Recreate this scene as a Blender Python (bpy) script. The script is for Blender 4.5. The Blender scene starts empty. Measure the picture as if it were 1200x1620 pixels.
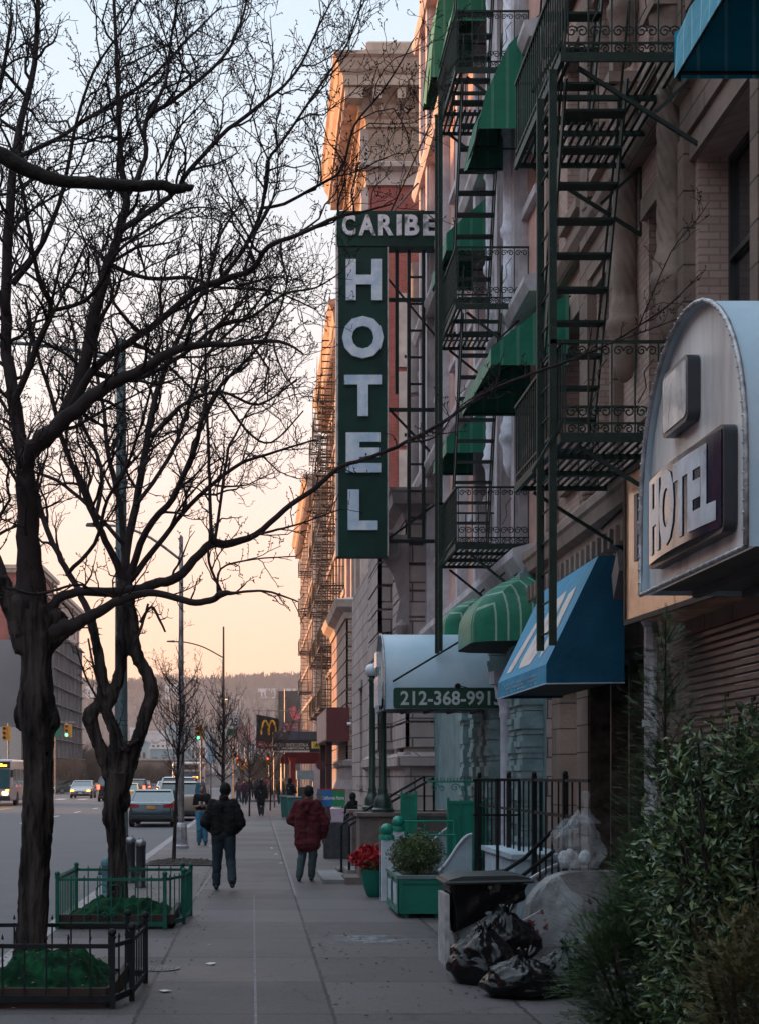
import bpy, math, random
from mathutils import Vector, Matrix
from math import sin, cos, pi, radians
sc = bpy.context.scene
# ---------------- camera, sky, sun, exposure ----------------
F, CX, HY, H = 2400.0, 405.0, 1228.0, 1.85      # focal length in photo px, vanishing point, eye height
cd = bpy.data.cameras.new("camera"); cam = bpy.data.objects.new("camera", cd); sc.collection.objects.link(cam); sc.camera = cam
cam.location = (0, 0, H); cam.rotation_euler = (radians(90), 0, 0)
cd.sensor_fit = 'VERTICAL'; cd.sensor_height = 36; cd.lens = F * 36 / 1620
cd.shift_x = (600 - CX) / 1620; cd.shift_y = (HY - 810) / 1620
cd.clip_start = 0.1; cd.clip_end = 9000
SUN_AZ, SUN_EL = radians(-58), radians(5.5)         # azimuth from +Y towards +X
w = bpy.data.worlds.new("World"); sc.world = w; w.use_nodes = True
nt = w.node_tree; nt.nodes.clear()
sky = nt.nodes.new('ShaderNodeTexSky'); sky.sky_type = 'NISHITA'; sky.sun_disc = False
sky.sun_elevation = SUN_EL; sky.sun_rotation = SUN_AZ; sky.air_density = 1.2; sky.dust_density = 1.6; sky.ozone_density = 2.0
tc = nt.nodes.new('ShaderNodeTexCoord'); sx = nt.nodes.new('ShaderNodeSeparateXYZ'); nt.links.new(tc.outputs['Generated'], sx.inputs[0])
rp = nt.nodes.new('ShaderNodeValToRGB'); nt.links.new(sx.outputs['Z'], rp.inputs[0])
SKYR = [(0.0, (1.04, .54, .33)), (.07, (1.06, .59, .39)), (.15, (1.05, .70, .565)), (.24, (.95, .80, .75)), (.38, (.735, .79, .84)), (.50, (.63, .775, .92)), (.65, (1.2, 1.48, 1.75)), (1.0, (1.5, 1.85, 2.15))]  # stops above the frame are boosted to fill the shaded street
while len(rp.color_ramp.elements) < len(SKYR): rp.color_ramp.elements.new(.5)
for e, (p, c) in zip(rp.color_ramp.elements, SKYR): e.position = p; e.color = (*c, 1)
mx = nt.nodes.new('ShaderNodeMix'); mx.data_type = 'RGBA'; mx.blend_type = 'MIX'; mx.inputs[0].default_value = SKYMIX = 0.72
sc_ = nt.nodes.new('ShaderNodeVectorMath'); sc_.operation = 'SCALE'; sc_.inputs['Scale'].default_value = 7.5
# the sky away from the sunset is cooler and dimmer low down; overhead both ramps are boosted as added fill
rp2 = nt.nodes.new('ShaderNodeValToRGB'); nt.links.new(sx.outputs['Z'], rp2.inputs[0])
SKY2 = [(0.0, (.54, .50, .58)), (.12, (.64, .60, .68)), (.25, (.68, .72, .82)), (.5, (.85, 1.0, 1.16)), (1.0, (1.35, 1.62, 1.9))]
while len(rp2.color_ramp.elements) < len(SKY2): rp2.color_ramp.elements.new(.5)
for e, (p, c) in zip(rp2.color_ramp.elements, SKY2): e.position = p; e.color = (*c, 1)
dt = nt.nodes.new('ShaderNodeVectorMath'); dt.operation = 'DOT_PRODUCT'; dt.inputs[1].default_value = (sin(SUN_AZ), cos(SUN_AZ), 0); nt.links.new(tc.outputs['Generated'], dt.inputs[0])
mr_ = nt.nodes.new('ShaderNodeMapRange'); mr_.interpolation_type = 'SMOOTHSTEP'; mr_.inputs['From Min'].default_value = -.55; mr_.inputs['From Max'].default_value = .42; nt.links.new(dt.outputs['Value'], mr_.inputs[0])
mz = nt.nodes.new('ShaderNodeMix'); mz.data_type = 'RGBA'; nt.links.new(mr_.outputs[0], mz.inputs[0]); nt.links.new(rp2.outputs[0], mz.inputs[6]); nt.links.new(rp.outputs[0], mz.inputs[7])
nt.links.new(mz.outputs[2], sc_.inputs[0])
bg = nt.nodes.new('ShaderNodeBackground'); out = nt.nodes.new('ShaderNodeOutputWorld')
nt.links.new(sky.outputs[0], mx.inputs[6]); nt.links.new(sc_.outputs[0], mx.inputs[7]); nt.links.new(mx.outputs[2], bg.inputs[0])
bg.inputs[1].default_value = 0.10; nt.links.new(bg.outputs[0], out.inputs[0])
sl = bpy.data.lights.new("sun", 'SUN'); so = bpy.data.objects.new("sun", sl); sc.collection.objects.link(so)
sl.energy = 5.0; sl.angle = radians(.6); sl.color = (1.0, .46, .19)
sd = Vector((sin(SUN_AZ) * cos(SUN_EL), cos(SUN_AZ) * cos(SUN_EL), sin(SUN_EL)))
so.rotation_euler = sd.to_track_quat('Z', 'Y').to_euler()
vs = sc.view_settings; vs.view_transform = 'Standard'; vs.look = 'None'; vs.exposure = 1.02; vs.gamma = 1
sc.cycles.max_bounces = 6; sc.cycles.diffuse_bounces = 3; sc.cycles.transparent_max_bounces = 12; sc.cycles.volume_bounces = 0

# ---------------- helpers ----------------
TMP = bpy.data.scenes.new('workbench')   # scratch scene for converting text and remeshing; removed at the end
C = sc.collection
WL = {}
def W(px, py, d): return Vector(((px - CX) * d / F, d, H + (HY - py) * d / F))
def XP(px, d): return (px - CX) * d / F
def ZP(py, d): return H + (HY - py) * d / F
class MB:
    def __init__(s): s.v = []; s.f = []; s.m = []; s.c = 0
    def add(s, vs, fs):
        b = len(s.v); s.v += [tuple(p) for p in vs]
        for f in fs: s.f.append(tuple(i + b for i in f)); s.m.append(s.c)
        return s
    def box(s, x0, x1, y0, y1, z0, z1):
        return s.add([(x0,y0,z0),(x1,y0,z0),(x1,y1,z0),(x0,y1,z0),(x0,y0,z1),(x1,y0,z1),(x1,y1,z1),(x0,y1,z1)],
              [(0,3,2,1),(4,5,6,7),(0,1,5,4),(1,2,6,5),(2,3,7,6),(3,0,4,7)])
    def bar(s, p, q, w, h=None, up=(0,0,1)):
        p = Vector(p); q = Vector(q); h = h or w; d = (q-p).normalized(); u = Vector(up)
        if abs(d.dot(u)) > .98: u = Vector((0,1,0))
        a = d.cross(u).normalized(); b = a.cross(d).normalized(); a *= w/2; b *= h/2
        return s.add([p-a-b,p+a-b,p+a+b,p-a+b,q-a-b,q+a-b,q+a+b,q-a+b], [(0,3,2,1),(4,5,6,7),(0,1,5,4),(1,2,6,5),(2,3,7,6),(3,0,4,7)])
    def quad(s, *p): return s.add(p, [tuple(range(len(p)))])
    def tube(s, pts, rad, n=6, caps=True, wob=None):
        pts = [Vector(p) for p in pts]; k = len(pts)
        if not hasattr(rad, '__len__'): rad = [rad]*k
        b = len(s.v); t = (pts[1]-pts[0]).normalized(); u = Vector((0,0,1)) if abs(t.z) < .9 else Vector((0,1,0))
        for i in range(k):
            t = (pts[min(i+1,k-1)] - pts[max(i-1,0)])
            if t.length < 1e-9: t = Vector((0,0,1))
            t.normalize(); a = t.cross(u)
            if a.length < 1e-5: a = t.cross(Vector((1,0,.3)))
            a.normalize(); u = a.cross(t).normalized()
            for j in range(n):
                th = 2*pi*j/n; r = rad[i] if wob is None else rad[i]*wob(i, j)
                s.v.append(tuple(pts[i] + a*(cos(th)*r) + u*(sin(th)*r)))
        for i in range(k-1):
            for j in range(n):
                s.f.append((b+i*n+j, b+i*n+(j+1)%n, b+(i+1)*n+(j+1)%n, b+(i+1)*n+j)); s.m.append(s.c)
        if caps:
            s.f.append(tuple(b+j for j in range(n))[::-1]); s.m.append(s.c)
            s.f.append(tuple(b+(k-1)*n+j for j in range(n))); s.m.append(s.c)
        return s
    def lathe(s, prof, cx, cy, n=24, twist=None):
        b = len(s.v); k = len(prof)
        for (r, z) in prof:
            for j in range(n):
                th = 2*pi*j/n; rr = r if twist is None else r*twist(th, z)
                s.v.append((cx+cos(th)*rr, cy+sin(th)*rr, z))
        for i in range(k-1):
            for j in range(n): s.f.append((b+i*n+j, b+i*n+(j+1)%n, b+(i+1)*n+(j+1)%n, b+(i+1)*n+j)); s.m.append(s.c)
        s.f.append(tuple(b+j for j in range(n))[::-1]); s.m.append(s.c)
        s.f.append(tuple(b+(k-1)*n+j for j in range(n))); s.m.append(s.c)
        return s
    def prism(s, poly, axis, a0, a1):
        n = len(poly)
        def P(p, a): return (a,p[0],p[1]) if axis=='X' else ((p[0],a,p[1]) if axis=='Y' else (p[0],p[1],a))
        return s.add([P(p,a0) for p in poly]+[P(p,a1) for p in poly],
              [tuple(range(n)), tuple(range(2*n-1,n-1,-1))]+[(i,(i+1)%n,n+(i+1)%n,n+i) for i in range(n)])
    def ball(s, c, r, n=12, sz=(1,1,1)):
        prof = [(max(.002,sin(pi*i/(n//2+2))*1), -cos(pi*i/(n//2+2))) for i in range(n//2+3)]
        b = len(s.v); s.lathe([(p[0]*r, p[1]*r) for p in prof], 0, 0, n)
        for i in range(b, len(s.v)):
            v = s.v[i]; s.v[i] = (v[0]*sz[0]+c[0], v[1]*sz[1]+c[1], v[2]*sz[2]+c[2])
        return s
def obj(name, mb, mats, parent=None, smooth=False, loc=None, angle=None):
    o0 = WL.get(parent.as_pointer(), Vector((0,0,0))) if parent else Vector(loc or (0,0,0))
    me = bpy.data.meshes.new(name)
    me.from_pydata([(v[0]-o0[0], v[1]-o0[1], v[2]-o0[2]) for v in mb.v], [], mb.f)
    mats = mats if isinstance(mats, (list, tuple)) else [mats]
    for m in mats: me.materials.append(m)
    if len(mats) > 1: me.polygons.foreach_set('material_index', mb.m)
    if smooth:
        me.polygons.foreach_set('use_smooth', [True]*len(me.polygons))
        if angle: me.set_sharp_from_angle(angle=radians(angle))
    me.update()
    o = bpy.data.objects.new(name, me); C.objects.link(o)
    if parent: o.parent = parent
    else: o.location = o0
    WL[o.as_pointer()] = o0.copy()
    return o
def thing(name, label, cat, loc=(0,0,0), group=None):
    o = bpy.data.objects.new(name, None); C.objects.link(o); o.location = loc; o.empty_display_size = .2
    o['label'] = label; o['category'] = cat
    if group: o['group'] = group
    WL[o.as_pointer()] = Vector(loc); return o
def tag(o, label, cat, group=None):
    o['label'] = label; o['category'] = cat
    if group: o['group'] = group
    return o
def dup(root, loc, rotz=0, label=None, scale=None):
    def cp(o, par):
        c = o.copy(); C.objects.link(c)
        if par: c.parent = par
        for ch in KIDS.get(o.name, []): cp(ch, c)
        return c
    r = cp(root, None); r.location = loc; r.rotation_euler = (0,0,rotz)
    if label: r['label'] = label
    if scale: r.scale = scale
    WL[r.as_pointer()] = Vector(loc)
    return r
KIDS = {}
def index_kids():
    KIDS.clear()
    for o in C.objects:
        if o.parent: KIDS.setdefault(o.parent.name, []).append(o)
# ---------------- materials ----------------
MT = {}
def lin(c): return tuple(x for x in c)
def M(name, col, rough=.75, var=.18, scale=3.0, bump=.15, bs=30.0, metal=0.0, spec=.4, emis=None, es=0, aniso=(1,1,1), col2=None, lo=.35, hi=.65, bd=.02):
    if name in MT: return MT[name]
    m = bpy.data.materials.new(name); m.use_nodes = True; t = m.node_tree; n = t.nodes; L = t.links.new
    b = n['Principled BSDF']; b.inputs['Roughness'].default_value = rough; b.inputs['Metallic'].default_value = metal
    b.inputs['Specular IOR Level'].default_value = spec
    tc = n.new('ShaderNodeTexCoord'); mp = n.new('ShaderNodeMapping'); mp.inputs['Scale'].default_value = aniso; L(tc.outputs['Object'], mp.inputs[0])
    nz = n.new('ShaderNodeTexNoise'); nz.inputs['Scale'].default_value = scale; nz.inputs['Detail'].default_value = 6; nz.inputs['Roughness'].default_value = .62; L(mp.outputs[0], nz.inputs['Vector'])
    r = n.new('ShaderNodeValToRGB'); r.color_ramp.elements[0].position = lo; r.color_ramp.elements[1].position = hi
    c2 = col2 or tuple(min(1, x*(1+var)) for x in col); c1 = tuple(x*(1-var) for x in col) if not col2 else col
    r.color_ramp.elements[0].color = (*c1,1); r.color_ramp.elements[1].color = (*c2,1)
    L(nz.outputs['Fac'], r.inputs[0]); L(r.outputs[0], b.inputs['Base Color'])
    if bump:
        n2 = n.new('ShaderNodeTexNoise'); n2.inputs['Scale'].default_value = bs; n2.inputs['Detail'].default_value = 4; L(mp.outputs[0], n2.inputs['Vector'])
        bp = n.new('ShaderNodeBump'); bp.inputs['Strength'].default_value = bump; bp.inputs['Distance'].default_value = bd; L(n2.outputs['Fac'], bp.inputs['Height']); L(bp.outputs[0], b.inputs['Normal'])
        mr = n.new('ShaderNodeMapRange'); mr.inputs['To Min'].default_value = max(0, rough-.12); mr.inputs['To Max'].default_value = min(1, rough+.12); L(nz.outputs['Fac'], mr.inputs[0]); L(mr.outputs[0], b.inputs['Roughness'])
    if emis: b.inputs['Emission Color'].default_value = (*emis,1); b.inputs['Emission Strength'].default_value = es
    MT[name] = m; return m
def MBRICK(name, c1, c2, mortar, bw=.22, rh=.075, ms=.009, rough=.85, bump=.5, off=.5, dirt=.35):
    m = bpy.data.materials.new(name); m.use_nodes = True; t = m.node_tree; n = t.nodes; L = t.links.new
    b = n['Principled BSDF']; b.inputs['Roughness'].default_value = rough; b.inputs['Specular IOR Level'].default_value = .25
    tc = n.new('ShaderNodeTexCoord'); s = n.new('ShaderNodeSeparateXYZ'); L(tc.outputs['Object'], s.inputs[0])
    a = n.new('ShaderNodeMath'); a.operation = 'ADD'; L(s.outputs[0], a.inputs[0]); L(s.outputs[1], a.inputs[1])
    c = n.new('ShaderNodeCombineXYZ'); L(a.outputs[0], c.inputs[0]); L(s.outputs[2], c.inputs[1])
    k = n.new('ShaderNodeTexBrick'); k.offset = off; L(c.outputs[0], k.inputs['Vector'])
    k.inputs['Scale'].default_value = 1; k.inputs['Brick Width'].default_value = bw; k.inputs['Row Height'].default_value = rh; k.inputs['Mortar Size'].default_value = ms; k.inputs['Bias'].default_value = -.1
    k.inputs['Color1'].default_value = (*c1,1); k.inputs['Color2'].default_value = (*c2,1); k.inputs['Mortar'].default_value = (*mortar,1)
    nz = n.new('ShaderNodeTexNoise'); nz.inputs['Scale'].default_value = .9; nz.inputs['Detail'].default_value = 8; nz.inputs['Roughness'].default_value = .65; L(tc.outputs['Object'], nz.inputs['Vector'])
    r = n.new('ShaderNodeMapRange'); r.inputs['From Min'].default_value = .3; r.inputs['From Max'].default_value = .7; r.inputs['To Min'].default_value = 1-dirt; r.inputs['To Max'].default_value = 1.12; L(nz.outputs['Fac'], r.inputs[0])
    v = n.new('ShaderNodeVectorMath'); v.operation = 'SCALE'; L(k.outputs['Color'], v.inputs[0]); L(r.outputs[0], v.inputs['Scale']); L(v.outputs[0], b.inputs['Base Color'])
    n3 = n.new('ShaderNodeTexNoise'); n3.inputs['Scale'].default_value = 35; L(tc.outputs['Object'], n3.inputs['Vector'])
    ma = n.new('ShaderNodeMath'); ma.operation = 'MULTIPLY_ADD'; ma.inputs[1].default_value = -1; L(k.outputs['Fac'], ma.inputs[0]); L(n3.outputs['Fac'], ma.inputs[2])
    bp = n.new('ShaderNodeBump'); bp.inputs['Strength'].default_value = bump; bp.inputs['Distance'].default_value = .012; L(ma.outputs[0], bp.inputs['Height']); L(bp.outputs[0], b.inputs['Normal'])
    MT[name] = m; return m
def MSTRIPE(name, c1, c2, period, duty, axis='Y', rough=.7, spec=.3, trans=0):
    m = bpy.data.materials.new(name); m.use_nodes = True; t = m.node_tree; n = t.nodes; L = t.links.new
    b = n['Principled BSDF']; b.inputs['Roughness'].default_value = rough; b.inputs['Specular IOR Level'].default_value = spec
    tc = n.new('ShaderNodeTexCoord'); s = n.new('ShaderNodeSeparateXYZ'); L(tc.outputs['Object'], s.inputs[0])
    if axis == 'XY':
        src0 = n.new('ShaderNodeMath'); src0.operation = 'ADD'; L(s.outputs[0], src0.inputs[0]); L(s.outputs[1], src0.inputs[1]); src = src0.outputs[0]
    else: src = s.outputs['XYZ'.index(axis)]
    d = n.new('ShaderNodeMath'); d.operation = 'DIVIDE'; d.inputs[1].default_value = period; L(src, d.inputs[0])
    f = n.new('ShaderNodeMath'); f.operation = 'FRACT'; L(d.outputs[0], f.inputs[0])
    g = n.new('ShaderNodeMath'); g.operation = 'GREATER_THAN'; g.inputs[1].default_value = duty; L(f.outputs[0], g.inputs[0])
    nz = n.new('ShaderNodeTexNoise'); nz.inputs['Scale'].default_value = 5; nz.inputs['Detail'].default_value = 5; L(tc.outputs['Object'], nz.inputs['Vector'])
    r = n.new('ShaderNodeMapRange'); r.inputs['To Min'].default_value = .7; r.inputs['To Max'].default_value = 1.25; L(nz.outputs['Fac'], r.inputs[0])
    mx = n.new('ShaderNodeMix'); mx.data_type = 'RGBA'; mx.inputs[6].default_value = (*c1,1); mx.inputs[7].default_value = (*c2,1); L(g.outputs[0], mx.inputs[0])
    v = n.new('ShaderNodeVectorMath'); v.operation = 'SCALE'; L(mx.outputs[2], v.inputs[0]); L(r.outputs[0], v.inputs['Scale']); L(v.outputs[0], b.inputs['Base Color'])
    bp = n.new('ShaderNodeBump'); bp.inputs['Strength'].default_value = .35; bp.inputs['Distance'].default_value = .05; L(nz.outputs['Fac'], bp.inputs['Height']); L(bp.outputs[0], b.inputs['Normal'])
    MT[name] = m; return m
asphalt = M('asphalt', (.052,.05,.056), .72, .35, .8, .5, 60, col2=(.085,.08,.088))
glass = M('window_glass', (.02,.024,.03), .06, .3, 2, .03, 3, spec=.8)
tanbrick = MBRICK('tan_brick', (.40,.27,.20), (.30,.20,.15), (.20,.15,.12))
pinkbrick = MBRICK('pink_brick', (.52,.36,.30), (.42,.27,.23), (.30,.23,.20))
redbrick = MBRICK('red_brick', (.40,.085,.06), (.30,.06,.05), (.22,.15,.13))
litbrick = MBRICK('buff_brick', (.46,.33,.25), (.38,.27,.20), (.3,.23,.19))
stoneblk = MBRICK('stone_block', (.42,.34,.32), (.36,.29,.275), (.13,.10,.10), 1.1, .46, .02, .9, .6)
brownstone = M('brownstone', (.25,.185,.155), .88, .3, 1.4, .5, 22, spec=.2)
brownblk = MBRICK('brownstone_blocks', (.27,.195,.16), (.215,.155,.13), (.08,.06,.05), .85, .36, .01, .9, .8, dirt=.45)
limestone = M('limestone', (.42,.34,.30), .85, .2, 1.2, .35, 18, spec=.25)
greystone = M('grey_stone', (.27,.23,.23), .85, .22, 1.6, .4, 20, spec=.25)
paintstone = M('painted_stone', (.46,.43,.46), .7, .22, 2.2, .35, 14, spec=.3)
pinkstucco = M('pink_stucco', (.50,.30,.26), .85, .2, 1.5, .3, 25, spec=.2)
corn = M('tan_cornice', (.44,.33,.26), .8, .2, 1.5, .2, 10, spec=.25)
whiteframe = M('window_frame_paint', (.42,.38,.36), .5, .1, 4, .05, 20)
darkframe = M('dark_frame_paint', (.03,.03,.032), .5, .2, 4, .05, 20)
iron_green = M('green_iron', (.006,.016,.012), .6, .5, 9, .25, 60, spec=.3, col2=(.016,.030,.022))
iron_black = M('black_iron', (.007,.009,.010), .6, .4, 9, .2, 60, spec=.22)
iron_rust = M('brown_iron', (.035,.024,.02), .6, .4, 9, .2, 60, spec=.4)
roofmat = M('roof_tar', (.05,.045,.045), .9)

# ---------------- wall and window builders ----------------
def PT(axis, pos, a, z, off): return (pos+off, a, z) if axis == 'X' else (a, pos+off, z)
def gridwall(mb, axis, pos, a0, a1, z0, z1, wins, depth=.25):
    A = sorted({a0, a1, *[w[0] for w in wins], *[w[1] for w in wins]}); Z = sorted({z0, z1, *[w[2] for w in wins], *[w[3] for w in wins]})
    for i in range(len(A)-1):
        run = None
        for j in range(len(Z)-1):
            ca, cz = (A[i]+A[i+1])/2, (Z[j]+Z[j+1])/2
            if any(w[0] < ca < w[1] and w[2] < cz < w[3] for w in wins): continue
            mb.quad(PT(axis,pos,A[i],Z[j],0), PT(axis,pos,A[i+1],Z[j],0), PT(axis,pos,A[i+1],Z[j+1],0), PT(axis,pos,A[i],Z[j+1],0))
    for (p, q, r, s) in wins:
        for (u, v) in (((p,r),(p,s)), ((q,r),(q,s)), ((p,r),(q,r)), ((p,s),(q,s))):
            mb.quad(PT(axis,pos,u[0],u[1],0), PT(axis,pos,v[0],v[1],0), PT(axis,pos,v[0],v[1],depth), PT(axis,pos,u[0],u[1],depth))
def pbox(mb, axis, pos, a0, a1, z0, z1, o0, o1):
    if axis == 'X': mb.box(pos+o0, pos+o1, a0, a1, z0, z1)
    else: mb.box(a0, a1, pos+o0, pos+o1, z0, z1)
def window(root, axis, pos, a0, a1, z0, z1, depth=.25, frame=None, sill=None, pane=None, t=.055, label=None):
    f = MB(); o0, o1 = depth-.09, depth-.02
    pbox(f,axis,pos,a0,a0+t,z0,z1,o0,o1); pbox(f,axis,pos,a1-t,a1,z0,z1,o0,o1); pbox(f,axis,pos,a0+t,a1-t,z1-t,z1,o0,o1); pbox(f,axis,pos,a0+t,a1-t,z0,z0+t,o0,o1)
    zm = (z0+z1)/2; pbox(f,axis,pos,a0+t,a1-t,zm-t/2,zm+t/2,o0-.01,o1)
    w_ = obj('window', f, frame or whiteframe, root)
    g = MB(); pbox(g,axis,pos,a0-.01,a1+.01,z0-.01,z1+.01,depth-.045,depth-.01); obj('pane', g, pane or glass, w_)
    if sill:
        s = MB(); pbox(s,axis,pos,a0-.12,a1+.12,z0-.14,z0-.003,-.10,depth-.1); obj('sill', s, sill, w_)
        s = MB(); pbox(s,axis,pos,a0-.14,a1+.14,z1+.003,z1+.24,-.06,.03); obj('lintel', s, sill, w_)
    return w_
def cornice(root, Xf, Xend, d0, d1, prof, mat, dent=None, name='cornice'):
    """prof: (outward offset, z) from bottom to top; runs round the near corner of the building"""
    mb = MB(); n = len(prof); P = []
    for (o, z) in prof: P += [(Xend, d0-o, z), (Xf-o, d0-o, z), (Xf-o, d1, z)]
    F_ = []
    for i in range(n-1):
        for j in range(2): F_.append((3*i+j, 3*i+j+1, 3*i+3+j+1, 3*i+3+j))
    F_.append(tuple(3*i+2 for i in range(n))); F_.append(tuple(3*i for i in range(n))); F_.append((3*(n-1),3*(n-1)+1,3*(n-1)+2)); F_.append((0,1,2))
    mb.add(P, F_)
    for (o0, o1, z0, z1, wd, sp) in (dent or []):
        y = d0 + .1
        while y < d1 - wd: mb.box(Xf-o1, Xf-o0, y, y+wd, z0, z1); y += sp
        x = Xf + .1
        while x < Xend - wd: mb.box(x, x+wd, d0-o1, d0-o0, z0, z1); x += sp
        mb.box(Xf-o1, Xf-o0, d0-o1, d0-o0, z0, z1)
    return obj(name, mb, mat, root)
def struct(name, mb, mat): o = obj(name, mb, mat); o['kind'] = 'structure'; return o

def text_fit(body, mat, parent, face, pos, a0, a1, z0, z1, depth=.03, bold=.02, name='lettering', keep=False):
    """lettering standing on a face: face 'Y' looks at -Y (a = x), face 'X' looks at -X (a0 = far y, a1 = near y)"""
    cu = bpy.data.curves.new(name, 'FONT'); cu.body = body; cu.size = 1; cu.extrude = .02; cu.offset = bold; cu.align_x = 'LEFT'; cu.resolution_u = 3
    to = bpy.data.objects.new('t', cu); TMP.collection.objects.link(to); TMP.view_layers[0].update(); dg = TMP.view_layers[0].depsgraph; me = bpy.data.meshes.new_from_object(to.evaluated_get(dg))
    vs_ = [v.co.copy() for v in me.vertices]; fs = [tuple(p.vertices) for p in me.polygons]
    bpy.data.objects.remove(to); bpy.data.curves.remove(cu); bpy.data.meshes.remove(me)
    lx, hx = min(v.x for v in vs_), max(v.x for v in vs_); ly, hy = min(v.y for v in vs_), max(v.y for v in vs_)
    mb = MB(); out_ = []
    for v in vs_:
        a = a0+(v.x-lx)/(hx-lx)*(a1-a0); z = z0+(v.y-ly)/(hy-ly)*(z1-z0); o = -(depth if v.z > 0 else .0)-.003
        out_.append(PT(face, pos, a, z, o))
    mb.add(out_, fs); return obj(name, mb, mat, parent)
from mathutils import noise
def remesh(name, mb, vox, mat, parent, sm=4, wr=0, seed=0, wsc=6):
    me = bpy.data.meshes.new('t'); me.from_pydata([tuple(v) for v in mb.v], [], mb.f); o = bpy.data.objects.new('t', me); TMP.collection.objects.link(o)
    r = o.modifiers.new('r', 'REMESH'); r.mode = 'VOXEL'; r.voxel_size = vox; s_ = o.modifiers.new('s', 'SMOOTH'); s_.iterations = sm; s_.factor = .5
    TMP.view_layers[0].update(); dg = TMP.view_layers[0].depsgraph; m2 = bpy.data.meshes.new_from_object(o.evaluated_get(dg)); bpy.data.objects.remove(o); bpy.data.meshes.remove(me)
    m2.name = name; m2.materials.clear(); m2.materials.append(mat)
    if wr:
        for v in m2.vertices:
            c = v.co; k = noise.noise(Vector((c.x*wsc+seed,c.y*wsc,c.z*wsc*1.9)))+.6*noise.noise(Vector((c.x*wsc*2.3,c.y*wsc*2.3+seed,c.z*wsc*4))); v.co += v.normal*wr*k
    m2.polygons.foreach_set('use_smooth', [True]*len(m2.polygons)); ob = bpy.data.objects.new(name, m2); C.objects.link(ob); ob.parent = parent; return ob
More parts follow.
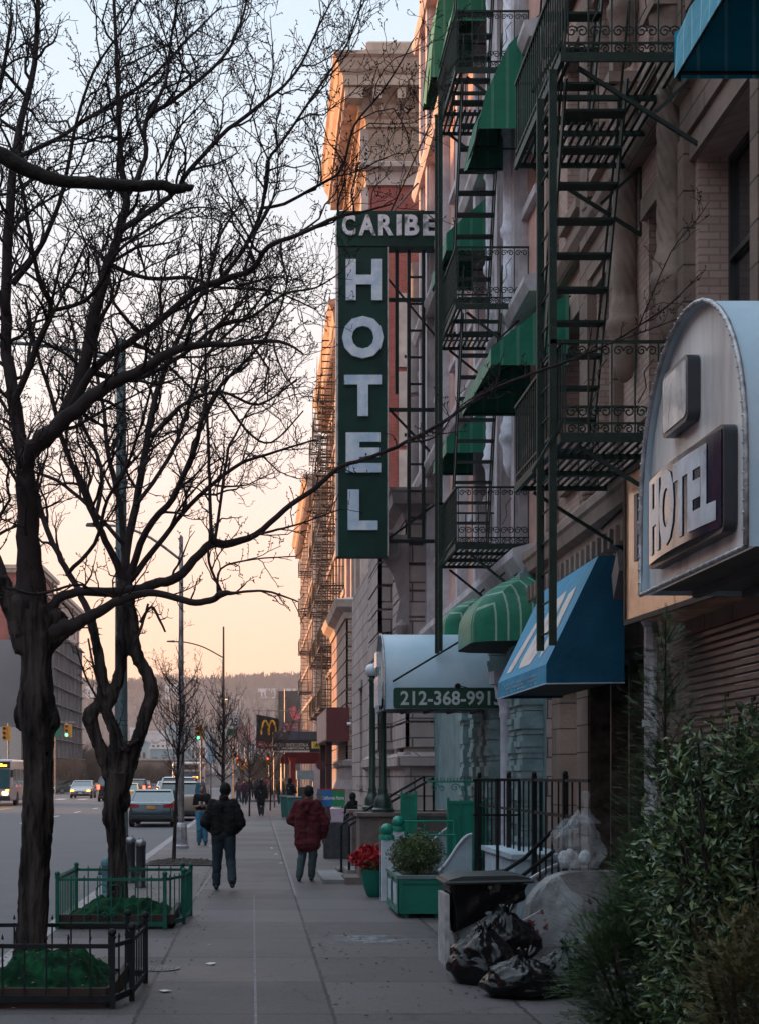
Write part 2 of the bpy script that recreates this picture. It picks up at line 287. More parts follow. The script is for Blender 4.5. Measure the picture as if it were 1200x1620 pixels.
# ---------------- ground, road, pavement ----------------
def MPAVE(name, col, jx, jy, x0, cracks=True):
    m = bpy.data.materials.new(name); m.use_nodes = True; t = m.node_tree; n = t.nodes; L = t.links.new
    b = n['Principled BSDF']; b.inputs['Specular IOR Level'].default_value = .35
    tc = n.new('ShaderNodeTexCoord'); s = n.new('ShaderNodeSeparateXYZ'); L(tc.outputs['Object'], s.inputs[0])
    def nz(sc_, det=6, r=.6):
        q = n.new('ShaderNodeTexNoise'); q.inputs['Scale'].default_value = sc_; q.inputs['Detail'].default_value = det; q.inputs['Roughness'].default_value = r; L(tc.outputs['Object'], q.inputs['Vector']); return q
    def ma(op, a, v=None, b2=None):
        q = n.new('ShaderNodeMath'); q.operation = op
        if isinstance(a, (int, float)): q.inputs[0].default_value = a
        else: L(a, q.inputs[0])
        if v is not None: q.inputs[1].default_value = v
        if b2 is not None: L(b2, q.inputs[1])
        return q.outputs[0]
    w1 = nz(7, 3); wob = ma('MULTIPLY', ma('SUBTRACT', w1.outputs['Fac'], .5), .05)
    lines = None
    for (src, per, o) in ((s.outputs[0], jx, x0), (s.outputs[1], jy, .7)):
        a = ma('ADD', src, None, wob); a = ma('SUBTRACT', a, o); a = ma('DIVIDE', a, per); a = ma('FRACT', a); a = ma('SUBTRACT', a, .5); a = ma('ABSOLUTE', a); a = ma('SUBTRACT', .5, None, a); a = ma('MULTIPLY', a, per); a = ma('LESS_THAN', a, .016)
        lines = a if lines is None else ma('MAXIMUM', lines, None, a)
    big = nz(.6, 10, .74); fine = nz(26, 6, .8)
    r = n.new('ShaderNodeValToRGB'); r.color_ramp.elements[0].position = .3; r.color_ramp.elements[1].position = .72
    r.color_ramp.elements[0].color = (*[c*.6 for c in col],1); r.color_ramp.elements[1].color = (*[c*1.3 for c in col],1); L(big.outputs['Fac'], r.inputs[0])
    # gum spots and worn specks
    vo = n.new('ShaderNodeTexVoronoi'); vo.inputs['Scale'].default_value = 2.6; L(tc.outputs['Object'], vo.inputs['Vector']); sp = ma('LESS_THAN', vo.outputs['Distance'], .07)
    vo2 = n.new('ShaderNodeTexVoronoi'); vo2.inputs['Scale'].default_value = 1.7; L(tc.outputs['Object'], vo2.inputs['Vector']); sp2 = ma('LESS_THAN', vo2.outputs['Distance'], .03)
    mr = n.new('ShaderNodeMapRange'); mr.inputs['From Min'].default_value = .3; mr.inputs['From Max'].default_value = .7; mr.inputs['To Min'].default_value = .62; mr.inputs['To Max'].default_value = 1.4; L(fine.outputs['Fac'], mr.inputs[0])
    v0 = n.new('ShaderNodeVectorMath'); v0.operation = 'SCALE'; L(r.outputs[0], v0.inputs[0]); L(mr.outputs[0], v0.inputs['Scale'])
    cx_ = n.new('ShaderNodeCombineXYZ')                       # every slab has its own tone
    for i_, (src, per, o) in enumerate(((s.outputs[0], jx, x0), (s.outputs[1], jy, .7))): L(ma('FLOOR', ma('DIVIDE', ma('SUBTRACT', src, o), per)), cx_.inputs[i_])
    wn_ = n.new('ShaderNodeTexWhiteNoise'); wn_.noise_dimensions = '2D'; L(cx_.outputs[0], wn_.inputs['Vector']); ms_ = n.new('ShaderNodeMapRange'); ms_.inputs['To Min'].default_value = .70; ms_.inputs['To Max'].default_value = 1.22; L(wn_.outputs['Value'], ms_.inputs[0])
    v = n.new('ShaderNodeVectorMath'); v.operation = 'SCALE'; L(v0.outputs[0], v.inputs[0]); L(ms_.outputs[0], v.inputs['Scale'])
    cr_ = n.new('ShaderNodeTexVoronoi'); cr_.feature = 'DISTANCE_TO_EDGE'; cr_.inputs['Scale'].default_value = .42; wv = n.new('ShaderNodeVectorMath'); wv.operation = 'MULTIPLY_ADD'; nzc = nz(3.0, 5); L(nzc.outputs['Color'], wv.inputs[0]); wv.inputs[1].default_value = (.45,.45,0); L(tc.outputs['Object'], wv.inputs[2]); L(wv.outputs[0], cr_.inputs['Vector'])
    crk = ma('MULTIPLY', ma('LESS_THAN', cr_.outputs['Distance'], .0045), None, ma('GREATER_THAN', nz(.5,2).outputs['Fac'], .5))
    def mix(f, c0, c1):
        q = n.new('ShaderNodeMix'); q.data_type = 'RGBA'; L(f, q.inputs[0]); L(c0, q.inputs[6]); q.inputs[7].default_value = (*c1,1); return q.outputs[2]
    c = mix(ma('MULTIPLY', sp, .6), v.outputs[0], tuple(k*.4 for k in col)); c = mix(ma('MULTIPLY', sp2, .8), c, (.4,.38,.38)); c = mix(ma('MULTIPLY', crk, .6), c, (.02,.018,.02)); c = mix(ma('MULTIPLY', lines, .9), c, (.015,.013,.015))
    L(c, b.inputs['Base Color'])
    rr = n.new('ShaderNodeMapRange'); rr.inputs['From Min'].default_value = .3; rr.inputs['From Max'].default_value = .7; rr.inputs['To Min'].default_value = .5; rr.inputs['To Max'].default_value = .8; L(big.outputs['Fac'], rr.inputs[0]); L(rr.outputs[0], b.inputs['Roughness'])
    h = ma('ADD', ma('MULTIPLY', fine.outputs['Fac'], .35), None, ma('MULTIPLY', lines, -1.0)); h = ma('ADD', h, None, ma('MULTIPLY', nz(14, 4).outputs['Fac'], .4))
    bp = n.new('ShaderNodeBump'); bp.inputs['Strength'].default_value = .6; bp.inputs['Distance'].default_value = .012; L(h, bp.inputs['Height']); L(bp.outputs[0], b.inputs['Normal'])
    MT[name] = m; return m
pave = MPAVE('sidewalk_concrete', (.088,.074,.077), 1.52, 1.85, -.92)
ground = MB(); ground.box(-850, 280, -75, 1150, -1.2, -.16); struct('ground', ground, M('earth', (.09,.075,.06), .95, .3, .05))
r = MB(); r.box(-28, -2.62, -60, 420, -.9, -.13); r.box(-2.62, 90, 97, 117, -.9, -.1335); r.box(-190, -28, 95, 128, -.9, -.1335); struct('road', r, asphalt)
s_ = MB()
s_.box(-2.40, 14, -12, 96.8, -.8, 0); s_.box(-2.40, 40, 117.2, 330, -.8, 0); struct('sidewalk', s_, pave)
s_ = MB(); s_.box(-60, -28, -60, 95, -.8, 0); s_.box(-60, -28, 128, 330, -.8, 0); struct('far_sidewalk', s_, pave)
k = MB()
for (a, b_) in ((-12, 96.8), (117.2, 330)):
    y = a
    while y < min(b_, 150): k.box(-2.60, -2.404, y, min(y+2.9, b_), -.7, .006 if False else .004); y += 2.92
k.box(-28.2, -28, -60, 95, -.7, .004)
struct('kerb', k, M('kerb_granite', (.24,.22,.23), .75, .25, 5, .3, 40))
mk = MB(); y = 26
while y < 240:
    if not 92 < y < 132: mk.box(-9.92, -9.78, y, y+2.8, -.129, -.126)
    y += 9.4
mk.box(-5.0, -4.9, 22, 24.5, -.129, -.126)
for i in range(6): mk.box(-21+i*1.9, -20.2+i*1.9, 129, 132.5, -.129, -.126)
struct('lane_marking', mk, M('road_paint', (.5,.48,.48), .7, .3, 12, .1))
mk = MB(); mk.box(-15.45, -15.32, -20, 94, -.129, -.126); mk.box(-15.15, -15.02, -20, 94, -.129, -.126); struct('yellow_line', mk, M('yellow_paint', (.5,.26,.04), .7, .25, 9, .1))
mk = MB(); mk.add([(.60,23.5,.003),(.64,23.5,.003),(.70,60,.003),(.66,60,.003)],[(0,1,2,3)]); mk.add([(-.93,23.4,.003),(-.895,23.4,.003),(-.80,30,.003),(-.835,30,.003)],[(0,1,2,3)])
mk.add([(.0,8,.003),(.022,8,.003),(.0,15,.003),(-.02,23.5,.003),(-.035,23.5,.003),(-.02,15,.003)],[(0,1,2,3,4,5)])
struct('pavement_seam', mk, M('seam_mortar', (.17,.155,.165), .9, .5, 12, .1))
# wet patch by the planter, manhole, bits of litter
mk = MB(); mk.add([(1.15+.62*cos(a)*(1+.25*sin(3*a)), 17.2+.8*sin(a)*(1+.2*cos(2*a)), .004) for a in [i*pi/10 for i in range(20)]], [tuple(range(20))])
so_ = struct('chalky_stain', mk, M('chalky_stain', (.11,.11,.12), .55, .1, 7, .1, 30, col2=(.33,.36,.40), lo=.42, hi=.62))
_m = MT['chalky_stain']; _n = _m.node_tree.nodes; _L = _m.node_tree.links.new; _t = _n.new('ShaderNodeTexCoord'); _z = _n.new('ShaderNodeTexNoise'); _z.inputs['Scale'].default_value = 3.0; _z.inputs['Detail'].default_value = 7; _L(_t.outputs['Object'], _z.inputs['Vector'])
_d = _n.new('ShaderNodeVectorMath'); _d.operation = 'DISTANCE'; _d.inputs[1].default_value = (1.25,17.2,0); _L(_t.outputs['Object'], _d.inputs[0]); _r = _n.new('ShaderNodeMapRange'); _r.inputs['From Min'].default_value = 0; _r.inputs['From Max'].default_value = .85; _r.inputs['To Min'].default_value = .75; _r.inputs['To Max'].default_value = -.6; _L(_d.outputs['Value'], _r.inputs[0])
_a = _n.new('ShaderNodeMath'); _a.operation = 'MULTIPLY_ADD'; _a.use_clamp = True; _a.inputs[1].default_value = 2.2; _L(_z.outputs['Fac'], _a.inputs[0]); _b = _n.new('ShaderNodeMath'); _b.operation = 'SUBTRACT'; _b.inputs[1].default_value = 1.0; _L(_r.outputs[0], _b.inputs[0]); _L(_b.outputs[0], _a.inputs[2]); _L(_a.outputs[0], _n['Principled BSDF'].inputs['Alpha'])
mh = MB(); mh.lathe([(.16,.0),(.205,.002),(.205,.012),(.175,.014),(.17,.008),(.02,.008)], -.93, 14.55, 28)
for i in range(-4,5):
    for j in range(-4,5):
        if i*i+j*j < 17: mh.box(-.93+i*.035-.011, -.93+i*.035+.011, 14.55+j*.035-.011, 14.55+j*.035+.011, .008, .015)
tag(obj('manhole_cover', mh, M('cast_iron', (.13,.12,.12), .5, .4, 20, .3, 60, metal=.4), loc=None), 'small round iron cover in the pavement beside the black tree guard', 'manhole cover')
rng = random.Random(5)
paper = M('litter_paper', (.5,.48,.46), .8)
LIT = ['torn white paper scrap on the pavement near the kerb','small white scrap lying by the middle seam of the pavement','pale wrapper scrap ahead of the man in black','white ticket lying close to the tree guard','tiny white scrap behind the man in the red coat','folded paper scrap near the girl in jeans']
for (px, py), lb in zip(((333,1526),(445,1366),(430,1342),(262,1569),(437,1352),(334,1339)), LIT):
    d = H*F/(py-HY); x = XP(px, d); q = MB(); n_ = 7
    q.add([(x+rng.uniform(.03,.07)*cos(2*pi*i/n_), d+rng.uniform(.04,.1)*sin(2*pi*i/n_), .004+rng.uniform(0,.012)) for i in range(n_)]+[(x,d,.02)], [(i,(i+1)%n_,n_) for i in range(n_)])
    tag(obj('litter', q, paper, loc=None), lb, 'litter', 'scraps of litter on the pavement')

# ---------------- right-hand buildings ----------------
# A: pink brick row house with brownstone columns (nearest)
XA = 4.28
A = thing('brick_rowhouse', 'pinkish brick row house with brown stone trim and twisted columns behind the near fire escape', 'building', (XA, 6, 0))
wall = MB(); winA = []
for z in (5.85, 9.45, 13.05, 16.6):
    for (a, b_) in ((9.6,10.9),(12.9,14.7),(15.75,16.55),(18.0,19.0),(20.0,20.9)): winA.append((a, b_, z, z+2.0 if b_-a > 1.2 else z+2.1))
gridwall(wall, 'X', XA, -6, 22, 5.05, 20, winA, .38)
wall.quad((XA,-6,0),(14,-6,0),(14,-6,20),(XA,-6,20)); wall.quad((XA,22,5.05),(14,22,5.05),(14,22,20),(XA,22,20)); wall.quad((XA,-6,20),(14,-6,20),(14,22,20),(XA,22,20))
obj('wall', wall, pinkbrick, A)
for (a, b_, z, z1) in winA: window(A, 'X', XA, a, b_, z, z1, .38, darkframe if b_-a>1.2 else whiteframe, brownstone)
gf = MB(); gridwall(gf, 'X', XA, -6, 22, 0, 5.05, [(16.7,19.6,0.25,3.3),(9.2,15.0,.5,3.2),(20.3,21.4,.8,3.2)], .45)
obj('ground_floor_wall', gf, brownblk, A)
tr = MB()   # piers, string courses, lintel blocks between the bays
for z in (8.78, 12.4, 16.0):
    tr.prism([(XA+.02,z-.16),(XA-.12,z-.16),(XA-.20,z-.02),(XA-.20,z+.10),(XA-.08,z+.18),(XA+.02,z+.18)], 'Y', -6, 22)
for z in (5.85, 9.45, 13.05):
    for (a, b_) in ((12.9,14.7),(18.0,19.0)):
        tr.prism([(XA+.02,z+2.25),(XA-.10,z+2.25),(XA-.10,z+2.62),(XA-.17,z+2.66),(XA-.17,z+2.78),(XA+.02,z+2.82)], 'Y', a-.3, b_+.3)
        for y in (a-.3, b_+.1): tr.box(XA-.12, XA+.02, y, y+.2, z-.3, z+2.25); tr.lathe([(.02,z-.55),(.09,z-.5),(.11,z-.42),(.1,z-.34)], XA-.06, y+.1, 10)
tr.box(XA-.09, XA+.01, 19.3, 19.7, 5.1, 19.9); tr.box(XA-.09, XA+.01, 21.5, 22.0, 5.1, 19.9)
obj('stone_trim', tr, brownblk, A)
def column(root, x, y, z0, z1, r, mat, twist_top=None, name='column'):
    mb = MB(); tt = twist_top if twist_top else z1-.35
    N = max(8, int((tt-z0-.3)/.022))
    tw = lambda th, z: (.86+.16*abs(sin(4*th+z*15))**.7) if z0+.42 < z < tt-.02 else 1
    prof = [(.02,z0-.55),(r*.55,z0-.5),(r*.95,z0-.3),(r*1.0,z0-.08),(r*1.15,z0),(r*1.38,z0+.06),(r*1.38,z0+.14),(r*1.15,z0+.2),(r*1.22,z0+.28),(r,z0+.36)]
    prof += [(r*.95, z0+.43+(tt-z0-.5)*i/N) for i in range(N+1)]
    if twist_top: prof += [(r,tt+.02),(r*1.22,tt+.06),(r*1.25,tt+.16),(r*1.05,tt+.2),(r*.98,tt+.3),(r*.95,z1-.35)]
    prof += [(r*1.05,z1-.3),(r*1.2,z1-.26),(r*1.1,z1-.2),(r*1.45,z1-.05),(r*1.5,z1)]
    mb.lathe(prof, x, y, 64, tw); mb.box(x-r*1.6, x+r*1.9, y-r*1.6, y+r*1.6, z1, z1+.12)
    return obj(name, mb, mat, root, smooth=True, angle=50)
for (y, zs) in ((15.25,(6.75,10.4,14.0)),(17.15,(6.85,10.4,14.0))):
    for z in zs: column(A, XA-.12, y, z, z+2.75 if z < 7 else z+2.9, .145, brownstone)
# shop cornice with dentils
cn = MB(); XS = 3.92
cn.prism([(XA-.02,4.62),(XS+.16,4.62),(XS+.16,4.80),(XS+.06,4.84),(XS+.03,4.98),(XS,5.02),(XS,5.12),(XS+.08,5.20),(XA-.02,5.26)], 'Y', 7, 22.4)
cn.box(XS+.2, XA-.01, 7, 22.4, 4.1, 4.616)
y = 7.05
while y < 22.2: cn.box(XS+.02, XS+.199, y, y+.1, 4.40, 4.612); y += .3
obj('shop_cornice', cn, brownstone, A)
# shop door behind the blue awning, with a vertical sticker
dr = MB(); dr.box(XA+.30, XA+.36, 16.72, 17.5, .25, 3.2); dr.box(XA+.30, XA+.36, 17.56, 18.4, .25, 3.2); dr.box(XA+.3, XA+.36, 18.46, 19.55, .25, 3.2)
dro = obj('shop_door', dr, M('dark_door', (.018,.014,.014), .3, .4, 3, .1, spec=.6), A)
hd = MB(); hd.tube([(XA+.24,17.62,1.1),(XA+.2,17.62,1.15),(XA+.2,17.62,1.5),(XA+.24,17.62,1.55)], .015, 6); obj('handle', hd, M('steel', (.4,.4,.42), .3, .1, 5, .05, metal=.9), dro)
fr = MB()
for y in (16.66, 17.5, 18.4, 19.56): fr.box(XA+.02, XA+.30, y, y+.055, .25, 3.3)
fr.box(XA+.02, XA+.3, 16.7, 19.6, 3.2, 3.29); obj('door_frame', fr, M('worn_metal', (.10,.08,.07), .4, .6, 6, .2, metal=.5), A)
# second doorway bay and white pipe
pp = MB(); pp.tube([(3.98,15.3,0),(3.98,15.3,3.35),(3.9,15.3,3.5),(3.9,15.3,3.75)], .075, 12); pp.tube([(3.98,15.3,2.35),(3.98,15.3,2.42)], .095, 12); obj('drain_pipe', pp, M('galvanised', (.42,.43,.46), .4, .2, 4, .1, metal=.4), A)
# rolled steel shutter of the near shop
def MSHUT():
    m = M('shutter_steel', (.13,.10,.085), .33, .45, 2.5, .0, metal=.6, col2=(.20,.16,.14)); return m
sh = MB(); z = .5; i = 0
while z < 3.2:
    sh.prism([(XA-.02,z),(XA-.06,z+.012),(XA-.06,z+.05),(XA-.02,z+.062)], 'Y', 9.25, 14.9); z += .07
shp = obj('roller_shutter', sh, MSHUT(), A)

# B: painted stone house with white columns and green awnings
XB = 4.2
B = thing('painted_rowhouse', 'pink stucco and pale stone row house with white twisted columns and green awnings', 'building', (XB, 22, 0))
wall = MB(); winB = []
for z in (6.9, 10.6, 14.2, 17.9):
    for (a, b_) in ((22.5,23.4),(26.4,27.5),(28.3,29.4),(31.2,32.3),(34.0,35.0)): winB.append((a, b_, z, z+2.0))
gridwall(wall, 'X', XB, 22, 38, 5.3, 25, winB, .3)
wall.quad((XB,22,20),(14,22,20),(14,22,25),(XB,22,25)); wall.quad((XB,38,0),(14,38,0),(14,38,25),(XB,38,25)); wall.quad((XB,22,25),(14,22,25),(14,38,25),(XB,38,25))
obj('wall', wall, pinkstucco, B)
for (a, b_, z, z1) in winB: window(B, 'X', XB, a, b_, z, z1, .3, whiteframe, paintstone)
pl = MB()
for y in (23.5, 25.2, 26.0, 27.7, 30.2, 33.0, 35.6, 37.0): pl.box(XB-.14, XB+.01, y, y+.42, 5.35, 24.9); pl.box(XB-.2, XB-.14, y+.06, y+.36, 5.4, 24.8)
for z in (9.0, 12.7, 16.3, 20.0): pl.prism([(XB+.01,z-.1),(XB-.25,z-.1),(XB-.32,z+.04),(XB-.32,z+.12),(XB+.01,z+.2)], 'Y', 22.02, 37.98)
pl.prism([(XB+.01,4.9),(XB-.3,4.9),(XB-.42,5.1),(XB-.42,5.22),(XB+.01,5.34)], 'Y', 22.42, 37.98)
obj('stone_trim', pl, paintstone, B)
for y in (24.0, 25.8):
    for (z, z1, tt) in ((7.1, 12.3, 10.35), (13.0, 16.1, None)): column(B, XB-.16, y, z, z1, .15, M('white_column_paint', (.66,.66,.74), .6, .25, 5, .3, 18), tt)
rg = MB(); gridwall(rg, 'X', XB, 22, 36, 0, 4.9, [(26.0,27.0,.3,3.0),(29.3,31.3,.2,3.3)], .6); obj('ground_floor_wall', rg, M('teal_wall_paint', (.12,.19,.2), .7, .3, 2, .3, 14), B)
tealst = M('teal_rough_stone', (.13,.20,.21), .75, .35, 3, .9, 9, col2=(.24,.34,.35))
rr = random.Random(3)
for y in (22.3, 23.05, 25.4, 26.2, 27.3, 28.6):
    q = MB(); z = 0; 
    while z < 4.85:
        h_ = .34; n_ = 4
        for i in range(n_):
            za, zb = z+h_*i/n_, z+h_*(i+1)/n_; e = .10+.06*sin(pi*(i+.5)/n_)+rr.uniform(-.015,.02)
            q.box(XB-e-.18, XB-.002, y-e*.4, y+.34+e*.4, za, zb)
        z += h_+.012
    obj('rusticated_pier', q, tealst, B)
cp = MB(); cp.lathe([(.17,0),(.17,.25),(.13,.32),(.115,.5),(.11,2.75),(.13,2.8),(.13,2.86),(.12,2.9),(.20,3.2),(.22,3.3)], 3.95, 23.9, 24); cp.box(3.7,4.19,23.65,24.15,3.3,3.5)
obj('porch_column', cp, M('white_paint', (.5,.5,.58), .55, .15, 5, .2, 20), B, smooth=True, angle=50)

# E: grey stone house with projecting rusticated base and scroll bracket
E = thing('stone_house', 'grey stone house with projecting rusticated base and scroll bracket behind the hotel sign', 'building', (3.6, 36, 0))
q = MB()
gridwall(q, 'X', 3.62, 36, 40, 0, 7.9, [(37.4,38.6,1.6,4.6)], .3); gridwall(q, 'Y', 36, 3.62, 14, 0, 7.9, [], .3)
q.quad((3.62,36,7.9),(14,36,7.9),(14,40,7.9),(3.62,40,7.9))
gridwall(q, 'X', 3.3, 40.002, 52, 0, 7.9, [(43,44.2,1.6,4.6),(47,48.2,1.6,4.6)], .3); q.quad((3.3,40.002,0),(3.62,40.002,0),(3.62,40.002,7.9),(3.3,40.002,7.9)); q.quad((3.3,40.002,7.9),(14,40.002,7.9),(14,52,7.9),(3.3,52,7.9)); q.quad((3.3,52,0),(14,52,0),(14,52,7.9),(3.3,52,7.9))
obj('base_wall', q, stoneblk, E)
q = MB(); wE = [(40.5,41.6,z,z+2) for z in (9.2,12.6)]
gridwall(q, 'X', 4.75, 38.05, 43.4, 7.95, 16.5, wE, .3); q.quad((4.75,38.05,7.95),(14,38.05,7.95),(14,38.05,16.5),(4.75,38.05,16.5)); q.quad((4.75,38.05,16.5),(14,38.05,16.5),(14,43.4,16.5),(4.75,43.4,16.5)); q.quad((4.75,43.4,7.95),(14,43.4,7.95),(14,43.4,16.5),(4.75,43.4,16.5))
obj('upper_wall', q, greystone, E)
for w4 in wE: window(E, 'X', 4.75, *w4, .3, whiteframe, greystone)
for w4 in ((43,44.2,1.6,4.6),(47,48.2,1.6,4.6)): window(E, 'X', 3.3, *w4, .3, darkframe, greystone)
window(E, 'X', 3.62, 37.4, 38.6, 1.6, 4.6, .3, darkframe, greystone)
q = MB()
for z in (2.35, 2.75): pass
for (x, y0) in ((3.62, 36), (3.3, 40.002)):
    q.prism([(x,1.0),(x-.05,1.0),(x-.14,1.9),(x-.14,2.0),(x-.28,2.1),(x-.28,2.28),(x-.1,2.42),(x,2.42)][::-1], 'Y', y0-.2, y0+3.7)
    q.box(x-.14, x+1.6, y0-.14, y0-.002, 0, 2.1); q.prism([(y0,2.1),(y0-.30,2.1),(y0-.30,2.28),(y0-.12,2.42),(y0,2.42)], 'X', x-.28, x+1.7)
for i in range(9):
    z = 2.55+i*.62
    for (x, y0, x1) in ((3.62,36,4.6),(3.3,40.002,3.61)): q.box(x-.09, x1, y0-.09, y0-.003, z, z+.56); q.box(x-.09, x-.003, y0-.09, y0+3.4, z, z+.56)
obj('rustication', q, stoneblk, E)
cornice(E, 3.62, 4.7, 36, 40.5, [(0,7.9),(.12,7.92),(.18,8.1),(.42,8.25),(.45,8.5),(.5,8.55),(.5,8.62),(0,8.7)], greystone)
q = MB(); pts = []
for i in range(40):
    t = i/39*2.6*pi; rr_ = .34*(1-i/52); pts.append((3.2+cos(t+pi*.5)*rr_*.9, 35.75, 7.25+sin(t+pi*.5)*rr_))
q.tube(pts, [.085*(1-.6*i/39) for i in range(40)], 6)
q.prism([(3.0,7.55),(3.6,7.55),(3.6,5.2),(3.42,5.2),(3.28,5.5),(3.38,6.0),(3.22,6.6),(2.95,7.0),(2.88,7.3)], 'Y', 35.78, 36.0-.15)
q.lathe([(.02,5.25-.2),(.14,5.25),(.16,5.4),(.05,5.55)], 3.42, 35.8, 12)
obj('scroll_bracket', q, greystone, E, smooth=True, angle=40)
q = MB()
for y in (38.1, 39.8, 42.6): q.lathe([(.2,8.75),(.26,8.8),(.26,8.95),(.19,9.0),(.18,12.0),(.2,12.1),(.28,12.35),(.28,12.45)], 4.5, y, 16); q.lathe([(.18,12.6),(.17,15.8),(.26,16.1),(.26,16.2)], 4.5, y, 16)
obj('pilaster', q, greystone, E, smooth=True, angle=50)

# C: big red brick apartment house with tan cornice
XC = 4.75
Cb = thing('brick_apartment_house', 'tall red brick apartment house with big tan cornice rising behind the hotel sign', 'building', (XC, 64, 0))
wC = [(66,67.2),(69,70.2),(72.4,73.6)]; wn = []
for z in (9.9,13.2,16.5,19.8,23.1): wn += [(a,b_,z,z+2.0) for a,b_ in wC]
q = MB(); gridwall(q, 'X', XC, 64, 76, 9.1, 26.8, wn, .3)
wny = [(6.35,7.25,z,z+2.2) for z in (9.7,13.0,16.3,19.6)]+[(8.9,9.9,z,z+2.2) for z in (9.7,13.0,16.3,19.6)]
gridwall(q, 'Y', 64, XC, 18, 9.1, 26.8, wny, .3)
q.quad((XC,76,0),(18,76,0),(18,76,31),(XC,76,31)); q.quad((XC,64,31),(18,64,31),(18,76,31),(XC,76,31))
obj('wall', q, redbrick, Cb)
q = MB(); at = [(a,b_,27.9,29.1) for a,b_ in wC]; aty = [(7.4,8.3,27.9,29.15),(9.9,10.8,27.9,29.15)]
gridwall(q, 'X', XC, 64, 76, 26.8, 31, at, .3); gridwall(q, 'Y', 64, XC, 18, 26.8, 31, aty, .3)
obj('attic_wall', q, litbrick, Cb)
for w4 in wn+at: window(Cb, 'X', XC, *w4, .3, whiteframe, limestone)
for w4 in wny+aty:
    window(Cb, 'Y', 64, *w4, .3, whiteframe, limestone)
q = MB()
for w4 in wny[:4]: q.box(w4[0]-.35, w4[0]-.02, 63.9, 63.998, w4[2]-.5, w4[3]+.4); q.box(w4[1]+.02, w4[1]+.35, 63.9, 63.998, w4[2]-.5, w4[3]+.4); q.box(w4[0]-.02,w4[1]+.02,63.92,63.998,w4[2]-.9,w4[2]-.2)
for w4 in aty: q.box(w4[0]-.4, w4[0]-.02, 63.9, 63.998, 27.75, 29.18); q.box(w4[1]+.02, w4[1]+.4, 63.9, 63.998, 27.75, 29.18)
for y in (64.0, 67.6, 70.6, 74.6): q.box(XC-.3, XC+.01, y+.01, y+.9, 9.5, 26.7); q.box(XC-.35, XC+.01, y+.01, y+.9, 27.75, 29.18)
obj('stone_trim', q, limestone, Cb)
cornice(Cb, XC, 18, 64, 76, [(0,26.75),(.12,26.75),(.12,27.3),(.22,27.36),(.42,27.42),(.45,27.58),(.3,27.68),(0,27.72)], limestone, name='band_course')
cornice(Cb, XC, 18, 64, 76, [(0,29.2),(.12,29.2),(.15,29.5),(.3,29.6),(.3,30.1),(.5,30.4),(1.15,30.5),(1.15,30.9),(1.3,31.1),(1.42,31.5),(1.55,31.6),(1.55,31.75),(0,32.3)], corn,
        [(.3,.46,29.66,29.95,.16,.33),(.3,1.05,30.0,30.45,.35,1.0)])
cornice(Cb, XC, 18, 64.3, 75.5, [(.1,32.2),(.1,32.9),(0,33)], corn, name='parapet')
q = MB(); gridwall(q, 'X', 3.88, 64, 76, 2.4, 8.6, [(66,67.4,4.8,7.6),(70,71.4,4.8,7.6)], .4); gridwall(q, 'Y', 64, 3.88, 18, 2.4, 8.6, [(4.35,4.75,3.0,6.2)], .25)
q.quad((3.88,76,0),(XC,76,0),(XC,76,8.6),(3.88,76,8.6)); obj('base_wall', q, MBRICK('base_brick', (.40,.29,.25),(.33,.24,.21),(.16,.12,.11),.5,.13,.01), Cb)
q = MB()
for i in range(10): q.box(3.80, 5.0, 63.92, 63.998, 2.55+i*.6, 3.08+i*.6) if i*.6+2.55 < 8.3 else None; q.box(3.80,3.879,63.92,76,2.55+i*.6,3.08+i*.6) if i*.6+2.55 < 8.3 else None
obj('rustication', q, MT['base_brick'], Cb)
cornice(Cb, 3.88, 18, 64, 76, [(0,8.5),(.15,8.5),(.2,8.75),(.5,8.95),(.55,9.1),(.6,9.25),(0,9.4)], limestone, name='base_cornice')
cornice(Cb, 3.88, 18, 64, 76, [(0,0),(.25,0),(.25,1.3),(.1,1.7),(.1,2.2),(.25,2.3),(.25,2.5),(0,2.6)], greystone, name='plinth')

# D1 and D2: buff buildings lit by the low sun
def lit_block(name, label, Xf, d0, d1, ztop, ch, cols, floors, z0=5.0, Xend=20, prj=1.1):
    R = thing(name, label, 'building', (Xf, d0, 0)); q = MB(); wn = []
    hgt = (ztop-ch-z0)/floors
    for k_ in range(floors):
        for c_ in range(cols):
            a = d0+(d1-d0)*(c_+.5)/cols; wn.append((a-.6, a+.6, z0+k_*hgt+.8, z0+k_*hgt+.8+min(2.0,hgt-1.2)))
    gridwall(q, 'X', Xf, d0, d1, z0, ztop-ch*.4, wn, .35)
    q.quad((Xf,d0,z0),(Xend,d0,z0),(Xend,d0,ztop-.5),(Xf,d0,ztop-.5)); q.quad((Xf,d1,0),(Xend,d1,0),(Xend,d1,ztop-.5),(Xf,d1,ztop-.5)); q.quad((Xf,d0,ztop-.5),(Xend,d0,ztop-.5),(Xend,d1,ztop-.5),(Xf,d1,ztop-.5))
    obj('wall', q, litbrick, R)
    for w4 in wn: window(R, 'X', Xf, *w4, .35, whiteframe, limestone)
    q = MB()
    for c_ in range(cols+1):
        a = d0+(d1-d0)*c_/cols; q.box(Xf-.22, Xf+.01, max(d0,a-.5), min(d1,a+.5), z0, ztop-ch)
    for k_ in range(floors): q.box(Xf-.3, Xf+.01, d0+.01, d1-.01, z0+k_*hgt-.12, z0+k_*hgt+.15)
    obj('stone_trim', q, limestone, R)
    z = ztop-ch
    cornice(R, Xf, Xend, d0, d1, [(0,z),(.15,z),(.2,z+.2*ch),(.35,z+.3*ch),(prj*.75,z+.5*ch),(prj*.8,z+.7*ch),(prj,z+.85*ch),(prj,z+ch-.1),(0,z+ch)], corn, [(.2,prj*.7,z+.15*ch,z+.47*ch,.25,.75)])
    return R
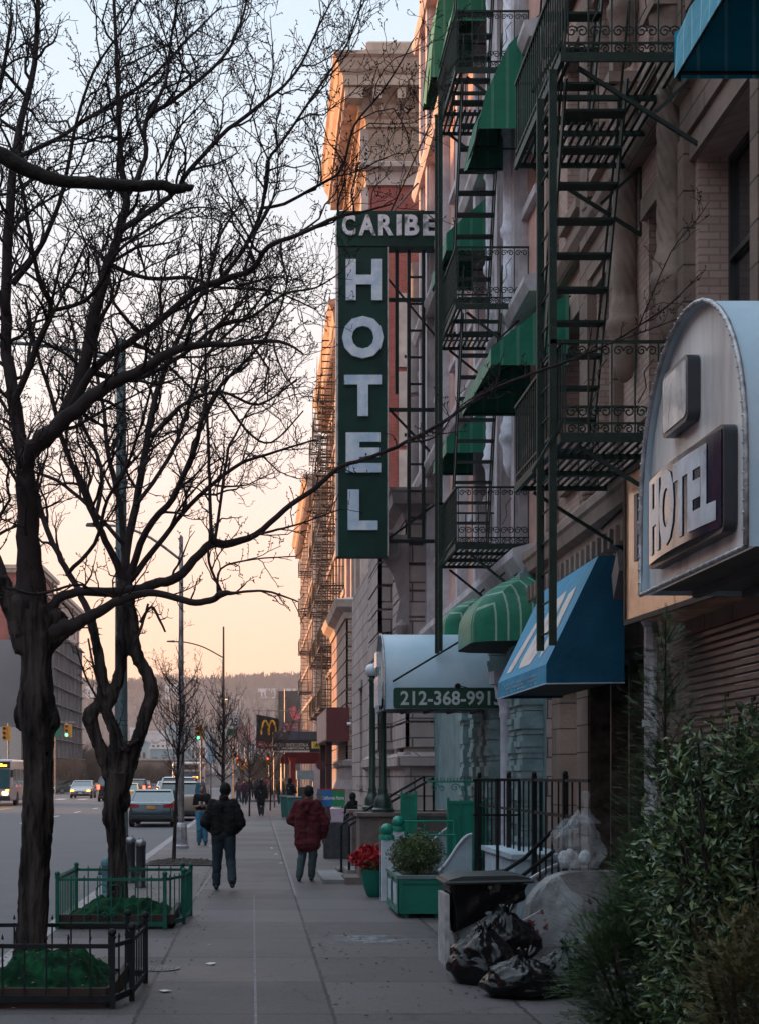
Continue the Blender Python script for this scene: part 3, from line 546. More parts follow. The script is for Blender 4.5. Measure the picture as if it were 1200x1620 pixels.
D1 = lit_block('buff_apartment_house', 'buff brick apartment house with cluttered fire escapes beyond the brick house', 4.7, 76.3, 96.2, 25.6, 2.2, 6, 6)
D2 = lit_block('corner_apartment_house', 'farthest tall buff corner building with overhanging cornice beyond the cross street', 4.7, 117.6, 152, 25.2, 1.9, 9, 6)
for (R, x, d0, d1) in ((D1,4.7,76.3,96.2),(D2,4.7,117.6,152)):
    q = MB(); gridwall(q, 'X', x-.25, d0, d1, 0, 4.9, [(d0+1+i*4.5, d0+4.4+i*4.5, .4, 3.4) for i in range(int((d1-d0)/4.8))], .5); q.quad((x-.25,d0,0),(20,d0,0),(20,d0,5),(x-.25,d0,5)); q.box(x-.6, x, d0, d1, 4.7, 5.05)
    obj('shopfront_wall', q, greystone, R)
    for i in range(int((d1-d0)/4.8)):
        window(R, 'X', x-.25, d0+1+i*4.5, d0+4.4+i*4.5, .4, 3.4, .5, darkframe)
# ---------------- houses across the avenue (outside the picture on the left, they shade the pavement) ----------------
for (d0, d1, h_, lb) in ((-70,-12,19,'brick apartment row across the avenue, nearest block'), (-11.5,48,21,'brick apartment row across the avenue, middle block'), (48.5,93,18.5,'brick apartment row across the avenue, corner block')):
    R = thing('apartment_row', lb, 'building', (-31, d0, 0), 'apartment rows across the avenue'); q = MB(); wn = []
    n_ = int((d1-d0)/3.4)
    for z in [1.2+3.3*i for i in range(int(h_/3.3))]:
        for i in range(n_): wn.append((d0+1+i*3.4, d0+2.3+i*3.4, z, z+1.7))
    q.box(-50, -31.3, d0, d1, 0, h_); gridwall(q, 'X', -31, d0, d1, 0, h_, wn, -.25); q.box(-31.4, -30.6, d0, d1, h_, h_+.6)
    obj('wall', q, redbrick, R)
    q = MB(); q.box(-31.29, -31.26, d0+.1, d1-.1, 0.1, h_-.1); obj('glazing', q, glass, R)

# ---------------- fire escapes ----------------
def spiral(mb, c, r, s=1, turns=1.4, w_=.008, plane='Y'):
    P = []
    for i in range(13):
        t = i/12*turns*2*pi; rr = r*(1-i/15)
        a, b = cos(t)*rr*s, sin(t)*rr
        P.append((c[0]+a, c[1], c[2]+b) if plane == 'Y' else (c[0], c[1]+a, c[2]+b))
    mb.tube(P, w_, 4)
def fire_escape(label, Xw, Xo, d0, d1, levels, mat, xs=None, ladder=None, group='fire escapes on the right-hand houses', rail=.9, dl=None, dh=None, detail=True, stair_top=True):
    R = thing('fire_escape', label, 'fire escape', (Xw, d0, levels[0]), group)
    xs = xs or (Xo+.14, Xo+.72); dl = dl or d1-.3; dh = dh or d0+.5
    for k_, z in enumerate(levels):
        q = MB(); x = Xo+.05; hole = (k_ > 0)
        while x < Xw-.03:
            if hole and xs[0]-.05 < x < xs[1]+.05: q.box(x, x+.035, dh+.95, d1, z, z+.012)
            else: q.box(x, x+.035, d0, d1, z, z+.012)
            x += .082 if detail else .16
        for y in (d0, d0+(d1-d0)*.33, d0+(d1-d0)*.66, d1-.02): q.box(Xo, Xw, y, y+.045, z-.05, z-.001)
        q.box(Xo-.04, Xo, d0-.02, d1+.02, z-.07, z+.02); q.box(Xo, Xw, d0-.02, d0-.001, z-.07, z+.02)
        obj('platform', q, mat, R)
        for y in (d0+.08, d1-.12): q = MB(); q.bar((Xw,y,z-.85),(Xo+.15,y,z-.09), .035, .035); q.bar((Xw,y,z-.85),(Xw,y,z), .04,.04); q.bar((Xw-.45,y,z-.5),(Xw-.02,y,z-.1),.03,.03); obj('bracket', q, mat, R)
        q = MB(); zt = z+rail
        q.box(Xo-.04, Xo, d0-.02, d1+.02, zt-.03, zt); q.box(Xo-.03, Xo-.01, d0, d1, z+.1, z+.125)
        n_ = int((d1-d0)/(.115 if detail else .2))
        for i in range(n_+1):
            y = d0+(d1-d0)*i/n_; q.box(Xo-.027, Xo-.012, y-.0075, y+.0075, z, zt-.03)
            if detail and i % 2: q.tube([(Xo-.02,y-.03,z+rail*.5),(Xo-.02,y,z+rail*.56),(Xo-.02,y+.03,z+rail*.5),(Xo-.02,y,z+rail*.44)], .006, 3)
        q.bar((Xo-.02,d0+.02,z+rail*.15),(Xo-.3,d0+.0,z-.35),.03) if detail else None
        for y in (d0, d1):
            q.box(Xo, Xw, y-.02, y+.0, zt-.03, zt); q.box(Xo, Xw, y-.015, y, z+.1, z+.12)
            n_ = max(2, int((Xw-Xo)/.22))
            for i in range(n_+1):
                x = Xo+(Xw-Xo-.02)*i/n_; q.box(x, x+.014, y-.014, y, z, zt-.03)
                if detail and y == d0 and i < n_:
                    xm = x+(Xw-Xo)/n_/2
                    for (zz, r) in ((z+.055,.045),(z+.22,.06),(zt-.1,.05)): spiral(q, (xm-.045, y-.01, zz), r, 1); spiral(q, (xm+.055, y-.01, zz), r, -1)
                    if i % 2: q.tube([(xm-.08,y-.01,z+.3),(xm,y-.01,z+.45),(xm-.02,y-.01,z+.6),(xm+.07,y-.01,z+.72)], .006, 4)
        obj('railing', q, mat, R)
    for k_ in range(len(levels)-(0 if stair_top else 1)):
        z0, z1 = levels[k_], (levels[k_+1] if k_+1 < len(levels) else levels[k_]+3.6)
        q = MB(); a = Vector((xs[0],dl,z0)); b = Vector((xs[0],dh,z1+.05)); 
        for x in xs:
            q.bar((x,dl,z0),(x,dh,z1+.03), .02, .11)
            q.tube([(x,dl-.05,z0+.3),(x,dl-.12,z0+.8),(x,dh-.1,z1+.75),(x,dh-.1,z1+.1)], .013, 5)
        n_ = 12
        for i in range(1, n_): 
            p = a.lerp(b, i/n_); q.box(xs[0]+.01, xs[1]-.01, p.y-.09, p.y+.09, p.z-.012, p.z+.012)
        obj('stair', q, mat, R)
    if ladder:
        (lx, y0, y1, zb, zt) = ladder; q = MB()
        for y in (y0, y1): q.box(lx-.042 if detail else lx, lx+.03, y-.02, y+.02, zb, zt)
        z = zb+.15
        while z < zt-.1: q.tube([(lx+.005,y0,z),(lx+.005,y1,z)], .011, 5); z += .3
        q.box(lx-.03, Xo+.1, y0-.02, y0+.02, levels[0]+.88, levels[0]+.92)
        obj('drop_ladder', q, mat, R)
    return R
fire_escape('near dark green fire escape with scrollwork railings and a long drop ladder', XA, 2.93, 14.45, 17.0, [5.10, 8.72, 12.34], iron_green, xs=(3.06,3.66), ladder=(2.835,14.5,15.13,3.1,8.6), dl=16.75, dh=15.0)
fire_escape('green fire escape with green end rails above the phone-number canopy', XB, 3.10, 23.4, 25.7, [5.42, 9.12, 12.76, 16.4, 20.0], iron_green, xs=(3.25,3.85), ladder=(3.02,24.9,25.35,3.9,12.9))
fire_escape('brown fire escape nearest on the sunlit buff house', 4.7, 3.35, 79, 82.5, [5.4,8.6,11.8,15.0,18.2,21.4], iron_rust, detail=False, rail=1.0)
fire_escape('brown fire escape in the middle of the sunlit buff house', 4.7, 3.35, 86, 89.5, [5.4,8.6,11.8,15.0,18.2,21.4], iron_rust, detail=False, rail=1.0)
fire_escape('brown fire escape at the far corner of the sunlit buff house', 4.7, 3.35, 92, 95.2, [5.4,8.6,11.8,15.0,18.2,21.4], iron_rust, detail=False, rail=1.0)
fire_escape('farthest fire escape, on the corner house beyond the cross street', 4.7, 3.5, 121, 124.5, [5.4,8.6,11.8,15.0,18.2], iron_rust, detail=False, rail=1.0)

# ---------------- the vertical hotel sign ----------------
dS = 35.0; sg = thing('hotel_sign', 'tall dark green vertical sign reading HOTEL with CARIBE across its top', 'sign', (4.2, dS, 7))
q = MB(); x0, x1 = XP(533,dS), XP(614,dS)
q.box(x0, x1, dS, dS+.42, ZP(880,dS), ZP(391,dS)); gm = M('sign_green', (.006,.034,.026), .6, .35, 1.2, .06, 9, spec=.2); obj('sign_board', q, gm, sg)
q = MB(); q.box(x0, XP(697,dS), dS-.02, dS+.44, ZP(390,dS)+.003, ZP(334,dS)); obj('top_board', q, gm, sg)
q = MB()
for (a,b_,c_,d_) in ((x0,x0+.03,ZP(880,dS),ZP(391,dS)),(x1-.03,x1,ZP(880,dS),ZP(391,dS))): q.box(a,b_,dS-.03,dS-.002,c_,d_)
q.box(x0-.012, x0-.002, dS, dS+.42, ZP(880,dS), ZP(336,dS))
obj('edge_trim', q, M('bare_trim', (.35,.33,.32), .4, .3, 5, .1, metal=.5), sg)
lm = M('letter_blue_white', (.36,.50,.66), .35, .25, 3.2, .1, 14, spec=.6, col2=(.66,.72,.78))
lback = M('letter_shadow', (.01,.02,.02), .5)
for (ch, a, b_, t, u) in (('H',547,603,411,476),('O',541,606,501,568),('T',544.5,603,594,659),('E',547,602,685,748),('L',550,597,775,839)):
    text_fit(ch, lm, sg, 'Y', dS-.002, XP(a,dS), XP(b_,dS), ZP(u,dS), ZP(t,dS), .06, .045, 'letter')
lm2 = M('letter_worn', (.10,.14,.16), .4, .45, 5, .1, 14, spec=.5, col2=(.60,.64,.70), lo=.36, hi=.52)
for i, ch in enumerate('CARIBE'):
    xs_ = ((541,562),(567,594),(598,621),(626,634),(639,662),(668,691))[i]
    text_fit(ch, lm2, sg, 'Y', dS-.022, XP(xs_[0],dS), XP(xs_[1],dS), ZP(374,dS), ZP(341,dS), .05, .035, 'letter')
q = MB()
lx0, lx1 = XP(646,dS+.2), XP(669,dS+.2)
for x in (lx0, lx1, XP(627,dS+.2)): q.box(x-.04, x+.04, dS+.15, dS+.23, ZP(850,dS) if x != XP(627,dS+.2) else ZP(620,dS), ZP(392,dS))
z = 7.2
while z < 13.6: q.box(lx0, lx1, dS+.17, dS+.2, z, z+.05); z += .62
for z in (7.3, 10.35, 12.9): q.bar((x1,dS+.2,z),(4.2,dS+.2,z),.08,.08)
q.bar((x1,dS+.2,10.4),(4.2,dS+.2,9.2),.05); q.bar((x1,dS+.2,13.4),(4.2,dS+.2,12.0),.04); q.bar((4.2,dS+.2,8.2),(x1,dS+.2,7.35),.05)
q.bar((x1,dS+.2,14.8),(4.15,33.2,16.9),.03); q.bar((x1,dS+.2,14.8),(4.3,37.6,16.9),.03)
obj('support_frame', q, iron_black, sg)

# ---------------- awnings ----------------
g_dark, g_pale = (.008,.15,.085), (.14,.26,.20)
greenaw = MSTRIPE('green_awning', g_dark, (.06,.20,.14), .22, .80, 'XY', .55, .3)
greenaw2 = MSTRIPE('green_awning_curved', g_dark, (.24,.36,.28), .125, .84, 'XY', .5, .3)
tealaw = MSTRIPE('teal_awning', (.0,.26,.38), (.14,.40,.50), .2, .88, 'XY', .55, .3)
def awning(label, Xw, prof, d0, d1, mat, name='awning', group=None, torn=False, fr=True):
    """prof: (x, z) from wall top outwards and down to the valance foot"""
    R = thing(name, label, 'awning', (Xw, d0, prof[-1][1]), group); n_ = len(prof); q = MB(); rg = random.Random(int(d0*10))
    N = max(3, int((d1-d0)/.35)); G = []
    for j in range(N+1):
        y = d0+(d1-d0)*j/N
        for i, (x, z) in enumerate(prof):
            sag = .035*sin(pi*min(1,max(0,i/(n_-1))))*abs(sin(j*2.1)) ; G.append((x+sag*.4, y, z-sag + (rg.uniform(-.25,.05) if torn and i >= n_-2 else 0)))
    fs = [(j*n_+i, j*n_+i+1, (j+1)*n_+i+1, (j+1)*n_+i) for j in range(N) for i in range(n_-1) if not (torn and rg.random() < .10 and i > 0)]
    q.add(G, fs); obj('canvas', q, mat, R)
    for y in (d0, d1):
        q = MB(); off = .004 if y == d0 else -.004
        q.add([(x,y+off,z) for x,z in prof]+[(Xw,y+off,prof[-1][1])], [tuple(range(n_+1))]); obj('side_panel', q, mat, R)
    if fr:
        q = MB()
        for y in (d0+.03, (d0+d1)/2, d1-.03):
            q.tube([(Xw,y,prof[-1][1]+.03),(prof[-1][0]+.03,y,prof[-1][1]+.03)], .014, 5); q.tube([(x+.03,y,z-.03) for x,z in prof], .012, 5)
        q.tube([(prof[-1][0]+.03,d0+.03,prof[-1][1]+.03),(prof[-1][0]+.03,d1-.03,prof[-1][1]+.03)], .014, 5); obj('frame', q, iron_black, R)
    return R
AG = 'green awnings on the painted house'
awning('green striped awning over the window left of the near ladder, at mid height', XB, [(XB,8.35),(3.75,8.1),(3.15,7.62),(3.15,7.38)], 20.4, 23.3, greenaw, group=AG)
awning('green awning behind the sign-side fire escape, level with the letter E', XB, [(XB,8.4),(3.3,7.75),(3.3,7.48)], 26.4, 28.4, greenaw, group=AG)
awning('green awning just right of the CARIBE lettering', XB, [(XB,12.1),(3.3,11.3),(3.3,11.0)], 26.4, 28.6, greenaw, group=AG)
tw = awning('torn green awning flapping beside the top of the near fire escape', XB, [(XB,13.2),(3.75,12.75),(3.4,12.0),(3.3,11.5)], 22.6, 24.2, greenaw, group=AG, torn=True)
awning('ragged green awning hanging highest, at the sunlit edge of the painted house', XB, [(XB,19.0),(3.85,18.4),(3.7,17.2),(3.66,16.6)], 32.0, 33.6, greenaw, group=AG, torn=True)
awning('green awning high above the torn one, near the top of the picture', XB, [(XB,16.3),(3.5,15.6),(3.4,15.1)], 26.6, 28.4, greenaw, group=AG)
def curved(label, xw, xo, d0, d1, zb, zt, mat):
    R = thing('awning', label, 'awning', (xw, d0, zb), 'curved striped awnings over the ground floor'); q = MB(); n_ = 8
    prof = [(xw-(xw-xo)*sin(i/n_*pi/2), zb+.28+(zt-zb-.28)*cos(i/n_*pi/2)) for i in range(n_+1)]+[(xo,zb)]
    N = 12; G = []
    for j in range(N+1):
        t = j/N; y = d0+(d1-d0)*t
        for (x, z) in prof:  # quarter dome ends
            k = min(1, t/.22, (1-t)/.22); k = math.sqrt(max(0,1-(1-k)**2))
            G.append((xw-(xw-x)*max(.02,k) , y, z-(1-k)*(z-zb)*.25))
    m_ = len(prof); q.add(G, [(j*m_+i, j*m_+i+1, (j+1)*m_+i+1, (j+1)*m_+i) for j in range(N) for i in range(m_-1)])
    obj('canvas', q, mat, R, smooth=True, angle=40)
    q = MB(); q.add([(G[j*m_+m_-1]) for j in range(N+1)], [tuple(range(N+1))]); obj('frame', q, iron_black, R)
curved('curved green awning with pale stripes above the phone-number canopy', XB, 3.18, 22.0, 24.6, 3.83, 4.85, greenaw2)
curved('smaller curved green striped awning half hidden behind the first', XB, 3.25, 26.0, 28.0, 4.2, 5.0, greenaw2)
# teal awning, top right
awning('teal striped awning at the top right corner', XA, [(XA,8.4),(3.0,7.18),(3.0,6.86)], 8.2, 10.9, tealaw)
# blue awning with posters
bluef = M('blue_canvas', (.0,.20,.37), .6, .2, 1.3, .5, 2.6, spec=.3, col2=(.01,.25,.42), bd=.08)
ba = thing('awning', 'plain deep blue wedge awning with faded picture panels over the dark doorway', 'awning', (3.98,16.5,2.8))
q = MB(); d0, d1 = 16.5, 19.8; 
q.quad((3.72,d0,4.25),(3.15,d0,3.07),(3.15,d1,3.07),(3.72,d1,4.25)); q.quad((3.15,d0,3.07),(3.15,d0,2.86),(3.15,d1,2.86),(3.15,d1,3.07)); q.quad((3.72,d0,4.25),(4.0,d0,4.25),(4.0,d1,4.25),(3.72,d1,4.25))
obj('canvas', q, bluef, ba)
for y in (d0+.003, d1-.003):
    q = MB(); q.quad((3.72,y,4.25),(3.15,y,3.07),(3.15,y,2.86),(4.0,y,2.87),(4.0,y,4.25)); obj('side_panel', q, M('blue_canvas_shaded', (.0,.075,.145), .6, .2, 1.3, .5, 2.6, spec=.3, bd=.08), ba)  # blue canvas darkened here, so the shade of the sides is in the colour
q = MB(); q.tube([(4.0,d0-.004,2.865),(3.145,d0-.004,2.855),(3.145,d1,2.855)], .008, 4); obj('piping', q, M('pale_piping', (.35,.42,.5)), ba)
q = MB(); q.box(3.16, 4.0, d0+.02, d1-.02, 2.90, 2.93); obj('frame', q, iron_black, ba)
def slope(t, y, o=.006): # t 0 top..1 bottom
    x = 3.72+(3.15-3.72)*t; z = 4.25+(3.07-4.25)*t; nx, nz_ = -1.18, .57; l = math.hypot(nx,nz_); return (x+nx/l*o, y, z+nz_/l*o)
def patch(pts, mat, nm='picture_panel'):
    q = MB(); n_ = len(pts); R_ = []
    for i, (t, y) in enumerate(pts):   # rounded corners
        p0 = Vector(pts[i-1]); p1 = Vector((t,y)); p2 = Vector(pts[(i+1)%n_])
        for k_ in range(4):
            s_ = .5-.5*cos(pi*k_/3); a = p1.lerp(p0, .14*(1-s_)); b_ = p1.lerp(p2, .14*s_); R_.append(slope(*(a+(b_-p1))))
    q.add(R_, [tuple(range(len(R_)))]); obj(nm, q, mat, ba)
faded = M('faded_print', (.60,.52,.50), .6, .2, 5, .1, 30, col2=(.40,.22,.26), lo=.48, hi=.75); cream = M('faded_print_cream', (.62,.56,.50), .6, .2, 6, .1, 30, col2=(.38,.36,.34), lo=.5, hi=.72)
patch([(.22,16.95),(.28,17.35),(.92,17.25),(.80,16.95)], cream); patch([(.20,17.5),(.26,18.15),(.93,18.6),(.93,17.55)], faded); patch([(.3,18.5),(.45,18.95),(.93,19.4),(.93,18.95)], faded)
q = MB(); rg = random.Random(8)
for row in range(3):
    q = MB(); y = 17.0
    while y < 19.3:
        l = rg.uniform(.03,.07)
        if rg.random() < .75: q.box(3.142,3.147,y,y+l*.6,3.0-row*.045-rg.uniform(.015,.03),3.0-row*.045)
        y += l+.03
    obj('worn_lettering', q, M('worn_white', (.3,.42,.5), .6), ba)

# ---------------- canopies ----------------
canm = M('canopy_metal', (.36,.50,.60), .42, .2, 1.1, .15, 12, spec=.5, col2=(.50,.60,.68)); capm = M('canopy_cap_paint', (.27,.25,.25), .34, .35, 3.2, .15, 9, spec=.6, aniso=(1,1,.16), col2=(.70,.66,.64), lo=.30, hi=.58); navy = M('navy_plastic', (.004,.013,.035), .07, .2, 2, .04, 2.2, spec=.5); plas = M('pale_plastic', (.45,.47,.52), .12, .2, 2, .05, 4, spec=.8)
def arch(w2, zb, zs, zt, n_=20):
    return [(-w2,zb),(-w2,zs)]+[(-w2*cos(pi*i/n_), zs+(zt-zs)*sin(pi*i/n_)**.9) for i in range(1,n_)]+[(w2,zs),(w2,zb)]
def canopy(label, Xo, Xw, d0, d1, zb, zs, zt, text_side=None, cap_text=None):
    R = thing('canopy', label, 'canopy', ((Xo+Xw)/2, (d0+d1)/2, zb), 'barrel canopies over the pavement'); yc, w2 = (d0+d1)/2, (d1-d0)/2; A_ = arch(w2, zb, zs, zt)
    q = MB(); n_ = len(A_); xsn = [Xo, Xo+.02]+[Xo+(Xw-Xo)*i/5 for i in range(1,6)]
    G = [(x, yc+a, z) for x in xsn for a, z in A_]; q.add(G, [(i*n_+j, i*n_+j+1, (i+1)*n_+j+1, (i+1)*n_+j) for i in range(len(xsn)-1) for j in range(n_-1)]); obj('shell', q, canm, R, smooth=True, angle=40)
    q = MB(); q.add([(Xo+.05, yc+a*.985, z) for a, z in A_], [tuple(range(n_))]); obj('end_cap', q, capm, R)
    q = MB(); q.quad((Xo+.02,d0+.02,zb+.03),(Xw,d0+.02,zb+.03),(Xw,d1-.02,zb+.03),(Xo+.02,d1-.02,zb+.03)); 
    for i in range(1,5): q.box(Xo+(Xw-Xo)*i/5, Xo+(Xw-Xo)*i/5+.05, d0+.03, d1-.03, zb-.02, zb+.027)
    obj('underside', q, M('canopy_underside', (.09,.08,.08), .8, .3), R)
    q = MB(); P = [(Xo-.005, yc+a*1.004, z+.003) for a, z in A_]+[(Xo-.005, yc-w2, zb)]
    q.tube(P, .016, 5); 
    rg = random.Random(2)
    L_ = 0
    for i in range(len(P)-1):
        a, b_ = Vector(P[i]), Vector(P[i+1]); m_ = (b_-a).length; t = 0
        while L_ < m_: 
            p = a.lerp(b_, L_/m_); q.ball(p+Vector((-.014,0,0)), .008, 6); L_ += .06+.03*rg.random()
        L_ -= m_
    obj('rim', q, M('rim_metal', (.36,.35,.36), .45, .4, 14, .4, 50, metal=.3), R, smooth=True)
    return R
def rrect(a0, a1, z0, z1, r, n_=5):
    P = []
    for (ca, cz, t0) in ((a1-r,z1-r,0),(a0+r,z1-r,.5*pi),(a0+r,z0+r,pi),(a1-r,z0+r,1.5*pi)):
        for i in range(n_+1): t = t0+i/n_*pi/2; P.append((ca+cos(t)*r, cz+sin(t)*r))
    return P
def bx(y, y0, y1, b=.042): u = (y-(y0+y1)/2)/((y1-y0)/2); return -b*max(0,1-u*u)
def bulged(y0, y1, z0, z1):
    q = MB(); N = 28; q.add([(2.566+bx(y0+(y1-y0)*i/N, y0, y1), y0+(y1-y0)*i/N, z) for i in range(N+1) for z in (z0, z1)]+[(2.572,y0,z0),(2.572,y1,z0),(2.572,y1,z1),(2.572,y0,z1)], [(2*i,2*i+2,2*i+3,2*i+1) for i in range(N)]+[tuple([2*i for i in range(N+1)]+[2*N+3,2*N+2]), tuple([2*i+1 for i in range(N+1)]+[2*N+4,2*N+5])]); return q
K1 = canopy('big grey arched hotel canopy with riveted end cap and navy sign plate', 2.6, 4.27, 8.05, 10.25, 3.07, 3.55, 4.66)
for (a0, a1, z0, z1, r, nm) in ((8.35,9.95,3.2,3.80,.06,'sign_plate'),(9.05,9.62,3.98,4.38,.06,'badge_plate')):
    q = MB(); q.prism(rrect(a0,a1,z0,z1,r), 'X', 2.572, 2.645); o_ = obj(nm+'_box', q, M('plate_rim', (.02,.022,.03), .35, .2, 5, .1, spec=.6), K1)
    q = MB(); q.prism(rrect(a0+.03,a1-.03,z0+.03,z1-.03,r-.02), 'X', 2.566, 2.5715); q = bulged(a0+.03,a1-.03,z0+.03,z1-.03) if nm == 'sign_plate' else q; obj(nm, q, navy if nm == 'sign_plate' else M('badge_gloss', (.25,.25,.27), .08, .5, 4, .4, 3, spec=.9, col2=(.5,.48,.48)), K1)
lt = text_fit('HOTEL', M('letter_pale_matt', (.42,.45,.50), .3, .3, 5, .1, 8, spec=.4), K1, 'X', 2.566, 9.84, 8.44, 3.27, 3.74, .002, .05)
import bmesh
bm = bmesh.new(); bm.from_mesh(lt.data); bmesh.ops.triangulate(bm, faces=bm.faces); bmesh.ops.subdivide_edges(bm, edges=bm.edges, cuts=3, use_grid_fill=True)
for v in bm.verts: v.co.x += bx(v.co.y+9.15, 8.38, 9.92)-.002
bm.to_mesh(lt.data); bm.free()
K2 = canopy('smaller pale blue arched canopy with a green phone-number panel over the stoop', XP(608,25.3), XB-.01, 25.3, 27.0, 2.97, 3.2, 4.29)
q = MB(); q.prism(rrect(XP(621,25.3), XP(800,25.3), ZP(1121,25.3), ZP(1088,25.3), .05), 'Y', 25.26, 25.297); obj('number_panel', q, M('panel_green', (.006,.05,.03), .4, .1, 2), K2)
text_fit('212-368-9915', M('panel_white', (.5,.55,.55), .5, .1), K2, 'Y', 25.26, XP(632,25.3), XP(792,25.3), ZP(1116,25.3), ZP(1093,25.3), .004, .02)
q = MB(); q.tube([(XP(621,25.2),25.22,ZP(1078,25.2)),(3.55,24.4,ZP(998,24.4))], .018, 5); q.tube([(3.35,25.25,3.35),(3.35,25.3,3.35)], .05, 10); q.tube([(3.35,25.2,3.36),(3.6,25.1,3.28),(4.1,25.2,3.3)], .008, 4); obj('stay_rod', q, iron_black, K2)
q = MB(); q.box(2.13-.06, 2.13-.012, 25.75, 26.6, 3.05, 3.55); q.box(2.06,2.12,25.9,26.4,3.72,3.98); obj('sign_plate', q, plas, K2)
# box sign on the shop front under the near canopy
B2 = thing('shop_sign', 'long pale box sign with dark lettering and painted-in orange light, behind the near canopy', 'sign', (3.7, 15.2, 3.4))
q = MB(); ya, yb = 15.2, 10.2; xa, xb = 3.70, 4.02
q.add([(xa,ya,3.4),(xb,yb,3.4),(XA,yb,3.4),(XA,ya,3.4),(xa,ya,4.86),(xb,yb,4.86),(XA,yb,4.86),(XA,ya,4.86)], [(0,3,2,1),(4,5,6,7),(0,1,5,4),(1,2,6,5),(2,3,7,6),(3,0,4,7)])
obj('sign_box', q, M('sign_enamel_sunset', (.72,.38,.22), .14, .3, 2.5, .08, 3, spec=.9), B2)  # pale enamel tinted orange, sunset glow put into the base colour
def tslant(o_):
    for v in o_.data.vertices: v.co.x += (ya-(v.co.y+15.2))*(xb-xa)/(ya-yb)
for (txt, a0, a1, z0, z1) in (('HOTEL',14.9,12.6,3.95,4.62),):
    tslant(text_fit(txt, M('sign_navy', (.03,.035,.07), .35), B2, 'X', 3.698, a0, a1, z0, z1, .01, .02))
q = MB(); 
for (za, zb_) in ((3.36,3.41),(4.85,4.90)): q.add([(xa-.02,ya+.02,za),(xb-.02,yb,za),(xb+.02,yb,za),(xa+.02,ya+.02,za),(xa-.02,ya+.02,zb_),(xb-.02,yb,zb_),(xb+.02,yb,zb_),(xa+.02,ya+.02,zb_)], [(0,3,2,1),(4,5,6,7),(0,1,5,4),(1,2,6,5),(2,3,7,6),(3,0,4,7)])
q.box(xa-.02,xa+.02,ya-.02,ya+.02,3.4,4.86); obj('edge_trim', q, iron_rust, B2)
fl = thing('flood_lamp', 'grey flood lamp fixed between the blue awning and the box sign', 'lamp', (3.8,15.7,4.0)); q = MB(); q.add([(3.7,15.5,3.95),(3.9,15.5,3.95),(3.92,15.5,4.15),(3.68,15.5,4.15),(3.74,15.9,3.7),(3.86,15.9,3.7),(3.88,15.9,3.95),(3.72,15.9,3.95)],[(0,1,2,3),(4,5,6,7),(0,1,5,4),(1,2,6,5),(2,3,7,6),(3,0,4,7)]); obj('housing', q, M('lamp_grey', (.12,.12,.13), .5), fl); q = MB(); q.tube([(3.85,15.8,4.1),(3.9,15.8,4.35),(XA,15.8,4.4)], .012, 5); obj('bracket', q, iron_black, fl)
# ---------------- street trees ----------------
bark = M('bark', (.010,.008,.008), .95, .5, 9, 1.0, 20, spec=.12, aniso=(1,1,.14), col2=(.075,.058,.052), lo=.40, hi=.68, bd=.07); twigm = M('twig_bark', (.032,.023,.023), .9, .3, 6, .2, 20, spec=.15)
def smooth_path(P, n_=4):
    out_ = []
    for i in range(len(P)-1):
        p0 = P[max(i-1,0)]; p1 = P[i]; p2 = P[i+1]; p3 = P[min(i+2,len(P)-1)]
        for k_ in range(n_):
            t = k_/n_; out_.append(.5*((2*p1)+(-p0+p2)*t+(2*p0-5*p1+4*p2-p3)*t*t+(-p0+3*p1-3*p2+p3)*t*t*t))
    out_.append(P[-1]); return out_
def limb(mb, pts, n_=8, wobble=.0, rg=None, sub=4):
    """pts: (Vector, radius)"""
    P = smooth_path([Vector((*p,r)).to_4d() if False else Vector((p[0],p[1],p[2],r)) for p, r in pts], sub)
    Q = [Vector(p[:3]) for p in P]; R_ = [max(.002,p[3]) for p in P]
    if wobble and rg:
        for i in range(1,len(Q)-1): Q[i] += Vector((rg.gauss(0,1),rg.gauss(0,1),rg.gauss(0,1)))*R_[i]*wobble
    mb.tube(Q, R_, n_); return Q, R_
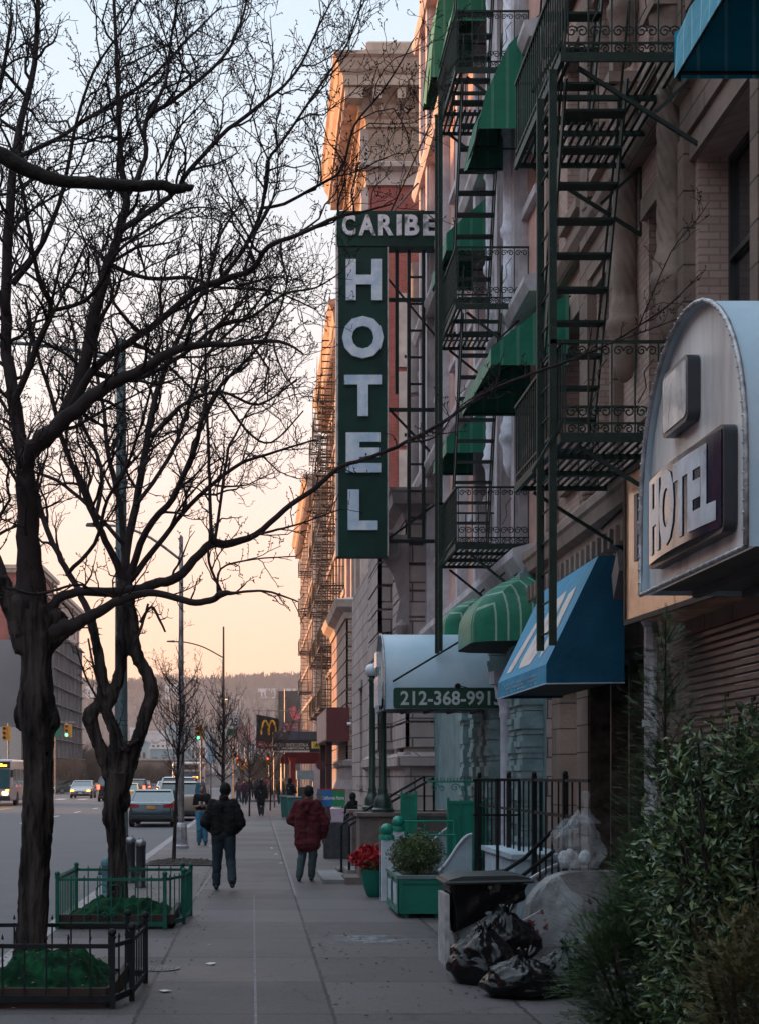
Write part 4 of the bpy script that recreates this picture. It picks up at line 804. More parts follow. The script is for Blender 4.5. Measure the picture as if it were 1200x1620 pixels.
def twigs(mb, Q, R_, rg, lens, gaps, up=.35, t0=.15, lev=0, spread=(35,75), rtip=.003):
    """side shoots along a path, recursively, each crooked, with stubby buds"""
    L_ = 0; nxt = gaps[lev]*rg.uniform(.3,1.2); tot = sum((Q[i+1]-Q[i]).length for i in range(len(Q)-1)); run = 0
    for i in range(len(Q)-1):
        seg = Q[i+1]-Q[i]; l = seg.length
        while l > 1e-6 and run+l > nxt:
            t = (nxt-run)/l; p = Q[i]+seg*t; frac = nxt/tot
            nxt += gaps[lev]*rg.uniform(.5,1.5)
            if frac < t0: continue
            tn = seg.normalized(); ax = Vector((rg.gauss(0,1),rg.gauss(0,1),rg.gauss(0,1))); ax = tn.cross(ax)
            if ax.length < 1e-4: continue
            ax.normalize(); ang = radians(rg.uniform(*spread)); d = (Matrix.Rotation(ang,3,ax) @ tn); d = (d+Vector((0,0,up))).normalized()
            ln = lens[lev]*rg.uniform(.45,1.25)*(1-.45*frac); r0 = min(R_[i]*.62, lens[lev]*.013+.003)
            ns = 6 if lev < 2 else 4; pts = [p]; v = d.copy()
            for k_ in range(ns):
                v = (v+Vector((rg.gauss(0,1),rg.gauss(0,1),rg.gauss(0,1)))*.27+Vector((0,0,up*.18))).normalized(); pts.append(pts[-1]+v*ln/ns)
            rad = [r0+(rtip-r0)*k_/ns for k_ in range(ns+1)]
            mb.tube(pts, rad, 5 if lev == 0 else 3, caps=False)
            if lev < len(lens)-1: twigs(mb, pts, rad, rg, lens, gaps, up, .12, lev+1, spread, rtip)
            else:
                for k_ in range(2, ns+1):
                    if rg.random() < .55:
                        b_ = pts[k_]; dd = Vector((rg.gauss(0,1),rg.gauss(0,1),rg.gauss(0,1)+.4)).normalized()*.018; mb.tube([b_, b_+dd*.6, b_+dd], [.0045,.006,.002], 3, caps=False)
        run += l
def trace(pix, d, rg=None, dz=0, s=None):
    """pixel trace (x, y, r_px[, depth offset]) -> world points at real depth"""
    out_ = []
    n_ = len(pix)
    for i, p in enumerate(pix):
        dd = d+(p[3] if len(p) > 3 else 0)+dz*i/max(1,n_-1); out_.append((W(p[0],p[1],dd), p[2]*dd/F))
    return out_
T1 = 13.5; rg = random.Random(11)
t1 = thing('street_tree', 'big dark bare street tree nearest on the left, its long limb reaching right', 'tree', (XP(50,T1), T1, .15), 'bare street trees')
mb = MB(); tr = [(W(46,1540,T1),.19),(W(48,1500,T1),.165),(W(52,1450,T1),.155),(W(55,1380,T1),.15),(W(60,1300,T1),.155),(W(62,1200,T1),.15),(W(60,1140,T1),.17),(W(60,1125,T1),.18),(W(59,1060,T1),.155),(W(60,1025,T1),.155),(W(58,990,T1),.165),(W(52,950,T1),.16),(W(48,900,T1),.135)]
P = smooth_path([Vector((p[0],p[1],p[2],r)) for p, r in tr], 16)
from mathutils import noise
def knob(i, j, N=56):
    th = 2*pi*j/N; c_, s_ = cos(th), sin(th)
    return 1+.16*noise.noise(Vector((c_*1.2,s_*1.2,i*.16)))+.10*abs(noise.noise(Vector((c_*6,s_*6,i*.22))))*2-.10*abs(noise.noise(Vector((c_*13,s_*13,i*.5))))*2
mb.tube([Vector(p[:3]) for p in P], [p[3]*.92 for p in P], 24)
for (px, py, r, dx) in ((34,1132,.105,-.05),(82,1138,.105,.03),(78,1110,.08,.03),(38,1108,.08,-.03),(74,1200,.09,0)): mb.ball(W(px,py,T1-dx), r, 14, (.8,.8,1.35))
for (p, q_) in (((62,1010,26),(20,960,18)),((62,1010,30),(100,968,15)),((66,1020,26),(112,988,16)),((56,1000,30),(47,900,24)),((20,960,18),(0,915,17)),((40,1030,18),(22,985,12))):
    mb.tube([W(p[0],p[1],T1), W(q_[0],q_[1],T1)], [p[2]*T1/F*.9, q_[2]*T1/F*.85], 16)
def barkify(o, seed):
    for v in o.data.vertices:
        c = v.co; n0 = noise.noise(Vector((c.x*16+seed,c.y*16,c.z*3.4))); n1 = noise.noise(Vector((c.x*38,c.y*38+seed,c.z*6))); n2 = noise.noise(Vector((c.x*3,c.y*3,c.z*2.2+seed)))
        v.co += v.normal*(.024*(.35-abs(n0)*1.7)+.010*(.3-abs(n1)*1.6)+.014*n2-.006)
o_ = remesh('trunk', mb, .019, bark, t1, 3); o_.data.transform(Matrix.Translation(-Vector(t1.location))); barkify(o_, 3)
mb = MB(); LM = []
def L1(pix, dz=0, n_=8, tw=True):
    k0 = pix[0][2]; pix = [(p[0],p[1],p[2]*(.66 if k0 < 19 else (.95-.23*min(1,i/3)))) for i,p in enumerate(pix)]
    Q, R_ = limb(mb, trace(pix, T1, dz=dz), n_, .12, rg); LM.append((Q, R_, tw))
L1([(40,1010,20),(20,960,18),(0,915,17),(-20,850,16),(-45,760,14),(-60,640,11)], .8)
L1([(50,960,26),(46,870,22),(42,790,21),(42,730,20),(60,700,19),(95,670,17),(148,626,15),(190,600,13),(225,585,12),(292,549,9),(360,545,6),(441,540,4),(480,560,2)], -1.2)
L1([(44,760,18),(25,650,15),(12,560,14),(10,450,13),(18,300,11),(32,200,9),(55,100,7),(62,-40,5)], 1.0)
L1([(70,700,17),(110,640,16),(135,575,15),(150,500,14),(170,425,12),(190,365,11),(200,310,10),(193,270,8),(188,180,6),(185,100,5),(180,-20,4)], .9)
L1([(100,672,14),(145,588,10),(200,545,9),(250,510,8),(310,460,7.5),(360,440,7),(400,425,6.5),(425,390,6),(475,370,5),(535,343,4.5),(575,335,3),(620,322,2)], -1.6)
L1([(345,446,6),(385,395,5),(415,330,4.5),(425,255,4),(450,220,3.5),(500,145,3),(540,85,2.5),(565,30,2),(575,-30,1.5)], -.8)
L1([(412,330,4),(450,322,4),(500,295,3.6),(540,268,3.2),(560,200,2.6),(600,150,2.2),(630,105,1.8),(655,60,1.2)], -.9)
L1([(190,365,8),(250,325,7),(280,300,6),(300,270,5.5),(350,215,5),(400,175,4.5),(450,135,3.5),(480,95,3),(505,40,2.3),(530,-10,1.6)], .7)
L1([(205,305,7),(230,250,6),(232,190,5.5),(280,155,5),(350,95,4),(380,40,3),(395,-20,2.2)], 1.2)
L1([(232,190,5),(262,130,4),(270,70,3.2),(285,-20,2.5)], .2)
L1([(22,640,9),(50,570,8),(80,492,7),(65,450,6),(50,390,5.5),(38,310,4.5),(20,240,3.5),(-10,180,2.5)], -1.1)
L1([(80,492,5.5),(130,478,5),(160,450,4.5),(185,400,4),(240,360,3.3),(300,330,2.4),(345,330,1.6)], -1.5)
L1([(150,590,8),(215,600,6),(290,560,5),(340,520,4.5),(400,500,4),(450,465,3),(500,455,2.2),(540,430,1.5)], 1.3)
L1([(175,420,6),(235,440,5),(300,440,4.5),(350,455,3.5),(430,460,2.5),(500,490,1.6)], 1.0)
L1([(20,450,8),(70,380,6),(100,300,5),(120,200,4),(150,110,3.2),(205,30,2.4),(230,-40,1.6)], -.8)
L1([(25,250,6),(90,220,5),(150,180,4.5),(230,130,3.5),(300,60,2.6),(350,10,1.8)], 1.6)
L1([(12,500,8),(-20,400,7),(-30,250,6),(0,140,5),(20,20,4)], -.5)
# long low limb crossing to the right, with its knob and suckers
Q1 = [(72,975,15),(92,948,11.5),(121,937,11),(180,936,12),(216,932,12),(247,923,12),(279,914,11.5),(315,878,10),(337,860,11),(360,860,10),(405,846,7.5),(450,806,6.5),(495,775,6),(540,738,5.2),(590,722,4.6),(640,700,4.6),(700,668,4.4),(760,625,4),(830,595,3.8),(900,570,3.2),(960,545,2.8),(1010,515,2.3),(1060,480,1.8),(1110,430,1.2)]
L1(Q1, .8, 9)
L1([(80,1000,20),(105,990,16),(130,983,13),(155,968,12),(190,950,9.5),(235,938,8),(275,946,7.5),(310,953,7.5),(338,948,7.5),(350,940,8),(372,938,3.5),(400,935,2.8),(430,937,2.4),(472,952,1.6)], -.5)
L1([(335,858,4.5),(332,760,4),(329,680,3.4),(326,610,3),(325,560,2.2),(330,500,1.5)], .3)
L1([(340,858,4),(350,790,3.6),(362,710,3.2),(372,690,2.8),(400,640,2),(440,610,1.4)], .5)
L1([(350,935,3.6),(331,890,3.2),(332,850,2.6),(330,838,2)], .1)
L1([(400,848,2.6),(430,840,3),(470,830,2.2),(540,805,1.4)], .3)
L1([(345,938,3.5),(350,900,2.6),(400,885,2),(470,880,1.4)], .2)
L1([(640,700,2.6),(690,690,2),(730,640,1.6),(800,600,1.2)], .3); L1([(1010,515,1.6),(1060,400,1.5),(1100,350,1.2),(1120,320,.8)], -.2); L1([(960,545,1.6),(1030,520,1.4),(1080,500,1)], .2)
L1([(195,950,4),(150,935,3.2),(120,925,3),(60,940,3.5),(15,930,3)], -.9)
for k_, (Q, R_, tw_) in enumerate(LM):
    up_ = .35
    if k_ in (17,):  # long limb: sparse short shoots beyond its knob
        twigs(mb, Q[36:], R_[36:], rg, [.40,.12], [.26,.09], .5, .0); twigs(mb, Q[:36], R_[:36], rg, [.8,.35,.10], [.4,.14,.08], .6, .1)
    elif k_ >= 18: twigs(mb, Q, R_, rg, [.5,.18], [.16,.08], .4, .05)
    else: twigs(mb, Q, R_, rg, [1.25,.55,.17], [.18,.105,.07], up_, .12)
obj('crown', mb, twigm, t1, smooth=True)
# second tree
T2 = 19.3; rg = random.Random(23)
t2 = thing('street_tree', 'second bare street tree, its trunk splitting into three crooked limbs inside the green guard', 'tree', (XP(186,T2), T2, .2), 'bare street trees')
mb = MB(); P = smooth_path([Vector((*W(px,py,T2), r*T2/F)) for px, py, r in [(187,1425,20),(187,1400,17),(186,1350,15.5),(183,1310,17.5),(180,1290,19),(184,1262,20),(187,1240,22),(190,1222,23)]], 6)
mb.tube([Vector(p[:3]) for p in P], [p[3]*.95 for p in P], 20)
for (px, py, r) in ((172,1290,.12),(198,1265,.11),(190,1335,.1)): mb.ball(W(px,py,T2-.03), r, 10, (.8,.8,1.5))
for pix in ([(178,1232,14),(167,1205,12),(150,1160,11.5),(143,1133,12),(156,1115,10),(163,1095,9.5),(160,1055,9),(147,990,9),(143,972,8.5)],
            [(186,1225,12),(184,1165,11),(170,1127,9.5),(180,1100,10),(190,1062,10),(195,1005,11),(197,955,13),(200,925,14)],
            [(197,1225,15),(215,1180,12),(229,1135,12),(240,1100,12),(234,1068,11),(218,1040,11),(208,1000,14),(200,955,15),(200,922,14)]):
    limb(mb, trace(pix, T2), 12, .05, rg, 6)
o_ = remesh('trunk', mb, .019, bark, t2, 2); o_.data.transform(Matrix.Translation(-Vector(t2.location))); barkify(o_, 9)
mb = MB(); LM = []
def L2(pix, dz=0):
    pix = [(p[0],p[1],p[2]*(.70)) for p in pix]
    Q, R_ = limb(mb, trace(pix, T2, dz=dz), 7, .12, rg); LM.append((Q, R_))
L2([(143,975,8.5),(130,945,7.5),(103,896,7),(85,860,6.5),(66,812,6),(52,760,5),(30,700,4),(10,620,3)], .6)
L2([(200,930,11),(180,880,8.5),(155,830,7.5),(130,770,6.5),(100,700,6),(85,640,5),(60,560,4),(40,470,3)], -1)
L2([(198,930,11),(202,860,10),(215,800,9),(232,700,8),(255,600,6.5),(290,520,5),(330,440,4),(350,370,3),(390,310,2)], 1)
L2([(202,925,9),(232,840,8),(275,785,7),(310,705,6),(318,670,5),(350,610,4.5),(400,560,3.5),(440,500,2.6),(460,420,1.8)], -1.4)
L2([(200,920,8),(190,800,6.5),(172,720,5.5),(165,650,4.5),(150,560,4),(160,470,3),(150,380,2)], 1.8)
L2([(205,920,8),(260,850,6),(300,800,5.2),(370,740,4.2),(420,720,3.2),(500,695,2)], .8)
L2([(240,690,5),(290,640,4.2),(350,620,3.5),(410,640,2.8),(470,600,2)], 2.2)
L2([(215,800,5),(270,720,4.6),(300,640,4),(330,560,3.6),(390,500,3),(440,440,2)], 1.8)
L2([(110,905,5),(150,860,4.5),(170,790,4),(200,740,3.5),(230,650,3),(250,560,2.2)], -1.6)
L2([(195,860,5),(140,800,4.5),(90,760,4),(40,740,3),(0,700,2.2)], 1.2)
L2([(345,615,3.4),(390,680,2.8),(430,700,2.2),(480,650,1.6)], .6)
L2([(150,830,5),(160,740,4.5),(120,640,4),(120,540,3.4),(90,440,2.8)], 2.0)
for (Q, R_) in LM: twigs(mb, Q, R_, rg, [1.4,.6,.19], [.20,.12,.085], .35, .2)
for pix in ([(222,985,2.6),(240,960,2.4),(255,985,2),(262,1000,1.6)],[(163,1102,2.2),(150,1060,2),(140,1010,1.6)],[(205,1187,3.6),(190,1182,3),(183,1150,2.4),(140,1080,1.8),(120,1020,1.2)],[(220,1170,3.5),(205,1180,3),(195,1175,2.4)],[(212,1020,3),(225,990,2.4),(235,955,2)]):
    Q, R_ = limb(mb, trace(pix, T2-.1), 5, .1, rg); twigs(mb, Q, R_, rg, [.4,.15], [.14,.08], .3, .1)
obj('crown', mb, twigm, t2, smooth=True)
# a third tree, its trunk out of the picture on the left: one sawn limb reaches in
T3 = 6.4; rg = random.Random(31)
t3 = thing('street_tree', 'sawn-off thick dark limb reaching in at the upper left edge from a near tree', 'tree', (-2.1, T3-.6, 0), 'bare street trees')
mb = MB(); P = [Vector((-2.1,T3-.6,0)),Vector((-2.08,T3-.6,1.4)),Vector((-2.0,T3-.55,2.6)),Vector((-1.8,T3-.4,3.6)),Vector((-1.75,T3-.3,5.4))]
Q, R_ = limb(mb, [(p, r) for p, r in zip(P, (.2,.17,.16,.13,.08))], 12, .05, rg); obj('trunk', mb, bark, t3, smooth=True)
mb = MB(); Q, R_ = limb(mb, [(Vector((-1.8,T3-.4,3.6)),.07)]+trace([(-120,190,15),(-40,225,14),(20,255,12.5),(60,275,11),(110,288,9.5),(170,290,9),(215,294,9),(250,293,8),(275,298,8),(300,297,5.5),(306,297,4)], T3), 10, .1, rg)
twigs(mb, Q[-14:], R_[-14:], rg, [.14,.07], [.07,.05], .3, 0); obj('crown', mb, M('near_limb_bark', (.02,.017,.016), .95, .4, 12, .9, 30, spec=.1), t3, smooth=True)
# young trees further along the kerb
def sapling(label, px, base_d, htop, w_, seed, name='young_tree', lean=0, trunk_r=.035, n_=26):
    rg = random.Random(seed); x = XP(px, base_d); R = thing(name, label, 'tree', (x, base_d, 0), 'young bare trees by the kerb')
    mb = MB(); P = [(Vector((x,base_d,-.02)),trunk_r*1.3),(Vector((x+lean*.3,base_d,1.0)),trunk_r),(Vector((x+lean*.7,base_d,2.0)),trunk_r*.8)]; limb(mb, P, 8, .05, rg); obj('trunk', mb, bark, R, smooth=True)
    mb = MB(); top = Vector((x+lean, base_d, htop)); b = P[-1][0]
    Q, R_ = limb(mb, [(b,trunk_r*.8),(b.lerp(top,.4)+Vector((.05,0,0)),trunk_r*.5),(b.lerp(top,.75),trunk_r*.3),(top,.004)], 6, .1, rg); twigs(mb, Q, R_, rg, [.5,.2], [.15,.09], .5, .2)
    for i in range(n_):
        t = rg.uniform(-.15,.6); p = b.lerp(top,max(t,-.1)); a = rg.uniform(0,2*pi); l = w_*(1-.6*max(t,0)); e = p+Vector((cos(a)*l, sin(a)*l, l*rg.uniform(1.1,2.0)))
        m_ = p.lerp(e,.5)+Vector((cos(a)*l*.15,sin(a)*l*.15,-l*.1)); Q, R_ = limb(mb, [(p,.014),(m_,.009),(e,.003)], 4, .2, rg, 3); twigs(mb, Q, R_, rg, [.5,.2,.08], [.16,.1,.07], .5, .1, rtip=.003)
    obj('crown', mb, twigm, R, smooth=True); return R
from mathutils import noise
# ---------------- tree guards ----------------
def guard(label, path, closed, h, mat, bars=.155, heart=False, rails=(.10,.62), soil=None, turf=True, soilm=None, ph=.72):
    x0, y0 = path[0]; R = thing('tree_guard', label, 'tree guard', (x0, y0, 0), 'iron guards round the street trees')
    n_ = len(path); segs = [(path[i], path[(i+1)%n_]) for i in range(n_ if closed else n_-1)]
    for (x, y) in path:
        q = MB(); q.box(x-.022, x+.022, y-.022, y+.022, 0, ph); q.ball((x,y,ph+.03), .034, 10); q.box(x-.03,x+.03,y-.03,y+.03,ph-.02,ph); obj('post', q, mat, R)
    for si, (a, b_) in enumerate(segs):
        A_ = Vector((*a,0)); B_ = Vector((*b_,0)); L_ = (B_-A_).length; q = MB()
        for z in rails: q.bar(A_+Vector((0,0,z)), B_+Vector((0,0,z)), .02, .035 if z > .3 else .055)
        k_ = max(1, int(L_/bars))
        for i in range(1, k_):
            p = A_.lerp(B_, i/k_); q.box(p.x-.007, p.x+.007, p.y-.007, p.y+.007, rails[0], ph-.06+.03*(i%2)); q.lathe([(.007,ph-.03),(.012,ph-.02),(.002,ph+.015)], p.x, p.y, 5)
        if heart and si == 0:
            c = A_.lerp(B_,.48)
            for s_ in (-1,1):
                q.tube([c+Vector((s_*v,-.01,z)) for v,z in ((0,.16),(.10,.30),(.155,.42),(.15,.50),(.10,.545),(.04,.53),(.015,.48),(.04,.445),(.07,.46))], .007, 4)
                spiral(q, (c.x+s_*.05, c.y-.01, .17), .04, s_)
        obj('panel', q, mat, R)
    return R
G1 = [(-2.36,12.05),(-1.14,12.05),(-1.02,12.5),(-.985,13.55),(-1.16,13.75),(-2.36,13.75)]
guard('low black iron tree guard with ball tops round the nearest tree', G1, True, .7, iron_black, rails=(.08,.50), ph=.58)
G2 = [(-2.40,18.35),(-1.10,18.35),(-.90,19.0),(-.86,20.1),(-.98,20.3),(-2.40,20.3)]
guard('green painted iron tree guard with a heart scroll round the second tree', G2, True, .7, M('guard_green', (.0,.085,.055), .5, .25, 9, .15, 60, spec=.3), heart=True, rails=(.06,.60), ph=.64)
def mound(name, label, cat, x0, x1, y0, y1, h, mat, seed, kind=None, n_=60, side=.08):
    q = MB(); G = []
    for j in range(n_+1):
        for i in range(n_+1):
            u, v = i/n_, j/n_; e = min(u,1-u,v,1-v); k = min(1, e/.28); k = k*k*(3-2*k)
            z = side+(h-side)*k*(.82+.35*noise.noise(Vector((u*2.2+seed,v*2.2,0)))) - .10*abs(noise.noise(Vector((u*4+v*2+seed,v*7,0))))*k + .05*noise.noise(Vector((u*17,v*17+seed,0)))*min(1,e*9)
            G.append((x0+(x1-x0)*u, y0+(y1-y0)*v, z))
    m_ = n_+1; q.add(G, [(j*m_+i,j*m_+i+1,(j+1)*m_+i+1,(j+1)*m_+i) for j in range(n_) for i in range(n_)])
    q.box(x0,x1,y0,y1,0.001,side-.03)
    o = obj(name, q, mat, smooth=False); o['kind'] = 'stuff'; o['label'] = label; o['category'] = cat; return o
turf = M('turf_green', (.003,.020,.010), .95, .4, 6, 1.0, 120, col2=(.008,.075,.03), lo=.42, hi=.66, spec=.1)
mound('turf_mound', 'dark green artificial turf heaped round the nearest trunk', 'turf', -2.33, -1.2, 12.1, 13.7, .42, turf, 1)
mound('turf_mound', 'green artificial turf heaped inside the green tree guard', 'turf', -2.37, -1.0, 18.42, 20.2, .34, turf, 4)
soil = M('tree_pit_soil', (.035,.025,.02), .95, .4, 9, .9, 60)
mound('soil_patch', 'flat bare soil patch round the slender young tree', 'soil', -2.3, -.85, 31.2, 33.0, .10, soil, 7, side=.02)
q = MB(); 
for (x0,x1,y0,y1) in ((-2.34,-1.19,12.09,12.13),(-1.19,-1.15,12.13,13.7)): q.box(x0,x1,y0,y1,0,.16)
o = obj('pit_edging', q, M('edging_brick', (.035,.018,.015), .85)); tag(o, 'low brick edging at the foot of the nearest turf heap', 'edging')
q = MB(); q.box(-2.38,-1.06,18.38,18.42,0,.17); q.box(-1.06,-1.0,18.42,20.2,0,.17); tag(obj('pit_edging', q, MT['edging_brick']), 'low brick edging under the turf inside the green guard', 'edging')

# ---------------- kerbside furniture ----------------
cyl = M('cylinder_black', (.02,.021,.023), .3, .3, 6, .08, 20, spec=.6)
for (px, d, lb) in ((207,26.3,'left-hand black steel waste cylinder behind the second tree'),(223,25.2,'right-hand black steel waste cylinder, the taller one behind the second tree')):
    x = XP(px,d); R = thing('waste_cylinder', lb, 'bin', (x,d,0), 'pair of black cylinders by the kerb'); q = MB()
    q.lathe([(.09,0),(.09,.03),(.082,.04),(.082,.66),(.09,.67),(.09,.70),(.082,.71)], x, d, 20); obj('body', q, cyl, R, smooth=True, angle=40)
    q = MB(); q.lathe([(.084,.711),(.092,.72),(.092,.75),(.06,.79),(.02,.80)], x, d, 20); q.tube([(x-.03,d,.79),(x-.03,d,.83),(x+.03,d,.83),(x+.03,d,.79)], .008, 5); obj('lid', q, M('cap_steel', (.2,.2,.21), .35, .2, 5, .1, metal=.6), R, smooth=True, angle=40)
x = XP(169,23.5); R = thing('standpipe', 'short teal standpipe peeking out left of the second trunk', 'hydrant', (x,23.5,-.12)); q = MB(); q.lathe([(.1,-.13),(.1,.0),(.075,.03),(.075,.45),(.09,.46),(.09,.52),(.05,.58),(.02,.6)], x, 23.5, 16); obj('body', q, M('teal_iron', (.05,.13,.15), .5), R, smooth=True, angle=40); q = MB(); q.tube([(x-.13,23.5,.36),(x+.13,23.5,.36)], .04, 10); obj('nozzle', q, MT['teal_iron'], R)
polem = M('pole_grey_green', (.10,.14,.15), .5, .3, 3, .1, 20, metal=.3); polesil = M('pole_galvanised', (.17,.16,.165), .45, .5, 6, .2, 25, metal=.4)
def lamp_pole(label, px, d, ztop, r0, r1, mat, arms, base=None, lit=False):
    x = XP(px,d); R = thing('street_lamp', label, 'street lamp', (x,d,0), 'lamp posts along the kerb'); q = MB(); q.lathe([(r0,0),(r0,.01),(r0*.95,1.2),(r1,ztop),(.01,ztop+.05)], x, d, 14); obj('pole', q, mat, R, smooth=True, angle=50)
    if base: q = MB(); q.lathe([(base,0),(base,.06),(base*.85,.1),(base*.75,.55),(base*.6,.62),(r0,.66)], x, d, 8); obj('base', q, M('base_silver', (.32,.31,.33), .45, .4, 6, .2, metal=.3), R)
    for (dx, dz, z) in arms:
        q = MB(); P = [Vector((x,d,z)), Vector((x+dx*.4,d,z+dz*.65)), Vector((x+dx*.75,d,z+dz*.95)), Vector((x+dx,d,z+dz))]; q.tube(smooth_path(P,4), .035, 7)
        obj('arm', q, mat, R, smooth=True)
        q = MB(); e = P[-1]; q.add([(e.x-.45*(1 if dx<0 else -1)*1,d-.1,e.z-.02),(e.x,d-.13,e.z-.04),(e.x,d+.13,e.z-.04),(e.x-.45*(1 if dx<0 else -1),d+.1,e.z-.02),(e.x-.42*(1 if dx<0 else -1),d-.07,e.z+.05),(e.x,d-.1,e.z+.07),(e.x,d+.1,e.z+.07),(e.x-.42*(1 if dx<0 else -1),d+.07,e.z+.05)],[(0,3,2,1),(4,5,6,7),(0,1,5,4),(1,2,6,5),(2,3,7,6),(3,0,4,7)])
        h_ = obj('lamp_head', q, MT['dark_frame_paint'], R)
        if lit: q = MB(); q.box(min(e.x,e.x-.4*(1 if dx<0 else -1)),max(e.x,e.x-.4*(1 if dx<0 else -1)),d-.08,d+.08,e.z-.07,e.z-.045); obj('lens', q, M('lamp_glow', (1,.6,.3), .5, 0, 1, 0, emis=(1,.55,.25), es=6), h_)
    return R
lamp_pole('tall blue-grey lamp post rising behind the second tree', 192, 28, 9.9, .135, .085, polem, [(-2.4,.35,9.5)])
lamp_pole('lamp post with silver flared base beside the girl in jeans', 287, 39, 8.0, .085, .05, polesil, [(-2.0,.9,7.4)], base=.2)
lamp_pole('dark lamp post whose arm reaches left against the peach sky', 354, 84, 10.1, .09, .05, M('pole_dark', (.03,.028,.03), .6), [(-2.7,.9,8.4)])
lamp_pole('far lamp post with its lamp lit orange before the hill', 377, 125, 8.2, .09, .06, polesil, [(.9*-1,.35,7.9)], lit=True)
R = thing('parking_meter_kiosk', 'dark parking meter kiosk with a blue P sign at the kerb', 'parking meter', (XP(318,45),45,0)); x = XP(318,45); q = MB(); q.box(x-.12,x+.12,44.9,45.1,0,1.35); q.box(x-.16,x+.16,44.86,45.14,1.35,1.5); obj('cabinet', q, cyl, R); q = MB(); q.box(x-.14,x+.14,44.85,44.88,1.02,1.66); bl = obj('sign_plate', q, M('sign_blue', (.01,.12,.22), .4), R); text_fit('P', M('sign_white', (.6,.62,.65), .5, .05), R, 'Y', 44.85, x-.02, x+.1, 1.1, 1.35, .004, .03)
def post_sign(label, px, d, h_, plates, cat='sign', r=.03):
    x = XP(px,d); R = thing('road_sign', label, cat, (x,d,0)); q = MB(); q.tube([(x,d,0),(x,d,h_)], r, 8); obj('post', q, polesil, R)
    for (dx, w_, z0, z1, mat, txt, tm) in plates:
        q = MB(); q.box(x+dx-w_/2, x+dx+w_/2, d-.07, d-.05, z0, z1); obj('plate', q, mat, R)
        if txt: text_fit(txt, tm, R, 'Y', d-.07, x+dx-w_*.34, x+dx+w_*.34, z0+(z1-z0)*.15, z0+(z1-z0)*.6, .004, .03)
    return R
wht = M('sign_face_white', (.5,.48,.48), .5, .1); blk = M('sign_black', (.02,.02,.02), .5); 
post_sign('white road sign reading 25 beside the far lamp', 370, 110, 6.9, [(0,.85,5.3,6.6,wht,'25',blk)], r=.05)
post_sign('pinkish no-turn road sign over the crowd', 388, 118, 6.0, [(0,1.5,2.75+1.6,5.9,M('sign_pink', (.45,.28,.25), .5),None,None)], r=.05)
post_sign('narrow pale parking sign panel beside the young tree', 334, 60, 3.4, [(0,.26,2.35,3.2,M('sign_pale_blue', (.25,.32,.36), .5),None,None)])
post_sign('green street name sign high over the crossing', 368, 121, 5.9, [(.6,2.0,5.1,5.6,M('sign_green_street', (.0,.12,.07), .5),None,None)], r=.04)
# ---------------- traffic signals ----------------
yel = M('signal_yellow', (.45,.22,.02), .45, .15); sblk = M('signal_black', (.015,.015,.015), .5)
glo = {'green': M('signal_green_lit', (.1,.9,.5), .5, 0, 1, 0, emis=(.05,.9,.45), es=5), 'red': M('signal_red_lit', (.9,.05,.03), .5, 0, 1, 0, emis=(1,.05,.02), es=5), 'amber': M('signal_amber_lit', (1,.4,.05), .5, 0, 1, 0, emis=(1,.35,.03), es=4)}
def signal(label, px, py, d, lit, ped=False, pole=None, s_=1.0):
    x, z = XP(px,d), ZP(py,d); R = thing('traffic_light', label, 'traffic light', (x,d,z)); w_, hh = .18*s_, .55*s_
    if not ped:
        q = MB(); q.box(x-w_,x+w_,d-.15,d+.15,z-hh,z+hh); q.box(x+w_+.03,x+w_*2.4,d-.05,d+.25,z-hh,z+hh); obj('housing', q, yel, R)
        for i, c in enumerate(('red','amber','green')):
            zz = z+hh*.66-i*hh*.66; q = MB(); q.tube([(x,d-.155,zz),(x,d-.18,zz)], w_*.62, 12); obj('lens', q, glo[c] if c == lit else sblk, R)
            q = MB(); q.add([(x+cos(a)*w_*.75,y,zz+sin(a)*w_*.75) for y in (d-.15,d-.38) for a in [pi*k/8 for k in range(9)]], [(k,k+1,k+10,k+9) for k in range(8)]); obj('visor', q, yel, R)
    else:
        q = MB(); q.box(x-.28,x+.28,d-.15,d+.12,z-.28,z+.28); obj('housing', q, yel, R); q = MB(); q.box(x-.2,x+.2,d-.16,d-.151,z-.18,z+.18); obj('lens', q, M('ped_face', (.4,.13,.03), .5), R)
    q = MB()
    if pole == 'arm': q.tube([(x-3.5,d+.1,z+hh+.25),(x+.9,d+.1,z+hh+.2)], .06, 6); q.tube([(x,d+.1,z+hh),(x,d+.1,z+hh+.25)], .04, 6); q.tube([(x-3.5,d+.1,-.1),(x-3.5,d+.1,z+hh+.3)], .1, 8)
    else: q.tube([(x+w_*1.3,d+.35,0),(x+w_*1.3,d+.35,z+hh+.3)], .08, 8)
    obj('pole', q, polesil, R); return R
signal('yellow traffic light showing green, right of the nearest trunk', 106, 1156, 150, 'green', pole='arm', s_=1.15)
signal('yellow traffic light at the far left edge of the picture', 8, 1160, 140, None, s_=1.2)
signal('yellow traffic light showing green behind the young tree', 314, 1160, 112, 'green', s_=.9)
signal('traffic light showing red left of the hanging banner', 376, 1203, 122, 'red', s_=.5)
signal('traffic light showing red below the hanging banner', 424, 1204, 135, 'red', s_=.6)
signal('orange pedestrian signal box over the crowd', 386, 1212, 119, None, ped=True)
x = XP(88,145); R = post_sign('small green street sign hanging beside the left traffic light', 88, 145, 7.0, [(0,1.1,ZP(1161,145)-.3,ZP(1153,145)+.3,MT['sign_green_street'],None,None)], r=.06)

